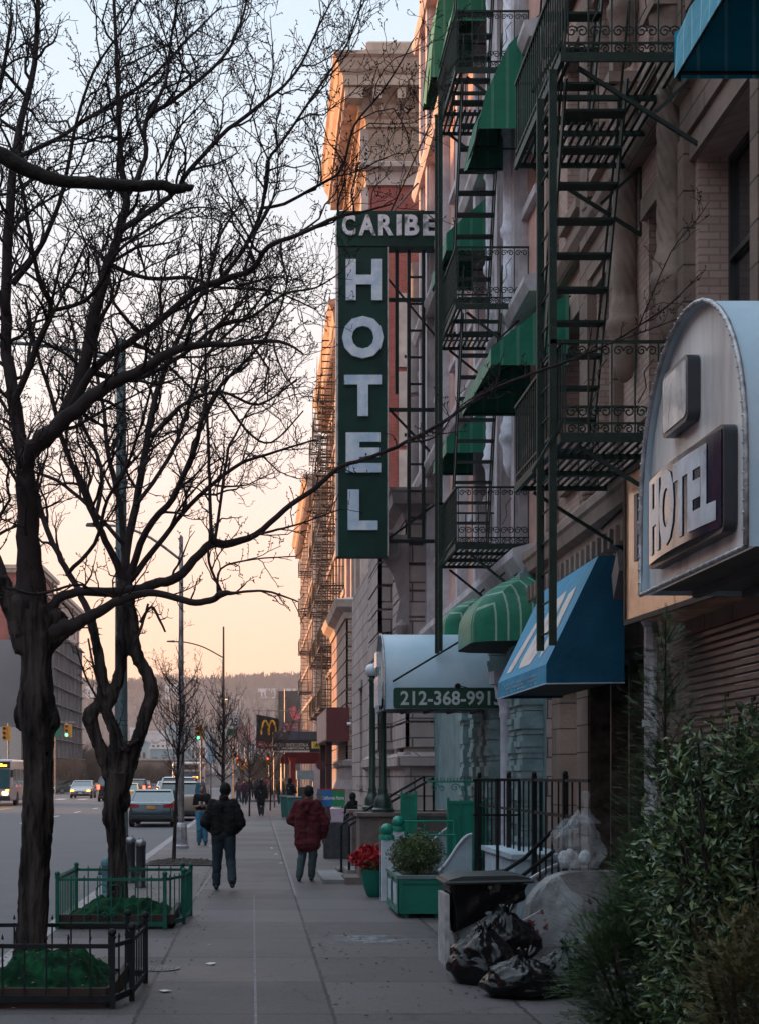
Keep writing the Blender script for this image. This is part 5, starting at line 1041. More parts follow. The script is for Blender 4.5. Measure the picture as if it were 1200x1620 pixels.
# ---------------- stoop, railings and little things before the painted house ----------------
brownpaint = M('stoop_brown_stone', (.15,.115,.105), .9, .25, 5, .8, 60)
st = thing('stoop', 'brown stone stoop with two square blocks and steps under the phone-number canopy', 'stoop', (2.2,26,0))
q = MB(); bx = [(1.70,2.62,26.0,26.9)]
q.box(1.78,4.1,26.0,26.9,0.1,1.16); q.box(1.73,4.15,25.95,26.95,1.163,1.22); q.box(1.52,4.1,25.9,26.95,0.0,.12); obj('near_block', q, brownpaint, st)
q = MB(); q.box(1.78,4.1,28.2,29.0,.1,1.16); q.box(1.73,4.15,28.15,29.05,1.163,1.22); q.box(1.52,4.1,28.15,29.1,0,.12); obj('far_block', q, brownpaint, st)
for i in range(6): q = MB(); q.box(1.62+i*.3,4.1,26.953,28.147,i*.18+.002,(i+1)*.18); obj('step', q, M('step_stone', (.17,.165,.17), .85, .25), st)
q = MB(); q.box(1.15,1.60,26.1,28.8,0.002,.07); obj('threshold_slab', q, MT['step_stone'], st)
for (y, x0, z0, x1, z1, zb) in ((28.05,1.62,.96,3.1,1.85,0),(27.0,1.70,.98,3.15,1.82,0)):
    R = thing('handrail', 'black pipe handrail on the %s side of the stoop steps' % ('far' if y > 27.5 else 'near'), 'handrail', (x0,y,0), 'black handrails of the stoop'); q = MB(); q.tube([(x0-.04,y,.07),(x0-.04,y,z0-.02),(x0,y,z0+.02),(x1,y,z1)], .024, 7); q.tube([(x1,y,z1),(x1,y,.95)], .02, 6); obj('rail', q, iron_black, R)
def lamp_post(label, x, y, z0, zt, globe):
    R = thing('lamp_post', label, 'lamp post', (x,y,z0), 'dark green lamp posts on the stoop blocks'); q = MB()
    q.lathe([(.19,z0),(.19,z0+.05),(.15,z0+.08),(.145,z0+.2),(.11,z0+.27),(.075,z0+.34),(.085,z0+.38),(.065,z0+.42),(.055,zt-.1),(.075,zt-.06),(.06,zt)], x, y, 16); obj('post', q, M('post_green', (.008,.028,.022), .4, .3, 6, .1, spec=.5), R, smooth=True, angle=45)
    if globe:
        q = MB(); q.ball((x,y,zt+.13), .135, 20); obj('globe', q, M('globe_white', (.5,.52,.56), .25, .05, 3, 0, spec=.6), R, smooth=True); q = MB(); q.lathe([(.05,zt),(.09,zt+.02),(.09,zt+.04)], x, y, 12); obj('collar', q, MT['post_green'], R)
lamp_post('dark green fluted lamp post holding up the corner of the pale canopy', XP(605,26.4), 26.4, 1.223, 3.2, False)
lamp_post('dark green lamp post with a white glass globe left of the pale canopy', XP(589,28.5), 28.5, 1.223, ZP(1072,28.5), True)
gp = M('gate_green', (.0,.19,.125), .4, .2, 4, .1, 20, spec=.5); wp = M('post_white', (.45,.5,.56), .6, .15, 5, .15)
for (px, d, zt, lb) in ((611,22.6,.95,'left white post topped with a shiny green ball beside the planter'),(629,24.2,1.02,'right white post with green ball top, half behind the boxwood')):
    x = XP(px,d); R = thing('gate_post', lb, 'post', (x,d,0), 'white posts with green ball tops'); q = MB(); q.box(x-.085,x+.085,d-.085,d+.085,0,zt-.05); obj('post', q, wp, R); q = MB(); q.lathe([(.105,zt-.05),(.11,zt),(.10,zt+.03)], x, d, 16); q.ball((x,d,zt+.10), .10, 14); obj('ball_top', q, gp, R, smooth=True, angle=50)
def panelgate(label, x0, x1, y, z0, z1):
    R = thing('sheet_gate', label, 'gate', (x0,y,0), 'solid green sheet gates'); q = MB(); n_ = max(2,int((x1-x0)/.18))
    for i in range(n_): a = x0+(x1-x0)*i/n_; b_ = x0+(x1-x0)*(i+1)/n_; q.box(a+.01,b_-.01,y,y+.02,z0,z1); q.box(a-.008,a+.008,y-.02,y+.03,z0-.2,z1+.03)
    q.box(x0,x1,y-.02,y+.0,z1-.05,z1-.02); q.box(x0,x1,y-.02,y+.0,z0+.02,z0+.05); obj('sheet', q, gp, R); q = MB(); q.box(x0-.02,x0+.02,y-.03,y+.03,0,z1+.05); q.box(x1-.02,x1+.02,y-.03,y+.03,0,z1+.05); obj('frame', q, gp, R)
panelgate('tall solid green sheet gate behind the black fence', 3.13, 3.75, 26.0 - 1.2, .28, 1.45)
panelgate('narrow solid green gate panel right of the stoop block', XP(634,25.6), XP(657,25.6), 25.6, .3, 1.55)
def spiky(label, x0, x1, y, z, scroll=True):
    R = thing('spiked_rail', label, 'ironwork', (x0,y,z), 'green spiked rails'); q = MB(); q.tube([(x0,y,z),(x1,y,z)], .018, 6); x = x0
    while x < x1: q.bar((x,y,z),(x+.02,y,z+.07),.008); q.bar((x+.03,y,z),(x,y-.03,z+.06),.008); x += .055
    if scroll:
        x = x0+.05
        while x < x1-.1: spiral(q, (x+.08,y,z-.10), .075, 1, 1.3, .008); spiral(q, (x+.2,y,z-.12), .055, -1, 1.3, .008); x += .34
    obj('rail', q, gp, R); q = MB(); q.tube([(x1,y,0),(x1,y,z+.02)], .02, 6); q.tube([(x0+.5*(x1-x0),y,0),(x0+.5*(x1-x0),y,z)], .016, 6); obj('post', q, gp, R)
spiky('spiked green rail with scrolls level with the top of the black fence', 2.85, 4.15, 25.4, 1.76); spiky('upper spiked green rail over the white posts', 2.25, 3.2, 24.6, 1.12, False); spiky('lower spiked green rail over the white posts', 2.35, 3.15, 24.0, .92, False)
pb = M('stoop_pale_blue', (.34,.42,.48), .65, .2, 2, .2, 14)
def curvewall(label, x0, x1, y, z0, z1, t=.14, mat=None):
    R = thing('cheek_wall', label, 'stoop wall', (x0,y,0), 'pale curved stoop walls'); P = [(x1,0),(x1,z1)]+[(x1-(x1-x0)*(i/10), z0+(z1-z0)*(.5+.5*cos(pi*i/10))) for i in range(1,11)]+[(x0,0)]
    q = MB(); q.prism(P, 'Y', y, y+t); obj('wall', q, mat or pb, R); q = MB(); q.tube([(a,y-.01,z) for a,z in P[1:-1]], .022, 5); obj('coping', q, M('coping_white', (.5,.5,.54), .6), R)
curvewall('pale blue curved stoop wall just right of the boxwood', 2.45, 3.3, 24.9, .5, 1.05); curvewall('second pale blue curved stoop wall, nearer the tall green gate', 2.75, 3.35, 23.6, .35, .95)
curvewall('low pale grey curved wall behind the black fence', 2.9, 4.1, 19.6, .25, .75); 
q = MB(); q.box(3.4,4.15,20.0,22.6,0,.75); q.box(3.35,4.15,19.95,22.65,.753,.82); R = thing('area_wall', 'pale blue low area wall behind the black fence', 'wall', (3.4,20,0)); obj('wall', q, pb, R)
# tall black fence
R = thing('iron_fence', 'tall black iron fence with sloping handrails before the painted house', 'fence', (3.6,18,0))
fx = lambda y: 3.64+.0*(y)
for y in (28.0-3.2, 21.9, 19.9, 17.9): q = MB(); q.box(fx(y)-.032,fx(y)+.032,y-.032,y+.032,0,1.86); q.ball((fx(y),y,1.88),.035,8); obj('post', q, iron_black, R)
q = MB()
for z in (1.80, 1.38, .52): q.box(3.625,3.655,16.6,24.8,z-.018,z+.018)
obj('rail', q, iron_black, R)
q = MB(); y = 17.1
while y < 24.7: q.box(3.63,3.65,y-.010,y+.010,.35,1.82); y += .40
obj('baluster', q, iron_black, R) if False else obj('bars', q, iron_black, R)
for (za, zb_) in ((.62,1.28),(.42,1.02)):
    q = MB(); q.tube([(2.95,19.3,za),(3.15,19.25,za+.03),(3.35,19.0,za+.2),(3.6,18.4,zb_-.08),(3.75,17.6,zb_)], .026, 7); q.tube([(2.98,19.3,za),(2.98,19.3,.02)], .022, 6); obj('handrail', q, iron_black, R)
q = MB()
for i in range(4): x = 3.02+i*.3; q.box(x-.02,x+.02,20.9,20.94,0,1.82 if i%2 else 1.8)
q.box(2.98,3.64,20.9,20.93,1.78,1.81); q.box(2.98,3.64,20.9,20.93,1.3,1.33); obj('side_panel', q, iron_black, R)
# planter with boxwood
pg = M('planter_green', (.0,.14,.095), .4, .15, 3, .08, 20, spec=.45)
R = thing('planter', 'square green wooden planter holding the round boxwood', 'planter', (2.14,20.5,0)); q = MB(); X0, X1, Y0, Y1 = 1.85, 2.47, 19.75, 21.4
q.box(X0,X1,Y0,Y1,.06,.51); obj('box', q, pg, R)
q = MB(); q.box(X0-.03,X1+.03,Y0-.03,Y0+.05,.513,.56); q.box(X0-.03,X1+.03,Y1-.05,Y1+.03,.513,.56); q.box(X0-.03,X0+.05,Y0+.05,Y1-.05,.513,.56); q.box(X1-.05,X1+.03,Y0+.05,Y1-.05,.513,.56); obj('rim', q, M('planter_rim', (.12,.18,.17), .5), R)
q = MB()
for x in (X0-.012, X1-.05): q.box(x,x+.062,Y0-.015,Y0-.002,.06,.51)
for z in (.06,.45): q.box(X0+.05,X1-.05,Y0-.015,Y0-.002,z,z+.06)
for (a,b_) in ((Y0-.015,Y0+.06),((Y0+Y1)/2-.04,(Y0+Y1)/2+.04),(Y1-.07,Y1)): q.box(X0-.015,X0-.002,a,b_,.06,.51)
q.box(X0-.02,X0-.002,Y0,Y1,.06,.12); obj('moulding', q, pg, R)
q = MB(); q.box(X0-.02,X0-.016,Y0+.12,Y0+.62,.16,.44); q.box(X0-.02,X0-.016,Y0+.95,Y0+1.45,.16,.44); obj('notice', q, M('notice_paper', (.35,.42,.48), .7, .3, 9, .1), R)
for (x,y) in ((X0+.1,Y0+.08),(X1-.1,Y0+.08),(X0+.1,Y1-.1),(X1-.1,Y1-.1)): q = MB(); q.lathe([(.05,0),(.06,.03),(.05,.058)], x, y, 10); obj('foot', q, pg, R)
q = MB(); q.box(X0+.05,X1-.05,Y0+.05,Y1-.05,.49,.525); obj('soil', q, soil, R)
def leaf(q, p, d, nrm, l, w_, fold=.25, curl=.2):
    d = d.normalized(); s_ = d.cross(nrm)
    if s_.length < 1e-4: return
    s_.normalize(); u = s_.cross(d); m_ = p+d*l*.5-u*l*curl*.1; e = p+d*l-u*l*curl
    q.add([p, m_+s_*w_/2+u*w_*fold, m_, m_-s_*w_/2+u*w_*fold, e], [(0,1,2),(0,2,3),(1,4,2),(2,4,3)])
def rdir(rg): 
    v = Vector((rg.gauss(0,1),rg.gauss(0,1),rg.gauss(0,1))); return v.normalized()
def MLEAF(name, c1, c2, rough=.4, spec=.5, scale=9):
    m = M(name, c1, rough, .2, scale, 0, col2=c2, spec=spec, lo=.3, hi=.7)
    b = m.node_tree.nodes['Principled BSDF']; b.inputs['Subsurface Weight'].default_value = 0; return m
def bushball(R, c, rad, n_, l, w_, mat, rg, name='foliage', rough=.18, shell=.55, lump=2.2, droop=0):
    q = MB(); c = Vector(c)
    for i in range(n_):
        d = rdir(rg); k = shell+(1-shell)*rg.random()**.6; k *= 1+rough*noise.noise(d*lump+c)*1.8
        p = c+Vector((d.x*rad[0]*k, d.y*rad[1]*k, d.z*rad[2]*k)); ld = (d+rdir(rg)*.9+Vector((0,0,.3-droop))).normalized(); q.c = rg.choice((0,0,0,1,1,2)) if isinstance(mat, list) else 0; leaf(q, p, ld, (d+rdir(rg)*.5), l*rg.uniform(.4,1.25), w_*rg.uniform(.6,1.15))
    return obj(name, q, mat, R)
rg = random.Random(77); boxm = MLEAF('boxwood_leaf', (.018,.045,.015), (.09,.13,.03), .4)
R = thing('boxwood_shrub', 'round clipped boxwood growing in the green planter', 'shrub', (2.16,20.6,.52)); bushball(R, (2.16,20.5,.80), (.36,.42,.28), 5200, .045, .026, boxm, rg, shell=.35)
q = MB(); 
for i in range(7): a = rg.uniform(0,6.28); q.tube([(2.16,20.5,.5),(2.16+.1*cos(a),20.5+.1*sin(a),.65),(2.16+.22*cos(a),20.5+.22*sin(a),.9)], .01, 4)
obj('stem', q, bark, R)
# poinsettia pot
x, y = XP(592,23.3), 23.3; R = thing('flower_pot', 'green bowl pot of red flowers at the foot of the white post', 'flower pot', (x,y,0)); q = MB(); q.lathe([(.09,0),(.12,.03),(.18,.2),(.215,.38),(.23,.42),(.2,.42),(.19,.38)], x, y, 20); obj('pot', q, pg, R, smooth=True, angle=45)
red = MLEAF('red_bract', (.28,.006,.012), (.42,.02,.03), .5, .3); bushball(R, (x-.05,y,.58), (.25,.22,.17), 420, .13, .06, red, rg, 'flowers', shell=.4); bushball(R, (x,y,.48), (.2,.2,.12), 200, .1, .05, boxm, rg, 'foliage', shell=.3)
# trash can with liner, bags
grey_bin = M('bin_grey', (.16,.19,.20), .5, .2, 4, .1, 20, spec=.4); blackbag = M('black_bag', (.005,.005,.006), .22, .0, 6, .25, 22, spec=.22, aniso=(1,1,.3))
R = thing('trash_bin', 'grey wheeled trash bin stuffed with a black liner under its lid', 'trash bin', (2.25,15.1,0)); X0, X1, Y0, Y1 = 1.90, 2.62, 14.8, 15.5
def taper(q, X0,X1,Y0,Y1,z0,z1,t):
    q.add([(X0+t,Y0+t,z0),(X1-t,Y0+t,z0),(X1-t,Y1-t,z0),(X0+t,Y1-t,z0),(X0,Y0,z1),(X1,Y0,z1),(X1,Y1,z1),(X0,Y1,z1)], [(0,3,2,1),(4,5,6,7),(0,1,5,4),(1,2,6,5),(2,3,7,6),(3,0,4,7)])
q = MB(); taper(q, X0+.02,X1-.05,Y0,Y1,.03,.78,.1); q.box(X0+.06,X1-.1,Y0+.02,Y0+.035,.5,.53); obj('body', q, grey_bin, R)
q = MB(); 
for x in (X0+.16, X1-.2): q.tube([(x-.03,Y1-.02,.1),(x+.03,Y1-.02,.1)], .1, 14)
obj('wheel', q, sblk, R) if False else None
for x in (X0+.16, X1-.2): q = MB(); q.tube([(x-.03,Y1-.02,.1),(x+.03,Y1-.02,.1)], .1, 14); obj('wheel', q, sblk, R)
q = MB(); N = 44; G = []
for j in range(9):
    for i in range(N):
        t = i/N*4; s_ = int(t); f = t-s_; e = .015+.012*sin(i*1.9)+.008*sin(i*.7+j)
        cxx = [(X0-e,Y0-e),(X1+e-.02,Y0-e),(X1+e-.02,Y1+e),(X0-e,Y1+e)]; a = cxx[s_]; b_ = cxx[(s_+1)%4]; x = a[0]+(b_[0]-a[0])*f; y = a[1]+(b_[1]-a[1])*f
        low = .16+.36*(1-f if s_ == 0 else (f if s_ == 2 else (0 if s_==1 else 1)))*.9; z = .80-low*j/8; shr = 1-.16*(.80-z)/.8*1.2
        x = 2.26+(x-2.26)*shr; y = 15.15+(y-15.15)*shr; G.append((x,y,z))
q.add(G, [(j*N+i, j*N+(i+1)%N, (j+1)*N+(i+1)%N, (j+1)*N+i) for j in range(8) for i in range(N)]); obj('liner', q, blackbag, R, smooth=True)
q = MB(); P = [(X0-.05,.80),(X0-.03,.84),(X0+.1,.875),(X1-.1,.885),(X1+.04,.86),(X1+.07,.82)]; q.prism(P, 'Y', Y0-.05, Y1+.05); q.tube([(X0-.06,Y0-.05,.81),(X1+.08,Y0-.05,.83)], .02, 6); q.tube([(X0-.05,Y0-.05,.81),(X0-.05,Y1,.81)], .02, 6); obj('lid', q, M('bin_lid', (.03,.034,.036), .45, .2), R, smooth=True, angle=35)
R = thing('leaning_board', 'pale board standing against the left side of the trash bin', 'board', (1.86,15,0)); q = MB(); q.box(1.83,1.875,14.75,15.3,0,.70); obj('board', q, M('board_pale', (.33,.32,.33), .7, .3, 8), R)
def bag(label, c, rad, seed, mat, tie=True, name='trash_bag', n_=96, amp=.16):
    R = thing(name, label, 'trash bag', (c[0],c[1],0), 'trash bags heaped by the bin'); q = MB(); c = Vector(c); rings = 56; G = []
    for i in range(rings+1):
        th = pi*i/rings
        for j in range(n_):
            ph = 2*pi*j/n_; d = Vector((sin(th)*cos(ph), sin(th)*sin(ph), -cos(th)))
            up = max(0,min(1,(d.z+.15)/1.0)); k = 1+amp*1.1*noise.noise(d*1.9+Vector((seed,0,0)))+.16*max(0,-d.z)
            k -= (.10*abs(sin(ph*3.5+seed+2.2*noise.noise(d*2.2+Vector((0,seed,0)))))+.05*abs(sin(ph*9.5+5*noise.noise(d*2.6+Vector((seed,1,0))))))*up + .035*abs(sin(9*d.z+6*noise.noise(d*2.4+Vector((seed,5,2)))))
            tp = max(0,(d.z-.45)/.55); rr_ = 1-.5*tp**1.4
            p = Vector((d.x*rad[0]*k*rr_, d.y*rad[1]*k*rr_, d.z*rad[2]*(k+.22*tp)))
            p = c+p; p.z = max(p.z, c[2]-rad[2]*.8); G.append(p)
    q.add(G, [(i*n_+j, i*n_+(j+1)%n_, (i+1)*n_+(j+1)%n_, (i+1)*n_+j) for i in range(rings) for j in range(n_)]); obj('bag', q, mat, R, smooth=True)
    if tie:
        q = MB(); t = Vector((c[0]+rad[0]*.1, c[1], c[2]+rad[2]*.82)); rgx = random.Random(seed)
        for k in range(7): a = rgx.uniform(0,6.28); q.tube([t, t+Vector((.02*cos(a),.02*sin(a),.05)), t+Vector((.08*cos(a),.08*sin(a),.10+.03*rgx.random()))], [.03,.012,.02], 5)
        obj('knot', q, mat, R, smooth=True)
    return R
bag('big black trash bag slumped in front of the bin, leftmost of the heap', (2.02,13.65,.20), (.32,.36,.26), 3, blackbag)
bag('glossy black trash bag lying lowest and nearest in the heap', (2.24,12.75,.14), (.34,.30,.18), 9, blackbag)
bag('crumpled black trash bag on top of the heap below the bin lid', (2.28,14.0,.34), (.34,.26,.24), 14, blackbag)
bag('black trash bag at the right end of the heap, against the shrubs', (2.62,12.9,.17), (.26,.3,.21), 22, blackbag)
clear = bpy.data.materials.new('clear_plastic'); clear.use_nodes = True; b_ = clear.node_tree.nodes['Principled BSDF']; b_.inputs['Base Color'].default_value = (.62,.66,.7,1); b_.inputs['Roughness'].default_value = .15; b_.inputs['Alpha'].default_value = .13; b_.inputs['Specular IOR Level'].default_value = .8
cw = thing('cheek_wall', 'rounded grey concrete stoop wall under the clear plastic bag', 'stoop wall', (3.2,15.6,0)); q = MB(); q.prism([(2.82,0)]+[(3.34-.52*cos(pi/2*i/8), .42+.44*sin(pi/2*i/8)) for i in range(9)]+[(3.9,.86),(3.9,0)], 'Y', 15.7, 16.0); obj('wall', q, M('rough_concrete', (.20,.19,.19), .9, .3, 5, .6, 40), cw)
R = bag('knotted clear plastic bag bulging on the grey stoop wall', (3.36,15.85,1.13), (.27,.24,.30), 31, clear, tie=False, amp=.30)
q = MB(); q.lathe([(.16,1.36),(.06,1.46),(.025,1.52),(.03,1.58),(.05,1.66),(.02,1.70)], 3.44, 15.85, 12); obj('knot', q, clear, R, smooth=True)
q = MB(); rg = random.Random(6)
for i in range(5): q.ball((3.36+rg.uniform(-.14,.14),15.85+rg.uniform(-.1,.1),.98+rg.uniform(-.05,.08)), rg.uniform(.04,.08), 8, (1,.8,1.2))
obj('contents', q, M('crumpled_paper', (.45,.46,.48), .7, .3, 12, .8, 30), R)
bag('frosted clear bag sagging behind the black heap', (2.98,15.1,.45), (.34,.25,.36), 40, clear, tie=False, amp=.26); 
R = thing('carton', 'flattened carton with red and white print poking out above the black bags', 'carton', (2.55,13.9,.4)); q = MB(); q.bar((2.50,14.3,.38),(2.74,14.35,.50), .02, .2); obj('panel', q, M('carton_print', (.3,.3,.32), .5, .1, 12, .05, col2=(.12,.02,.02), lo=.5, hi=.56), R)

# ---------------- shrubs in the right foreground ----------------
rg = random.Random(101)
rh = MLEAF('broad_leaf', (.016,.042,.018), (.06,.10,.036), .34, .5, 5); yewm = MLEAF('yew_needle', (.016,.045,.020), (.06,.10,.032), .5, .3, 4); brn = MLEAF('brown_needle', (.035,.040,.016), (.12,.085,.032), .6, .25, 4)
R = thing('broadleaf_shrub', 'big broad-leaved evergreen shrub filling the lower right corner', 'shrub', (2.8,9.3,0)); rh = [rh, MLEAF('broad_leaf_pale', (.06,.095,.035), (.17,.21,.08), .4, .5, 7), MLEAF('broad_leaf_dark', (.008,.026,.014), (.03,.06,.03), .3, .5, 7)]
for (c, rd, n_) in (((2.72,9.3,1.2),(.40,.45,.70),3600),((3.0,9.1,1.75),(.36,.4,.52),2500),((2.72,9.25,.55),(.38,.4,.5),2300),((3.1,9.0,.8),(.4,.4,.7),1600),((2.72,9.5,1.8),(.2,.2,.34),650)): bushball(R, c, rd, n_, .085, .032, rh, rg, 'foliage', rough=.3, shell=.25, droop=.2)
q = MB()
for i in range(16): a = rg.uniform(0,6.28); q.tube([(2.85,9.2,0),(2.85+.15*cos(a),9.2+.15*sin(a),.6),(2.85+.35*cos(a),9.2+.35*sin(a),rg.uniform(1.3,2.1))], [.02,.014,.006], 5)
obj('stem', q, bark, R)
def spray(q, p, d, l, rg, nl=.03, n_=9, w_=.006):
    d = d.normalized(); s_ = d.cross(Vector((0,0,1))+rdir(rg)*.3)
    if s_.length < 1e-4: return
    s_.normalize(); e = p+d*l-Vector((0,0,l*.15))
    q.add([p, p+s_*.002, e], [(0,1,2)])
    for i in range(n_):
        t = (i+1)/(n_+1); b_ = p.lerp(e,t); k = nl*(1.15-t*.7)
        for sg_ in (-1,1):
            v = (d*.75+s_*sg_+rdir(rg)*.25).normalized(); q.add([b_-d*w_*.5, b_+v*k, b_+d*w_*.5], [(0,1,2)])
def conifer(R, segs, mat, rg, name='foliage', l=.13, nl=.035):
    q = MB()
    for (c, rd, n_) in segs:
        c = Vector(c)
        for i in range(n_):
            d = rdir(rg); k = rg.uniform(.35,1)*(1+.3*noise.noise(d*2.5+c)); p = c+Vector((d.x*rd[0]*k,d.y*rd[1]*k,d.z*rd[2]*k)); spray(q, p, Vector((d.x,d.y,d.z*.4+.35))+rdir(rg)*.45, l*rg.uniform(.6,1.3), rg, nl)
    return obj(name, q, mat, R)
R = thing('yew_shrub', 'feathery dark green yew spreading low over the pavement by the trash bags', 'shrub', (2.5,10,0)); conifer(R, [((2.40,10.0,.48),(.42,.4,.60),3800),((2.60,10.1,1.0),(.34,.35,.48),2000),((2.66,10.2,.2),(.5,.4,.4),1200)], yewm, rg, l=.11, nl=.028)
q = MB(); [q.tube([(2.5,10,0),(2.5+.3*cos(i),10+.3*sin(i),.8)], .012, 5) for i in range(8)]; obj('stem', q, bark, R)
R = thing('conifer_shrub', 'slim wispy conifer rising highest among the shrubs before the shutter', 'shrub', (3.0,11.2,0)); conifer(R, [((3.0,11.2,.9),(.38,.35,.6),1700),((3.02,11.2,1.6),(.36,.3,.55),1200),((3.02,11.2,2.2),(.28,.24,.5),520),((3.02,11.2,2.75),(.15,.13,.3),160)], yewm, rg, l=.15, nl=.035)
q = MB(); q.tube([(3.0,11.2,0),(3.01,11.2,1.5),(3.02,11.2,3.0)], [.03,.018,.004], 6)
for i in range(50):
    z = rg.uniform(.5,2.9); a = rg.uniform(0,6.28); l = .36*(1.15-z/3.2); q.tube([(3.01,11.2,z),(3.01+cos(a)*l,11.2+sin(a)*l,z+.18)], [.007,.002], 4)
obj('stem', q, bark, R)
R = thing('bronze_conifer', 'browning conifer shrub at the bottom right corner', 'shrub', (2.6,8.1,0)); conifer(R, [((2.62,8.1,.55),(.34,.35,.62),2600),((2.78,8.0,.95),(.2,.25,.3),800)], brn, rg, l=.09, nl=.024)
q = MB(); [q.tube([(2.62,8.1,0),(2.62+.2*cos(i),8.1+.2*sin(i),.8)], .012, 5) for i in range(8)]; obj('stem', q, bark, R)

# fallen leaves and grit in the tree pits and blown along the pavement
rg = random.Random(404)
def scatter(label, n_, area, z, mat):
    q = MB()
    for i in range(n_):
        x, y = rg.uniform(area[0],area[1]), rg.uniform(area[2],area[3]); a = rg.uniform(0,6.28); s_ = rg.uniform(.008,.028); zz = z(x,y)+rg.uniform(.004,.012)
        q.add([(x+s_*cos(a),y+s_*sin(a),zz),(x+s_*.5*cos(a+1.6),y+s_*.5*sin(a+1.6),zz+s_*.4),(x-s_*cos(a),y-s_*sin(a),zz),(x+s_*.5*cos(a-1.6),y+s_*.5*sin(a-1.6),zz+s_*.2)], [(0,1,2),(0,2,3)])
    o = obj('fallen_leaves', q, mat); o['kind'] = 'stuff'; o['label'] = label; o['category'] = 'leaves'
lf = M('dead_leaf', (.09,.05,.025), .9, .4, 30, 0, col2=(.22,.15,.09))
scatter('dead leaves and crumbs scattered along the kerb edge of the pavement', 520, (-2.4,-.6,11,34), lambda x,y: 0.0, lf)
scatter('crumbs and dry leaves strewn round the trash bags', 260, (.6,3.0,11.5,18), lambda x,y: 0.0, lf)
def hill1(x,y): u, v = (x+2.33)/1.13, (y-12.1)/1.6; e_ = max(0,min(1,min(u,1-u,v,1-v)/.28)); return .08+.30*e_*e_*(3-2*e_)
scatter('dry leaves caught on the turf heap round the nearest trunk', 130, (-2.3,-1.22,12.15,13.6), hill1, lf)
# ---------------- people ----------------
def cap(q, a, b, r0, r1=None, fl=1.0):
    a = Vector(a); b = Vector(b); r1 = r1 or r0; n_ = 12; t = (b-a); L_ = t.length; t.normalize()
    P = [a-t*r0*.98, a-t*r0*.7, a-t*r0*.3, a, b, b+t*r1*.3, b+t*r1*.7, b+t*r1*.98]; R_ = [r0*.2, r0*.71, r0*.95, r0, r1, r1*.95, r1*.71, r1*.2]; i0 = len(q.v); q.tube(P, R_, n_)
    if fl != 1:
        for i in range(i0, len(q.v)): v = q.v[i]; q.v[i] = (v[0], v[1]*fl, v[2])
skin = M('skin', (.28,.15,.10), .55, .1, 8, .05, 60, spec=.35); skind = M('skin_dark', (.09,.05,.035), .55, .1, 8, .05, 60)
hairm = M('dark_hair', (.012,.009,.008), .5, .3, 30, .5, 90); shoem = M('shoe_black', (.015,.014,.014), .5, .2, 6, .1); 
def cloth(nm, c, r=.85): return M('cloth_'+nm, c, r, .22, 9, .35, 70, spec=.2)
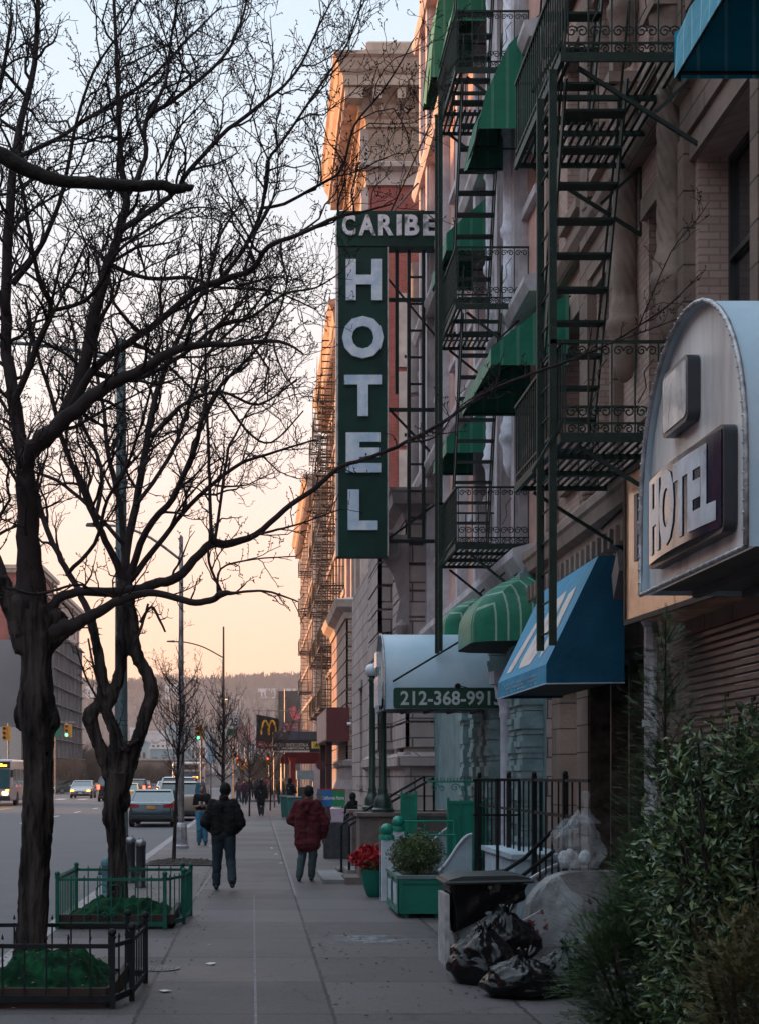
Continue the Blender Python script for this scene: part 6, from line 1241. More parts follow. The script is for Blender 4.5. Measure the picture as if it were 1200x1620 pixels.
def person(label, x, y, rot, h=1.75, elbow=((-.27,.02,1.12),(.27,.02,1.12)), wrist=((-.26,.1,.88),(.26,.1,.88)), knee=((-.1,.03,.5),(.1,.03,.5)), ankle=((-.11,0,.08),(.11,0,.08)), top='coat', topc=None, legc=None, hem=.85, puff=1.0, hood=True, sk=None, vox=.014, group='people on the pavement', hat=None, head_dx=0, sit=0, shoe_pitch=(0,0), extras=None, sleeves=True, scale_w=1.0):
    R = thing('person', label, 'person', (0,0,0), group); sk = sk or skin; k = h/1.75
    hip = .93-sit; sh = 1.43-sit; V = Vector; hx = head_dx; low = Vector((0,0,-sit))
    E = [V(e)+low for e in elbow]; Wr = [V(w_)+low for w_ in wrist]; Kn = [V(p) for p in knee]; An = [V(p) for p in ankle]; S = [V((-.17*scale_w,0,sh)), V((.17*scale_w,0,sh))]; Hp = [V((-.09,0,hip)), V((.09,0,hip))]
    b = MB()
    for s_ in (0,1):
        cap(b, S[s_], E[s_], .052, .042); cap(b, E[s_], Wr[s_], .042, .028); cap(b, Hp[s_], Kn[s_], .085, .055); cap(b, Kn[s_], An[s_], .055, .038); cap(b, An[s_]+V((0,-.02,-.03)), An[s_]+V((0,.14,-.05)), .035, .028)
        d = (Wr[s_]-E[s_]).normalized(); c = Wr[s_]+d*.05; sd_ = V((1 if s_ == 0 else -1,0,0)); cap(b, Wr[s_], c+d*.02, .028, .034, 1)
        sv = d.cross(V((0,1,0))) if abs(d.y) < .8 else V((1,0,0)); sv.normalize()
        for f in range(4):
            o_ = sv*(f-1.5)*.019; p0 = c+d*.03+o_; ln = (.07,.08,.075,.058)[f]; bend = V((-d.y*0+sd_.x*.012,.012,-.012)); p1 = p0+d*ln*.5; p2 = p1+(d*.6+bend*25*.03).normalized()*ln*.5; cap(b, p0, p1, .0095, .009); cap(b, p1, p2, .009, .0075)
        th = c-d*.02+sd_*.022; cap(b, th, th+(d*.7+sd_*.7).normalized()*.045, .011, .01); cap(b, th+(d*.7+sd_*.7).normalized()*.045, th+(d*.7+sd_*.7).normalized()*.05+d*.03, .01, .0085)
    for sx_ in (-1,1): cap(b, (sx_*.07,0,hip+.02), (sx_*.09,0,sh-.06), .105, .105, .95)
    cap(b, (-.13,0,sh-.01), (.13,0,sh-.01), .06); cap(b, (0,0,sh), (hx*.6,.01,sh+.12), .055, .05)
    hc = V((hx,.02,sh+.205)); b.ball(hc, .095, 16, (.83,.98,1.2)); b.ball(hc+V((0,.03,-.06)), .06, 12, (.9,1,.9)); cap(b, hc+V((0,.09,.01)), hc+V((0,.112,-.022)), .012, .015)
    for sx_ in (-1,1): b.ball(hc+V((sx_*.082,-.005,-.01)), .02, 8, (.5,.8,1.4))
    cap(b, hc+V((-.02,.093,-.055)), hc+V((.02,.093,-.055)), .008)
    remesh('body', b, min(vox,.012) if vox < .02 else vox, sk, R, 1)
    for sx_ in (-1,1): q = MB(); q.ball(hc+V((sx_*.034,.082,.012)), .011, 8); e_ = obj('eye', q, M('eye_dark', (.02,.015,.015), .2), R, smooth=True)
    lc = legc or cloth('jeans_dark', (.018,.024,.032)); t = MB()
    for s_ in (0,1): cap(t, Hp[s_], Kn[s_], .112, .085); cap(t, Kn[s_], An[s_]+V((0,0,.03)), .085, .068)
    cap(t, (-.06,0,hip), (.06,0,hip), .115); remesh('trousers', t, vox, lc, R, 4, .010, int(x*10)+3)
    for s_ in (0,1):
        q = MB(); a = An[s_]; pch = shoe_pitch[s_]; cap(q, a+V((0,-.035,-.035+pch*.35)), a+V((0,.16,-.045)), .042, .036); cap(q, a+V((0,0,.02)), a+V((0,-.01,-.03)), .045,.045); remesh('shoe', q, min(vox,.014), shoem, R, 3)
    g = MB(); tc_ = topc or cloth('black', (.009,.009,.010)); pf = puff
    if top in ('coat','tee'):
        for sx_ in (-1,1): cap(g, (sx_*.075*pf,0,hem+.1), (sx_*.10*pf,0,sh-.06), .125*pf, .115*pf, .95); 
        if hem < .8: cap(g, (-.07*pf,0,hem+.09), (.07*pf,0,hem+.09), .13*pf)
        cap(g, (-.15*scale_w,0,sh-.02), (.15*scale_w,0,sh-.02), .078*pf)
        for s_ in (0,1):
            if top == 'coat': cap(g, S[s_], E[s_], .078*pf, .078*pf); cap(g, E[s_], Wr[s_], .075*pf, .05*pf)
            else: cap(g, S[s_], S[s_].lerp(E[s_],.7), .07, .066)
        if hood == 'down': cap(g, (-.07,-.08,sh+.03), (.07,-.08,sh+.03), .07, .07); cap(g, (0,-.06,sh+.06), (0,-.11,sh-.1), .07, .05)
        elif top == 'coat': cap(g, (0,0,sh+.02), (0,.0,sh+.10), .08, .075)
        o_ = remesh('jacket' if top == 'coat' else 'shirt', g, vox, tc_, R, 3, .014*pf if top == 'coat' else .006, int(y))
    hh = MB()
    if hat == 'hood': hh.ball(hc+V((0,-.015,.005)), .112, 16, (.95,1.02,1.22)); cap(hh, hc+V((0,-.03,-.1)), (0,-.02,sh+.03), .085, .1); remesh('hood', hh, min(vox,.014), tc_, R, 2, .004, 5)
    elif hat: hh.ball(hc+V((0,-.02,.035)), .107, 16, (.88,1.02,1.08)); cap(hh, hc+V((-.05,.0,.015)), hc+V((.05,.0,.015)), .05); remesh('hat', hh, min(vox,.014), hat, R, 2)
    else: hh.ball(hc+V((0,-.022,.03)), .103, 16, (.88,1.0,1.1)); hh.ball(hc+V((0,-.06,-.03)), .075, 12, (1,.8,1.1)); remesh('hair', hh, min(vox,.014), hairm, R, 1, .004, 4, 30)
    if extras: extras(R, hc)
    R.scale = (k,k,k); R.location = (x,y,0); R.rotation_euler = (0,0,rot); return R
jd = cloth('jeans_navy', (.018,.030,.040)); jb = cloth('jeans_blue', (.045,.17,.26)); maroon = cloth('maroon', (.075,.012,.016)); blk_c = cloth('black', (.009,.009,.010)); greyc = cloth('grey', (.05,.05,.055))
knit = cloth('knit_black', (.012,.010,.010))
person('man in a bulky black jacket and dark jeans walking away, hands in front pockets', XP(354,24.6), 24.6, 0, 1.72, elbow=((-.30,-.03,1.12),(.29,-.03,1.11)), wrist=((-.20,.13,.98),(.20,.13,.97)), knee=((-.11,.06,.50),(.12,-.02,.5)), ankle=((-.12,.05,.085),(.15,-.28,.13)), topc=blk_c, legc=jd, hem=.88, puff=1.12, hat=knit, head_dx=.03, vox=.012, shoe_pitch=(0,.25))
def umb(R, hc):
    q = MB(); q.tube([(.30,.02,.92),(.27,-.02,.60),(.29,-.02,.46)], [.03,.05,.035], 8); cap(q, (.24,0,.75), (.28,0,.62), .05,.04); obj('folded_umbrella', q, blk_c, R, smooth=True)
person('man in a puffy dark red coat and jeans walking away near the stoop', XP(487,26.7), 26.7, -.1, 1.66, elbow=((-.31,.05,1.12),(.32,-.02,1.08)), wrist=((-.22,.2,1.05),(.30,.05,.84)), knee=((-.1,.03,.5),(.1,.0,.5)), ankle=((-.15,-.1,.085),(.07,.02,.085)), topc=maroon, legc=cloth('jeans_grey', (.04,.06,.07)), hem=.60, puff=1.22, hood='down', hat=knit, head_dx=.02, vox=.012)
def phone(R, hc):
    q = MB(); q.bar((.0,.27,1.14),(.0,.31,1.25),.07,.012); obj('phone', q, sblk, R); q = MB()
    for (dx,dz,r) in ((-.05,.0,.045),(.05,.01,.045),(0,-.08,.03)): q.tube([(dx,.128,1.22+dz),(dx,.140,1.22+dz)], r, 12)
    obj('shirt_print', q, M('print_white', (.4,.38,.36), .7, .3, 20), R)
person('young woman in black T-shirt and blue jeans facing the camera, both hands on a phone', XP(320,40.7), 40.7, pi, 1.62, elbow=((-.23,-.02,1.1),(.23,-.02,1.1)), wrist=((-.07,.2,1.15),(.07,.2,1.15)), knee=((-.09,.03,.5),(.08,.05,.5)), ankle=((-.10,0,.08),(.09,-.05,.08)), top='tee', topc=blk_c, legc=jb, hem=.98, hood=False, vox=.012, extras=phone)
person('lone walker in a long black coat in the middle of the pavement', XP(413,70.5), 70.5, 0, 1.68, hem=.55, vox=.02, hat=knit, ankle=((-.05,0,.08),(.09,-.1,.08)))
person('man in black leaning by the green bins on the right', XP(459,69), 69, -.9, 1.76, elbow=((-.25,.1,1.15),(.25,.12,1.12)), wrist=((-.1,.24,1.12),(.12,.24,1.1)), ankle=((-.1,0,.08),(.12,.22,.08)), vox=.02, hat='hood')
FAR = [(394,112,0,1.7,blk_c,'walker in black at the left of the far crowd'),(378,104,.4,1.68,cloth('mauve',(.06,.035,.05)),'walker in mauve furthest left in the crowd, beside a pushchair'),(408,116,0,1.72,cloth('dark_blue',(.015,.02,.04)),'walker in dark blue with a yellow strap in the far crowd'),(422,118,pi,1.72,cloth('red',(.16,.015,.02)),'walker in red coming towards the camera in the far crowd'),(431,112,0,1.78,greyc,'broad walker in a grey jacket in the far crowd'),(437,121,pi,1.7,cloth('brown',(.06,.035,.02)),'walker in brown at the back of the far crowd'),(444,100,.3,1.74,cloth('olive',(.03,.03,.02)),'walker in dark olive stepping off the kerb by the red column'),(402,125,pi,1.66,cloth('tan',(.14,.09,.05)),'small walker in tan beyond the crossing'),(416,108,0,1.7,cloth('coal',(.02,.018,.02)),'walker in charcoal just right of the lone walker'),(387,98,pi,1.62,cloth('plum',(.05,.02,.04)),'walker in plum coming along left of the far crowd'),(449,112,pi,1.7,cloth('sand',(.16,.11,.06)),'walker in a sand coat nearest the shopfronts'),(426,132,0,1.75,cloth('slate',(.03,.04,.05)),'walker in slate blue deep in the far crowd'),(398,138,0,1.7,cloth('ink',(.015,.015,.03)),'most distant walker, in ink blue, at the left of the crowd')]
for i, (px, d, ro, h_, tc_, lb) in enumerate(FAR): person(lb, XP(px,d), d, ro, h_, topc=tc_, vox=.03, hat=knit if i%2 else None, ankle=((-.12,.18,.08),(.1,-.2,.12)) if i%3 else ((-.1,0,.08),(.1,0,.08)))
person('seated person in dark clothes and cap on the wall behind the stoop rails', XP(558,47), 47, .9, 1.7, sit=.38, knee=((-.12,.42,.52),(.12,.42,.52)), ankle=((-.12,.45,.08),(.12,.45,.08)), elbow=((-.26,.15,1.15),(.26,.15,1.15)), wrist=((-.12,.36,1.0),(.12,.36,1.0)), hem=.5, hat='hood', vox=.02)
q = MB(); x = XP(558,47); q.box(x-.35,x+.35,46.7,47.3,0,.42); R = thing('low_wall', 'low stone ledge the seated person sits on', 'ledge', (x,47,0)); obj('ledge', q, greystone, R)
R = thing('paper_bag', 'crumpled white paper bag with dark print by the handrails', 'bag', (XP(534,34),34,.75)); x, z = XP(534,34), ZP(1288,34); q = MB(); q.add([(x-.13,34,z-.16),(x+.13,34,z-.18),(x+.15,34,z+.13),(x-.17,34,z+.12),(x-.11,34.1,z-.16),(x+.12,34.1,z-.18),(x+.13,34.12,z+.1),(x-.14,34.12,z+.15)],[(0,3,2,1),(4,5,6,7),(0,1,5,4),(1,2,6,5),(2,3,7,6),(3,0,4,7)]); obj('bag', q, M('bag_paper', (.5,.38,.44), .7, .1, 9, .2, col2=(.12,.03,.08), lo=.6, hi=.64), R)
q = MB(); q.box(x-.3,x+.3,34,34.5,0,z-.19); R2 = thing('crate', 'grey crate under the white paper bag', 'crate', (x,34.2,0)); obj('crate', q, greyc, R2)

# ---------------- vehicles ----------------
import bmesh
def bev(o, off, seg=2):
    bm = bmesh.new(); bm.from_mesh(o.data); bmesh.ops.remove_doubles(bm, verts=bm.verts, dist=1e-5); bmesh.ops.recalc_face_normals(bm, faces=bm.faces)
    bmesh.ops.bevel(bm, geom=[e for e in bm.edges if len(e.link_faces) == 2 and e.calc_face_angle(0) > .25], offset=off, segments=seg, affect='EDGES', profile=.6, clamp_overlap=True); bm.to_mesh(o.data); bm.free(); o.data.polygons.foreach_set('use_smooth', [True]*len(o.data.polygons)); o.data.set_sharp_from_angle(angle=radians(45)); return o
chrome = M('chrome', (.5,.5,.5), .15, .05, 3, 0, metal=1); tyre = M('tyre', (.015,.015,.015), .85); rimm = M('wheel_rim', (.25,.25,.26), .3, .1, 5, .05, metal=.8)
cglass = M('car_glass', (.015,.03,.035), .05, .1, 2, 0, spec=.9)
def paint(n_, c, ro=.25): 
    m = M('paint_'+n_, c, ro, .04, 2, 0, spec=.6, metal=.35); m.node_tree.nodes['Principled BSDF'].inputs['Coat Weight'].default_value = .6; return m
plate_m = M('plate_orange', (.5,.22,.04), .5)
def car(label, x, y, rot, pm, L=4.7, Wd=1.8, Hh=1.45, kind='sedan', brake=False, heads=False, group='cars on the avenue', z0=-.13, detail=1, lampc=None):
    R = thing('car', label, 'car', (0,0,0), group); w2 = Wd/2; h_ = L/2; k = Hh/1.45
    if kind == 'sedan': side = [(-h_,.32),(-h_-.02,.62),(-h_+.05,.93*k),(-h_+.35,1.0*k),(-h_+.95,1.02*k),(h_-1.25,.98*k),(h_-.35,.80*k),(h_-.02,.66),(h_,.3)]; cab = (-h_+.55, -h_+1.35, h_-2.15, h_-1.25); belt = .97*k
    else: side = [(-h_,.36),(-h_-.03,.6),(-h_+.02,1.05*k*.9),(-h_+.2,1.02*k),(h_-1.2,.98*k),(h_-.25,.88*k),(h_,.68),(h_,.34)]; cab = (-h_+.08, -h_+.42, h_-2.1, h_-1.2); belt = .97*k*.97
    q = MB(); q.prism([(b,c) for b,c in side], 'X', -w2, w2); o_ = bev(obj('body', q, pm, R), .09, 3)
    for v in o_.data.vertices:   # tumblehome and nose taper
        t = abs(v.co.y)/h_; v.co.x *= 1-.10*max(0,t-.75)/.25
    ya, yb, yc, yd = cab; wt = w2*.80; zt = Hh; wb = w2-.06
    q = MB(); q.add([(-wb,ya,belt),(wb,ya,belt),(wb,yd,belt),(-wb,yd,belt),(-wt,yb,zt-.05),(wt,yb,zt-.05),(wt,yc,zt-.05),(-wt,yc,zt-.05)], [(0,3,2,1),(4,5,6,7),(0,1,5,4),(1,2,6,5),(2,3,7,6),(3,0,4,7)]); obj('windows', q, cglass, R)
    q = MB(); q.add([(-wt-.02,yb-.1,zt-.06),(wt+.02,yb-.1,zt-.06),(wt+.02,yc+.1,zt-.06),(-wt-.02,yc+.1,zt-.06),(-wt+.08,yb+.1,zt),(wt-.08,yb+.1,zt),(wt-.08,yc-.1,zt),(-wt+.08,yc-.1,zt)], [(0,3,2,1),(4,5,6,7),(0,1,5,4),(1,2,6,5),(2,3,7,6),(3,0,4,7)]); bev(obj('roof', q, pm, R), .02)
    ym = (yb+yc)/2
    for s_ in (-1,1):
        for (a_, b_, w_) in (((s_*wb,ya,belt),(s_*wt,yb,zt-.05),.09), ((s_*wb,yd,belt),(s_*wt,yc,zt-.05),.07), ((s_*(wb+.005),ym,belt),(s_*(wt+.01),ym,zt-.05),.06)): obj('pillar', MB().bar(a_, b_, w_, .055), pm, R)
    for s_ in (-1,1):
        for yw in (-h_+.85, h_-.9):
            q = MB(); q.tube([(s_*(w2-.20),yw,.33),(s_*(w2-.17),yw,.33),(s_*(w2-.01),yw,.33),(s_*(w2+.015),yw,.33)], [.28,.33,.33,.27], 22); wo = obj('wheel', q, tyre, R, smooth=True, angle=40); q = MB(); q.tube([(s_*(w2+.01),yw,.33),(s_*(w2+.025),yw,.33)], [.21,.17], 14); obj('rim', q, rimm, wo)
    bk = glo['red'] if brake else M('tail_lamp', (.25,.01,.01), .2, .1, 5, 0, spec=.7)
    for s_ in (-1,1):
        q = MB(); z1 = .93*k if kind == 'sedan' else .98*k; q.add([(s_*(w2-.42),-h_-.03,z1-.15),(s_*(w2-.05),-h_+.02,z1-.18),(s_*(w2+.005),-h_+.25,z1-.02),(s_*(w2-.1),-h_+.0,z1-.02),(s_*(w2-.42),-h_-.02,z1-.05)], [(0,1,2,3,4)]) if kind == 'sedan' else q.box(*sorted((s_*(w2-.22),s_*(w2-.02))), -h_-.05,-h_+.06, z1-.35, z1-.02); 
        if kind == 'sedan': q.v = [(v[0],v[1]-.012,v[2]) for v in q.v]
        obj('tail_light', q, bk, R)
        q = MB(); q.ball((s_*(w2-.28),h_-.06,.68), .12, 10, (1.5,.6,.65)); obj('headlight', q, (lampc or glo['amber']) if heads else M('headlamp_off', (.5,.5,.52), .1, 0, 1, 0, spec=.9), R, smooth=True)
        q = MB(); q.ball((s_*(w2+.09),h_-1.75,1.0*k), .11, 10, (1,.7,.7)); obj('mirror', q, pm, R, smooth=True)
    q = MB(); q.box(-.17,.17,-h_-.055,-h_-.03,.72,.84); obj('licence_plate', q, plate_m, R); q = MB(); q.box(-.17,.17,h_+.0,h_+.03,.42,.54); obj('licence_plate', q, wht, R)
    q = MB(); q.box(-w2+.12,w2-.12,-h_-.06,-h_+.2,.30,.47); q.box(-w2+.2,w2-.2,h_-.2,h_+.03,.28,.42); q.box(-w2+.05,w2-.05,-h_+.3,h_-.3,.2,.34); bev(obj('lower_bumper', q, M('bumper_black', (.02,.02,.02), .6), R), .02)
    if kind == 'sedan': q = MB(); q.box(-.42,.42,-h_-.045,-h_-.02,.875*k,.90*k); obj('chrome_strip', q, chrome, R); q = MB(); q.box(-w2+.25,w2-.25,-h_+.12,-h_+.125,1.0,1.004); 
    q = MB(); q.box(-.4,.4,h_-.02,h_+.02,.5,.62); obj('grille', q, sblk, R)
    R.location = (x,y,z0); R.rotation_euler = (0,0,rot); return R
car('parked grey-blue sedan seen from behind beside the second tree', XP(240,59), 59+2.35-.2, 0, paint('blue_grey', (.012,.035,.052)), 4.85, 1.80, 1.46)
car('beige sport utility car parked ahead of the grey-blue sedan', XP(286,68), 69, 0, paint('beige', (.22,.17,.14)), 4.8, 1.9, 1.75, 'suv')
car('dark parked van-like car two ahead of the sedan, with a white roof edge', XP(283,78), 80, 0, paint('silver_van', (.28,.29,.32)), 5.0, 1.95, 1.95, 'suv')
car('silver sedan with orange headlights coming towards the camera', XP(128,136), 138, pi, paint('silver', (.22,.21,.21)), 4.7, 2.0, 1.6, 'sedan', heads=True)
car('dark teal car crossing behind the oncoming silver sedan', XP(112,172), 172, pi/2+.5, paint('teal_dark', (.03,.08,.09)), 4.6, 1.9, 1.5)
car('black sport utility car with glowing brake lights left of the second trunk', XP(176,118), 120, 0, paint('black', (.012,.012,.014)), 4.9, 2.1, 1.95, 'suv', brake=True)
car('dark wagon with red brake lights just right of the second trunk', XP(213,128), 130, 0, paint('dark_grey', (.03,.03,.035)), 4.7, 1.9, 1.75, 'suv', brake=True)
car('yellow taxi mostly hidden behind the second trunk', XP(199,106), 108, 0, paint('taxi_yellow', (.5,.27,.03)), 4.8, 1.85, 1.5)
car('far red-lit car waiting at the lights beside the dark wagon', XP(226,160), 161, 0, paint('dull_red', (.12,.03,.03)), 4.6, 1.8, 1.5, brake=True)
car('white car far down the avenue beyond the bus', XP(262,150), 152, 0, paint('white', (.4,.4,.42)), 4.6, 1.8, 1.5)
busw = paint('bus_white', (.38,.36,.36), .35)
def bus(label, x, y, rot, front):
    R = thing('bus', label, 'bus', (0,0,0), 'buses on the avenue'); w2, L, Hh = 1.28, 12, 3.1; q = MB(); q.box(-w2,w2,0,L,.35,Hh); bev(obj('body', q, busw, R), .16, 3)
    q = MB()
    if front:
        q.box(-w2+.12,w2-.12,-.03,-.005,1.15,2.45); obj('windscreen', q, M('bus_glass', (.02,.10,.12), .08, .1, 2, 0, spec=.9), R); q = MB(); q.box(-w2+.1,w2-.1,-.035,-.006,2.5,2.95); obj('sign_box', q, sblk, R)
        q = MB(); rg = random.Random(4); [q.box(.1+i*.1,.17+i*.1,-.05,-.04,2.62,2.62+rg.choice((.12,.2,.2))) for i in range(9)]; obj('display', q, glo['amber'], R)
        for s_ in (-1,1): q = MB(); q.box(s_*.85-.18,s_*.85+.18,-.04,-.005,.75,.95); obj('headlight', q, M('bus_head', (1,.8,.6), .3, 0, 1, 0, emis=(1,.6,.35), es=7), R); q = MB(); q.box(s_*1.0-.1,s_*1.0+.1,-.04,-.005,1.0,1.1); obj('indicator', q, glo['amber'], R)
        for s_ in (-1,1): q = MB(); q.box(s_*(w2+.05)-.08,s_*(w2+.05)+.08,-.3,-.1,1.9,2.4); obj('mirror', q, sblk, R)
        q = MB(); q.box(-w2+.1,w2-.1,-.06,-.005,.38,.66); obj('bumper', q, sblk, R)
    else:
        q.box(-.8,.9,-.03,-.005,1.75,2.35); obj('rear_window', q, cglass, R)
        q = MB(); q.box(-.75,.75,-.03,-.005,2.5,2.9); [q.box(-.7,.7,-.05,-.03,2.53+.07*i,2.56+.07*i) for i in range(5)]; obj('vent_grille', q, M('grille_brown', (.08,.06,.05), .6), R)
        q = MB(); rg = random.Random(4); [q.box(.25+i*.1,.31+i*.1,-.05,-.04,1.82,1.96) for i in range(5)]; obj('display', q, glo['amber'], R)
        for s_ in (-1,1): q = MB(); q.box(s_*1.1-.08,s_*1.1+.08,-.04,-.005,1.2,1.6); obj('tail_light', q, glo['red'] if False else M('tail_lamp', (.25,.01,.01)), R); q = MB(); q.box(s_*1.1-.08,s_*1.1+.08,-.04,-.005,1.75,1.95); obj('indicator', q, glo['amber'] if s_ < 0 else sblk, R)
        q = MB(); q.box(-w2+.1,w2-.1,-.06,-.005,.38,.7); obj('bumper', q, sblk, R); q = MB(); q.box(-.9,.9,-.03,-.005,.8,1.5); obj('engine_door', q, busw, R)
    for s_ in (-1,1):
        for i in range(7): q = MB(); q.box(*sorted((s_*(w2+.006),s_*(w2-.02))), .7+i*1.6, 2.1+i*1.6, 1.3, 2.45); obj('window', q, cglass, R)
        for yw in (2.5, 9.0): q = MB(); q.tube([(s_*(w2-.25),yw,.48),(s_*(w2+.01),yw,.48)], .48, 20); obj('wheel', q, tyre, R)
    R.location = (x,y,-.13); R.rotation_euler = (0,0,rot); return R
bus('white city bus seen from behind, past the parked cars', XP(299,118), 118, 0, False)
bus('city bus with orange display coming towards the camera at the left edge', XP(-12,100), 100, 0, True)
R = thing('bicycle_rider', 'far cyclist in pale blue at the foot of the dark building', 'cyclist', (XP(86,165),165,0)); x = XP(86,165); q = MB()
for dx in (-.5,.5): q.tube([(x+dx+.33*cos(a),165,.2+.33*sin(a)) for a in [i*pi/8 for i in range(17)]], .025, 4)
q.tube([(x-.5,165,.2),(x-.1,165,.75),(x+.4,165,.75),(x+.5,165,.2)], .025, 4); obj('bicycle', q, sblk, R); q = MB(); cap(q,(x-.1,165,.9),(x+.15,165,1.35),.17,.15); cap(q,(x-.1,165,.85),(x+.1,165,.3),.09,.06); cap(q,(x+.15,165,1.35),(x+.4,165,1.0),.06,.04); cap(q,(x+.2,165,1.6),(x+.2,165,1.65),.11); remesh('rider', q, .05, cloth('pale_blue', (.2,.28,.36)), R)
sapling('slender young bare tree standing in the low soil patch by the kerb', 275, 32.0, 5.0, .75, 3, lean=.12)
sapling('young bare tree with fine upright twigs just beyond the girl in jeans', 352, 46, 5.4, .9, 5, n_=34)
sapling('small bare street tree far along the pavement by the road sign', 395, 70, 4.6, 1.6, 7, n_=26)
sapling('far bare street tree beside the walking crowd', 428, 82, 4.8, 2.0, 9, n_=26)
sapling('farthest young bare tree beyond the parked van', 310, 85, 5.0, 1.6, 13, n_=22)
# ---------------- shop signs, awnings and the far end of the avenue ----------------
R = thing('banner', 'black hanging banner with golden arches over a red strip', 'banner', (XP(440,122),122,5.5)); d = 122; x0, x1 = XP(406,d), XP(441,d)
q = MB(); N = 8
def bx_(za, zb_, q):
    for i in range(N):
        a = x0+(x1-x0)*i/N; b_ = x0+(x1-x0)*(i+1)/N; sa = -.12*i/N*3; sb = -.12*(i+1)/N*3; q.add([(a,d+.1*sin(i),za+sa*.5),(b_,d+.1*sin(i+1),za+sb*.5),(b_,d+.1*sin(i+1),zb_+sb),(a,d+.1*sin(i),zb_+sa)], [(0,1,2,3)])
bx_(ZP(1172,d),ZP(1130,d),q); q.add([(x0,d+.12,ZP(1172,d)),(x1,d+.12,ZP(1172,d)-.2),(x1,d+.12,ZP(1130,d)-.4),(x0,d+.12,ZP(1130,d))],[(0,1,2,3)]); obj('cloth', q, cloth('banner_black', (.012,.014,.02)), R)
q = MB(); q.add([(x0-.05,d-.02,ZP(1182,d)-.05),(x1,d-.02,ZP(1186,d)-.05),(x1,d-.02,ZP(1174,d)-.1),(x0-.05,d-.02,ZP(1170,d)-.05),(x0-.05,d+.04,ZP(1182,d)-.05),(x1,d+.04,ZP(1186,d)-.05),(x1,d+.04,ZP(1174,d)-.1),(x0-.05,d+.04,ZP(1170,d)-.05)],[(0,1,2,3),(4,5,6,7),(0,1,5,4),(2,3,7,6)]); obj('red_strip', q, cloth('banner_red', (.22,.02,.03)), R)
q = MB(); xm = (x0+x1)/2+.1
for cx_ in (xm-.28, xm+.28): q.tube([(cx_+.30*cos(a)*(1 if True else 1), d-.16, ZP(1163,d)+1.15*sin(a)) for a in [pi*i/12 for i in range(13)]], .075, 6)
obj('arches', q, M('arch_yellow', (.6,.34,.02), .5, .05), R); text_fit("McDonald's", wht, R, 'Y', d-.03, x0+.1, x1-.15, ZP(1181,d), ZP(1175,d), .005, .02)
q = MB(); q.tube([(XP(400,d),d,ZP(1124,d)),(4.4,d,ZP(1125,d))], .05, 6); obj('pole', q, polesil, R)
# dark canopy with church name
R = thing('canopy', 'dark canopy lettered IGLESIA PENTECOSTALA across the pavement', 'canopy', (3.0,90,3.2)); d = 90; q = MB(); x0, x1 = XP(432,d), 4.45; z0, z1, z2 = ZP(1190,d), ZP(1170,d), ZP(1157,d)
q.prism([(d,z0),(d,z1),(d+.3,z2),(d+2.2,z2),(d+2.5,z1),(d+2.5,z0)], 'X', x0, x1); obj('cover', q, M('canopy_black', (.010,.012,.02), .6, .3), R)
cw_ = M('letter_cream', (.5,.48,.44), .6, .05); text_fit('IGLESIA PENTECOSTALA', cw_, R, 'Y', d, XP(434,d), XP(488,d), ZP(1181,d), ZP(1176,d), .005, .01); text_fit('LATINOAMERICANA, IN', cw_, R, 'Y', d, XP(439,d), XP(489,d), ZP(1186.2,d), ZP(1181.8,d), .005, .01)
q = MB(); q.box(x0, XP(490,d), d-.015, d-.002, ZP(1190,d), ZP(1187.3,d)); obj('edge_strip', q, cw_, R); q = MB()
for x in (x0+.08, x0+.1): q.tube([(x,d+.2,0),(x,d+.2,z0)], .04, 6)
obj('post', q, polesil, R)
R = thing('awning', 'dark red arched awning below the dark lettered canopy', 'awning', (3,95,3)); d = 95; q = MB(); P = [(XP(444,d),ZP(1208,d)),(XP(444,d),ZP(1200,d)),(XP(449,d),ZP(1193,d)),(XP(455,d),ZP(1190,d)),(4.45,ZP(1189,d)),(4.45,ZP(1208,d))]; q.prism(P, 'Y', d, d+1.6); obj('canvas', q, cloth('awning_red', (.10,.010,.014)), R); q = MB(); [q.tube([(XP(446,d),d+y_,0),(XP(446,d),d+y_,ZP(1208,d))], .05, 6) for y_ in (.1,1.4)]; obj('post', q, polesil, R)
R = thing('column', 'bright red square column under the dark red awning', 'column', (XP(463,96.5),96.5,0)); d = 93; q = MB(); x = XP(463,d); q.box(x-.18,x+.18,d,d+.4,0,2.85); q.box(x-.22,x+.22,d-.03,d+.43,2.853,3.0); obj('shaft', q, M('column_red', (.35,.02,.02), .5), R); q = MB(); q.box(x-.16,x-.1,d-.02,d-.002,.0,2.8); obj('stripe', q, wht, R)
R = thing('food_cart', 'food cart with a pale blue roof panel by the red column', 'cart', (XP(483,84),84,0)); d = 84; q = MB(); q.box(XP(471,d),XP(496,d),d,d+1.8,.3,1.25); obj('body', q, M('cart_dark', (.04,.04,.045), .5), R); q = MB(); q.box(XP(470,d),XP(497,d),d-.1,d+1.9,ZP(1233,d),ZP(1219,d)); obj('roof_panel', q, M('cart_blue', (.18,.28,.33), .5), R); q = MB(); [q.tube([(x,d+.05,.3),(x,d+.05,1.7)], .03, 6) for x in (XP(471.5,d),XP(495.5,d))]; obj('post', q, polesil, R); [obj('wheel', MB().tube([(x-.05,d+.9,.25),(x+.05,d+.9,.25)], .25, 14), tyre, R) for x in (XP(474,d),XP(493,d))]
teal_b = M('bin_teal', (.02,.10,.09), .5)
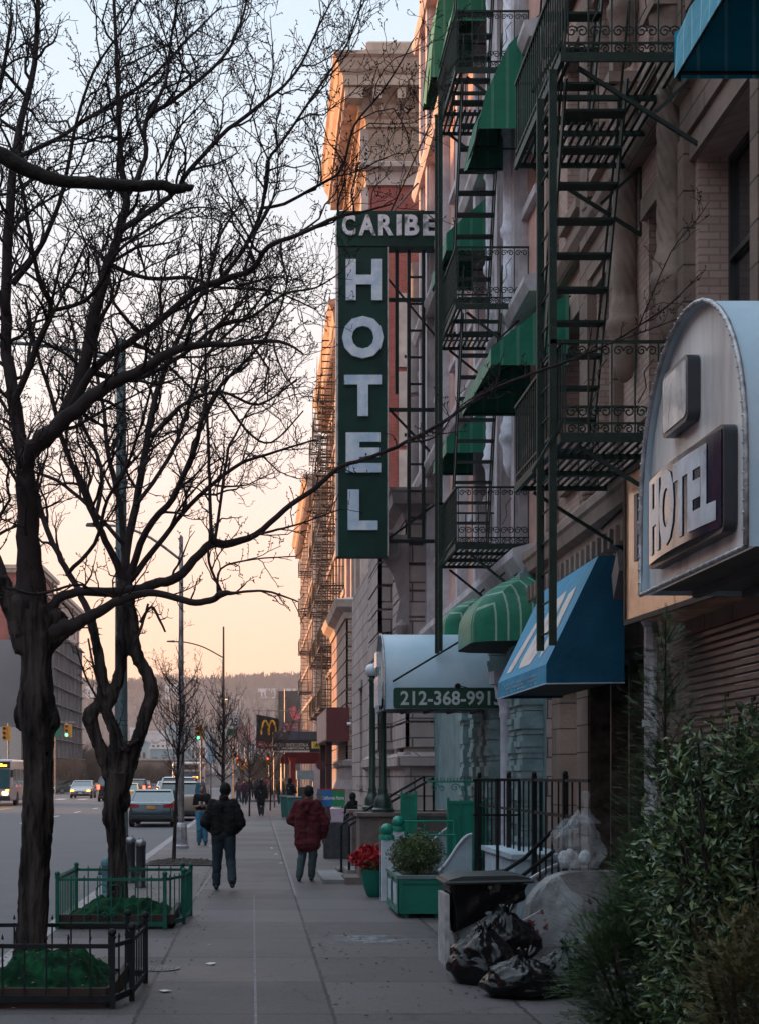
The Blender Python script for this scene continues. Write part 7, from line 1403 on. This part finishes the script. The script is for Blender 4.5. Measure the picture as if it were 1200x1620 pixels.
for (px, d, lb) in ((466,63,'right-hand green wheeled bin with pale rim'),(454,66,'left-hand green wheeled bin by the leaning man')):
    x = XP(px,d); R = thing('wheeled_bin', lb, 'bin', (x,d,0), 'green bins on the pavement'); q = MB(); taper(q, x-.28,x+.28,d,d+.6,.05,.95,.06); obj('body', q, teal_b, R); q = MB(); q.box(x-.31,x+.31,d-.04,d+.64,.953,1.0); obj('lid', q, M('lid_rim', (.12,.18,.18), .5), R)
# red box sign at the corner of the brick house
R = thing('box_sign', 'dark red box sign with a pinkish street face on the brick house corner', 'sign', (3.4,62,3.3)); d = 61; x0, x1 = XP(517,d), XP(553,d); z0, z1 = ZP(1172,d), ZP(1119,d); q = MB(); q.box(x0,x1,d,70,z0,z1); obj('box', q, M('sign_maroon', (.085,.014,.016), .5, .15), R); q = MB(); q.box(x0-.03,x0-.003,d+.05,69.9,z0+.06,z1-.06); obj('street_face', q, M('sign_pinkish', (.38,.25,.22), .5, .3, 2, .1, 6), R)
for y in (63.7, 69.5): q = MB(); q.box(x0+.1,x0+.35,y,y+.25,0,z0) ; obj('post', q, M('post_maroon', (.05,.014,.014), .6), R)
q = MB(); q.box(x1-.003,x1+.06,d,70,z0,z1) if False else q.tube([(x1-.1,d-.05,(z0+z1)/2),(x1+.05,d-.05,(z0+z1)/2)], .07, 8); obj('camera_ball', q, wht, R)
R = thing('disc_sign', 'small dark red disc sign hanging below the red box', 'sign', (XP(508,63),63,1.9)); x, z = XP(508,63), ZP(1210,63); q = MB(); q.tube([(x,62.97,z),(x,63.03,z)], .21, 20); obj('disc', q, MT['sign_maroon'], R); q = MB(); q.tube([(x,63,z),(x+.75,63,z)], .02, 6); obj('bracket', q, iron_black, R)
R = thing('paint_sign', 'blue and green sign board lettered California Paints by the red posts', 'sign', (XP(525,60),60,.6)); d = 60; x0, x1 = XP(502,d), XP(546,d); z0, z1 = ZP(1276,d), ZP(1250,d); xm = XP(526,d)
q = MB(); q.box(x0,xm,d,d+.04,z0,z1); obj('blue_panel', q, M('sign_blue2', (.01,.10,.26), .5), R); q = MB(); q.box(xm,x1,d,d+.04,z0,z1); obj('green_panel', q, M('sign_green2', (.01,.16,.06), .5), R); q = MB(); q.box(x0,x1,d-.01,d+.05,z1+.002,z1+.05); obj('top_strip', q, M('strip_red', (.3,.02,.02), .5), R)
text_fit('California Paints', wht, R, 'Y', d, XP(509,d), XP(544.5,d), ZP(1265,d), ZP(1259.5,d), .004, .02)
q = MB(); q.lathe([(.11,ZP(1266,d)),(.11,ZP(1257,d)),(.12,ZP(1256.5,d)),(.12,ZP(1255,d))], XP(505,d), d-.13, 14); obj('paint_can', q, M('can_brown', (.10,.08,.08), .4), R); q = MB(); [q.box(x_-.03,x_+.03,d+.01,d+.04,0,z0) for x_ in (x0+.1,x1-.1)]; obj('leg', q, sblk, R)
# signs beyond the crossing
R = thing('neon_sign', 'slanted pink vertical sign with a red and white base on the corner house', 'sign', (XP(467,130),130,6)); d = 130; q = MB(); q.bar((XP(462,d),d,ZP(1119,d)),(XP(470,d),d,ZP(1138,d)), .65, .1, (0,1,0)); obj('board', q, M('sign_rose', (.45,.12,.16), .5, .4, 3, 0), R)
q = MB(); q.box(XP(449,d),XP(474,d),d,d+.2,ZP(1156,d),ZP(1149,d)); obj('name_board', q, M('sign_mixed', (.40,.16,.10), .5, .2, 3, 0, col2=(.08,.08,.25), lo=.45, hi=.55), R); q = MB(); q.box(XP(447,d),XP(475,d),d-.02,d+.2,ZP(1149,d)+.01,ZP(1143,d)); obj('top_board', q, M('sign_navy2', (.04,.05,.16), .5), R); text_fit('WELCOME TO', M('letter_orange', (.6,.25,.05), .5), R, 'Y', d-.02, XP(450,d), XP(472,d), ZP(1148,d), ZP(1144.5,d), .01, .02); q = MB(); q.tube([(XP(451,d),d+.1,0),(XP(451,d),d+.1,ZP(1090,d))], .05, 6); q.tube([(XP(471,d),d+.1,ZP(1156,d)),(4.7,d+.1,ZP(1156,d))], .05, 6); obj('pole', q, polesil, R)
R = thing('shop_sign', 'yellow and blue shop sign right of the dark lettered canopy', 'sign', (4.2,86,3.8)); d = 86; q = MB(); q.box(XP(494,d),XP(512,d),d,d+.3,ZP(1184,d),ZP(1173,d)); obj('board', q, M('sign_yellow', (.35,.32,.04), .5), R); text_fit('AT', navy, R, 'Y', d, XP(498,d), XP(508,d), ZP(1182,d), ZP(1175,d), .01, .03)
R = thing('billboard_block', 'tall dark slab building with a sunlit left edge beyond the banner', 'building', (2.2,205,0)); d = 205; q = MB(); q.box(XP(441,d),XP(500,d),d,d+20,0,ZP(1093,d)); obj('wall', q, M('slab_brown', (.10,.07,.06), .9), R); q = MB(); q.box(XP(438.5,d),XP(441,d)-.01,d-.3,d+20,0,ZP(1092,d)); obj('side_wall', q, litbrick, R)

# ---------------- left side of the avenue, far ----------------
# red brick corner house with buff cornice
def farhouse(name_l, X, Xe, d0, d1, ztop, mat, cols, floors, corniced=True, fcols=6, wz0=1.0):
    R = thing('far_house', name_l, 'building', (X,d0,0)); q = MB(); wn = []; wf = []; hf = (ztop-1.5)/floors
    for k_ in range(floors):
        for c_ in range(cols): a = d0+(d1-d0)*(c_+.5)/cols; wn.append((a-.7,a+.7,wz0+k_*hf+.6,wz0+k_*hf+2.4))
        for c_ in range(fcols): a = Xe+(X-Xe)*(c_+.5)/fcols; wf.append((a-.65,a+.65,wz0+k_*hf+.6,wz0+k_*hf+2.4))
    gridwall(q, 'X', X, d0, d1, 0, ztop, wn, -.3); gridwall(q, 'Y', d0, Xe, X, 0, ztop, wf, .3); q.quad((Xe,d0,ztop),(X,d0,ztop),(X,d1,ztop),(Xe,d1,ztop)); q.quad((Xe,d1,0),(X,d1,0),(X,d1,ztop),(Xe,d1,ztop)); obj('wall', q, mat, R)
    for w4 in wf: window(R, 'Y', d0, *w4, .3, whiteframe)
    for w4 in wn: q = MB(); q.box(X-.3,X-.27,w4[0],w4[1],w4[2],w4[3]); obj('window', q, glass, R)
    if corniced: q = MB(); q.box(Xe,X+.5,d0-.5,d1,ztop+.002,ztop+.5); q.box(Xe,X+.8,d0-.8,d1+.3,ztop+.503,ztop+1.0); q.box(X,X+.25,d0,d1,ztop-2.2,ztop-1.9); obj('cornice', q, corn, R)
    return R
farhouse('dark red brick house high behind the nearest trunk at the left edge', -29.5, -70, 205, 222, ZP(906,205), redbrick, 4, 8)
farhouse('buff brick house with bracketed cornice stepping down behind the red one', -28.6, -40, 223, 246, ZP(965,235), pinkbrick, 5, 6)
R = thing('grey_block', 'plain grey rendered building below the red house at the left edge', 'building', (-30,188,0)); q = MB(); q.box(-62,XP(34,188),188,200,ZP(1150,188),ZP(1012,188)); obj('wall', q, M('grey_render', (.15,.15,.165), .8, .1, .3, .1, 4), R); q = MB(); gridwall(q,'Y',188,-62,XP(34,188),0,ZP(1150,188)-.02,[(-40+i*2.4,-38.6+i*2.4,1.5,4) for i in range(4)],.3); obj('ground_floor_wall', q, whiteframe, R)
R = thing('scaffolded_building', 'tall dark netted building with scaffolding between the two left trunks', 'building', (-24.5,190,0)); d0, d1 = 178, 209; Xs = XP(84,178); X2 = -23.9; q = MB(); zt = ZP(1008,190); q.box(-27.4,X2,d0,d1,0,zt); obj('netting', q, M('scaffold_net', (.05,.045,.05), .9, .6, .5, .4, 4, aniso=(1,1,.3)), R)
q = MB(); y = d0
while y <= d1: q.tube([(X2+.15,y,0),(X2+.15,y,zt)], .06, 5); y += 4
x = -27.4
while x <= X2: q.tube([(x,d0-.15,0),(x,d0-.15,zt)], .06, 5); x += 1.6
for i in range(9): z = 2+i*2.1; q.box(X2+.02,X2+.4,d0,d1,z,z+.08); q.box(-27.4,X2,d0-.4,d0-.02,z,z+.08)
obj('scaffold', q, M('scaffold_steel', (.10,.09,.09), .6, .3), R)
bareb = M('bare_brush', (.055,.038,.03), .95, .4, .8, .5, 3, col2=(.13,.085,.06))
def brush(label, px0, px1, y0, y1, d, seed, n_=2600, mat=None, name='bare_bushes', cat='bushes', top=True):
    rg = random.Random(seed); q = MB(); x0, x1 = XP(px0,d), XP(px1,d); z0, z1 = ZP(y1,d), ZP(y0,d)
    for i in range(n_):
        u = rg.random(); x = x0+(x1-x0)*u; hh = (z1-z0)*(.65+.35*noise.noise(Vector((u*6,seed,0)))*1.6)*rg.uniform(.25,1); p = Vector((x, d+rg.uniform(-3,3), max(0,z0)+rg.uniform(0,.3)*(z1-z0)))
        e = p+Vector((rg.gauss(0,.14)*(z1-z0), rg.gauss(0,.1)*(z1-z0), hh*.75)); w_ = .0022*(z1-z0)+.02; q.add([p-Vector((w_,0,0)), p+Vector((w_,0,0)), e], [(0,1,2)]); m_ = p.lerp(e,.6); e2 = m_+Vector((rg.gauss(0,.1),0,rg.uniform(.05,.2)))*(z1-z0); q.add([m_,m_+Vector((w_,0,-w_)),e2],[(0,1,2)])
    o_ = obj(name, q, mat or bareb, loc=None); o_['kind'] = 'stuff'; o_['label'] = label; o_['category'] = cat; return o_
brush('brown bare thicket beyond the crossing, between the left trunks', 128, 200, 1150, 1240, 215, 3, 3500)
brush('brown roadside thicket at the far end of the avenue', 196, 270, 1195, 1240, 240, 4, 2500)
brush('dark ivy-like growth at the foot of the scaffolded building', 88, 128, 1180, 1235, 172, 5, 1500)
brush('thin brush along the far pavement behind the crowd', 380, 450, 1175, 1245, 170, 6, 2500)
# low walls, fence, sheds at the end of the avenue
def block(name, label, cat, px0, px1, y0, y1, d, dep, mat, roofm=None, wins=0, z0=None):
    x0, x1, zt = XP(px0,d), XP(px1,d), ZP(y0,d); zb = ZP(y1,d) if z0 is None else z0; R = thing(name, label, cat, (x0,d,max(0,zb))); q = MB(); q.box(x0,x1,d,d+dep,zb,zt); obj('wall', q, mat, R)
    q = MB(); rx = (x1-x0)*.02; q.box(x0-rx,x1+rx,d-.3,d+dep,zt+.002,zt+.04*(zt-zb)+.2); obj('roof', q, roofm or mat, R)
    for i in range(wins): a = x0+(x1-x0)*(i+.2)/wins; q = MB(); q.box(a,a+(x1-x0)*.55/wins,d-.06,d-.003,zb+(zt-zb)*.35,zb+(zt-zb)*.75); obj('window', q, glass, R)
    return R
concrete = M('far_concrete', (.26,.23,.22), .9, .2); pale = M('far_pale', (.40,.40,.42), .8, .2, .1); tealf = M('far_teal', (.14,.22,.24), .7, .2, .1); brickf = M('far_brick', (.16,.11,.09), .9, .3, .3)
block('retaining_wall', 'long low pale wall across the end of the avenue', 'wall', 190, 440, 1226, 1242, 262, 1, concrete, z0=-.1)
block('retaining_wall', 'higher brownish wall behind the low pale one', 'wall', 196, 330, 1203, 1240, 300, 2, brickf, concrete, z0=-.1)
rg = random.Random(12)
SH = [(204,232,1175,1196,520,tealf,'long teal-grey shed roof left of the young trees'),(232,262,1160,1182,640,pale,'white gabled warehouse behind the first young tree'),(262,300,1150,1172,700,tealf,'blue-grey warehouse with flat roof behind the lamp post'),(206,226,1155,1172,720,pale,'small white warehouse left of the gabled one'),(300,336,1165,1190,560,pale,'pale two-storey depot right of the lamp post'),(336,372,1158,1186,600,concrete,'long grey depot behind the dark lamp post'),(372,405,1150,1180,650,pale,'pale industrial hall left of the banner'),(238,300,1185,1203,480,tealf,'low teal shed nearest, above the brown wall'),(160,205,1185,1215,560,concrete,'grey shed behind the second trunk')]
for i, (a, b_, y0, y1, d, m_, lb) in enumerate(SH): block('warehouse', lb, 'warehouse', a, b_, y0, y1, d, 20, m_, pale if i%2 else tealf, 4, z0=-.1)
# wooded hill on the far bank
q = MB(); NX, NY = 120, 26; G = []; 
def hz(x, t):
    ridge = 92+7*noise.noise(Vector((x*.004,0,0)))+4*noise.noise(Vector((x*.017,3,0))); k = max(0,min(1,(t-.06)/.62)); k = k*k*(3-2*k); return -1+ridge*k+3*noise.noise(Vector((x*.02,t*9,1)))*k
for j in range(NY+1):
    for i in range(NX+1): x = -900+i*15; t = j/NY; y = 1080+t*620; G.append((x, y, hz(x,t)))
m_ = NX+1; q.add(G, [(j*m_+i,j*m_+i+1,(j+1)*m_+i+1,(j+1)*m_+i) for j in range(NY) for i in range(NX)]); o_ = struct('hill', q, M('hill_brown', (.035,.026,.024), 1, .4, .02, 0, col2=(.085,.06,.05), spec=.05))
q = MB(); rg = random.Random(55)
for i in range(5200):
    x = rg.uniform(-620,260); t = rg.uniform(.1,.78) if i%3 else rg.uniform(.55,.72); y = 1080+t*620; z = hz(x,t)-1; h_ = rg.uniform(7,14)*(1.1 if t > .55 else .9); p = Vector((x,y,z)); rad = h_*.42
    for k_ in range(9):
        a = rg.uniform(-1.15,1.15); e = p+Vector((sin(a)*rad*rg.uniform(.6,1.1), rg.uniform(-.3,.3)*rad, h_*(.55+.45*cos(a))*rg.uniform(.75,1.05))); s_ = p.lerp(e,.2)+Vector((0,0,h_*.12)); w_ = rg.uniform(.35,.9); q.add([s_-Vector((w_*.4,0,0)), s_+Vector((w_*.4,0,0)), e+Vector((w_*.5,0,0)), e-Vector((w_*.5,0,0))], [(0,1,2,3)])
    q.add([p-Vector((.3,0,0)),p+Vector((.3,0,0)),p+Vector((.15,0,h_*.5)),p+Vector((-.15,0,h_*.5))],[(0,1,2,3)])
o_ = obj('bare_woods', q, M('woods_brown', (.045,.032,.028), 1, .4, .05, 0, col2=(.10,.068,.052), spec=.05)); o_['kind'] = 'stuff'; o_['label'] = 'bare brown woods covering the far hillside and its ridge'; o_['category'] = 'woods'
for (a, b_, y0, y1, lb) in ((409,436,1090,1099,'long white house near the hilltop above the banner'),(452,471,1090,1096,'small pale house on the hilltop beside the buff building'),(262,284,1083,1096,'pale house half hidden in the hilltop trees left of the lamp post'),(136,148,1086,1094,'little pale house on the hill seen between the left trunks')): block('hill_house', lb, 'house', a, b_, y0, y1, 1395, 12, pale, concrete, 5, z0=ZP(y1,1395)-6)
HAZE = 0.00019
q = MB(); q.box(-900, 300, -80, 1740, -2.2, 128); hz_ = obj('haze', q, []); hz_['kind'] = 'stuff'; hz_['label'] = 'pale evening haze over the avenue and the far hill'; hz_['category'] = 'haze'
m = bpy.data.materials.new('haze_air'); m.use_nodes = True; n = m.node_tree.nodes; n.clear(); o_ = n.new('ShaderNodeOutputMaterial'); v = n.new('ShaderNodeVolumePrincipled'); v.inputs['Density'].default_value = HAZE; v.inputs['Color'].default_value = (.93,.90,.95,1); v.inputs['Anisotropy'].default_value = .1; m.node_tree.links.new(v.outputs[0], o_.inputs['Volume']); hz_.data.materials.append(m)
bpy.data.scenes.remove(TMP)
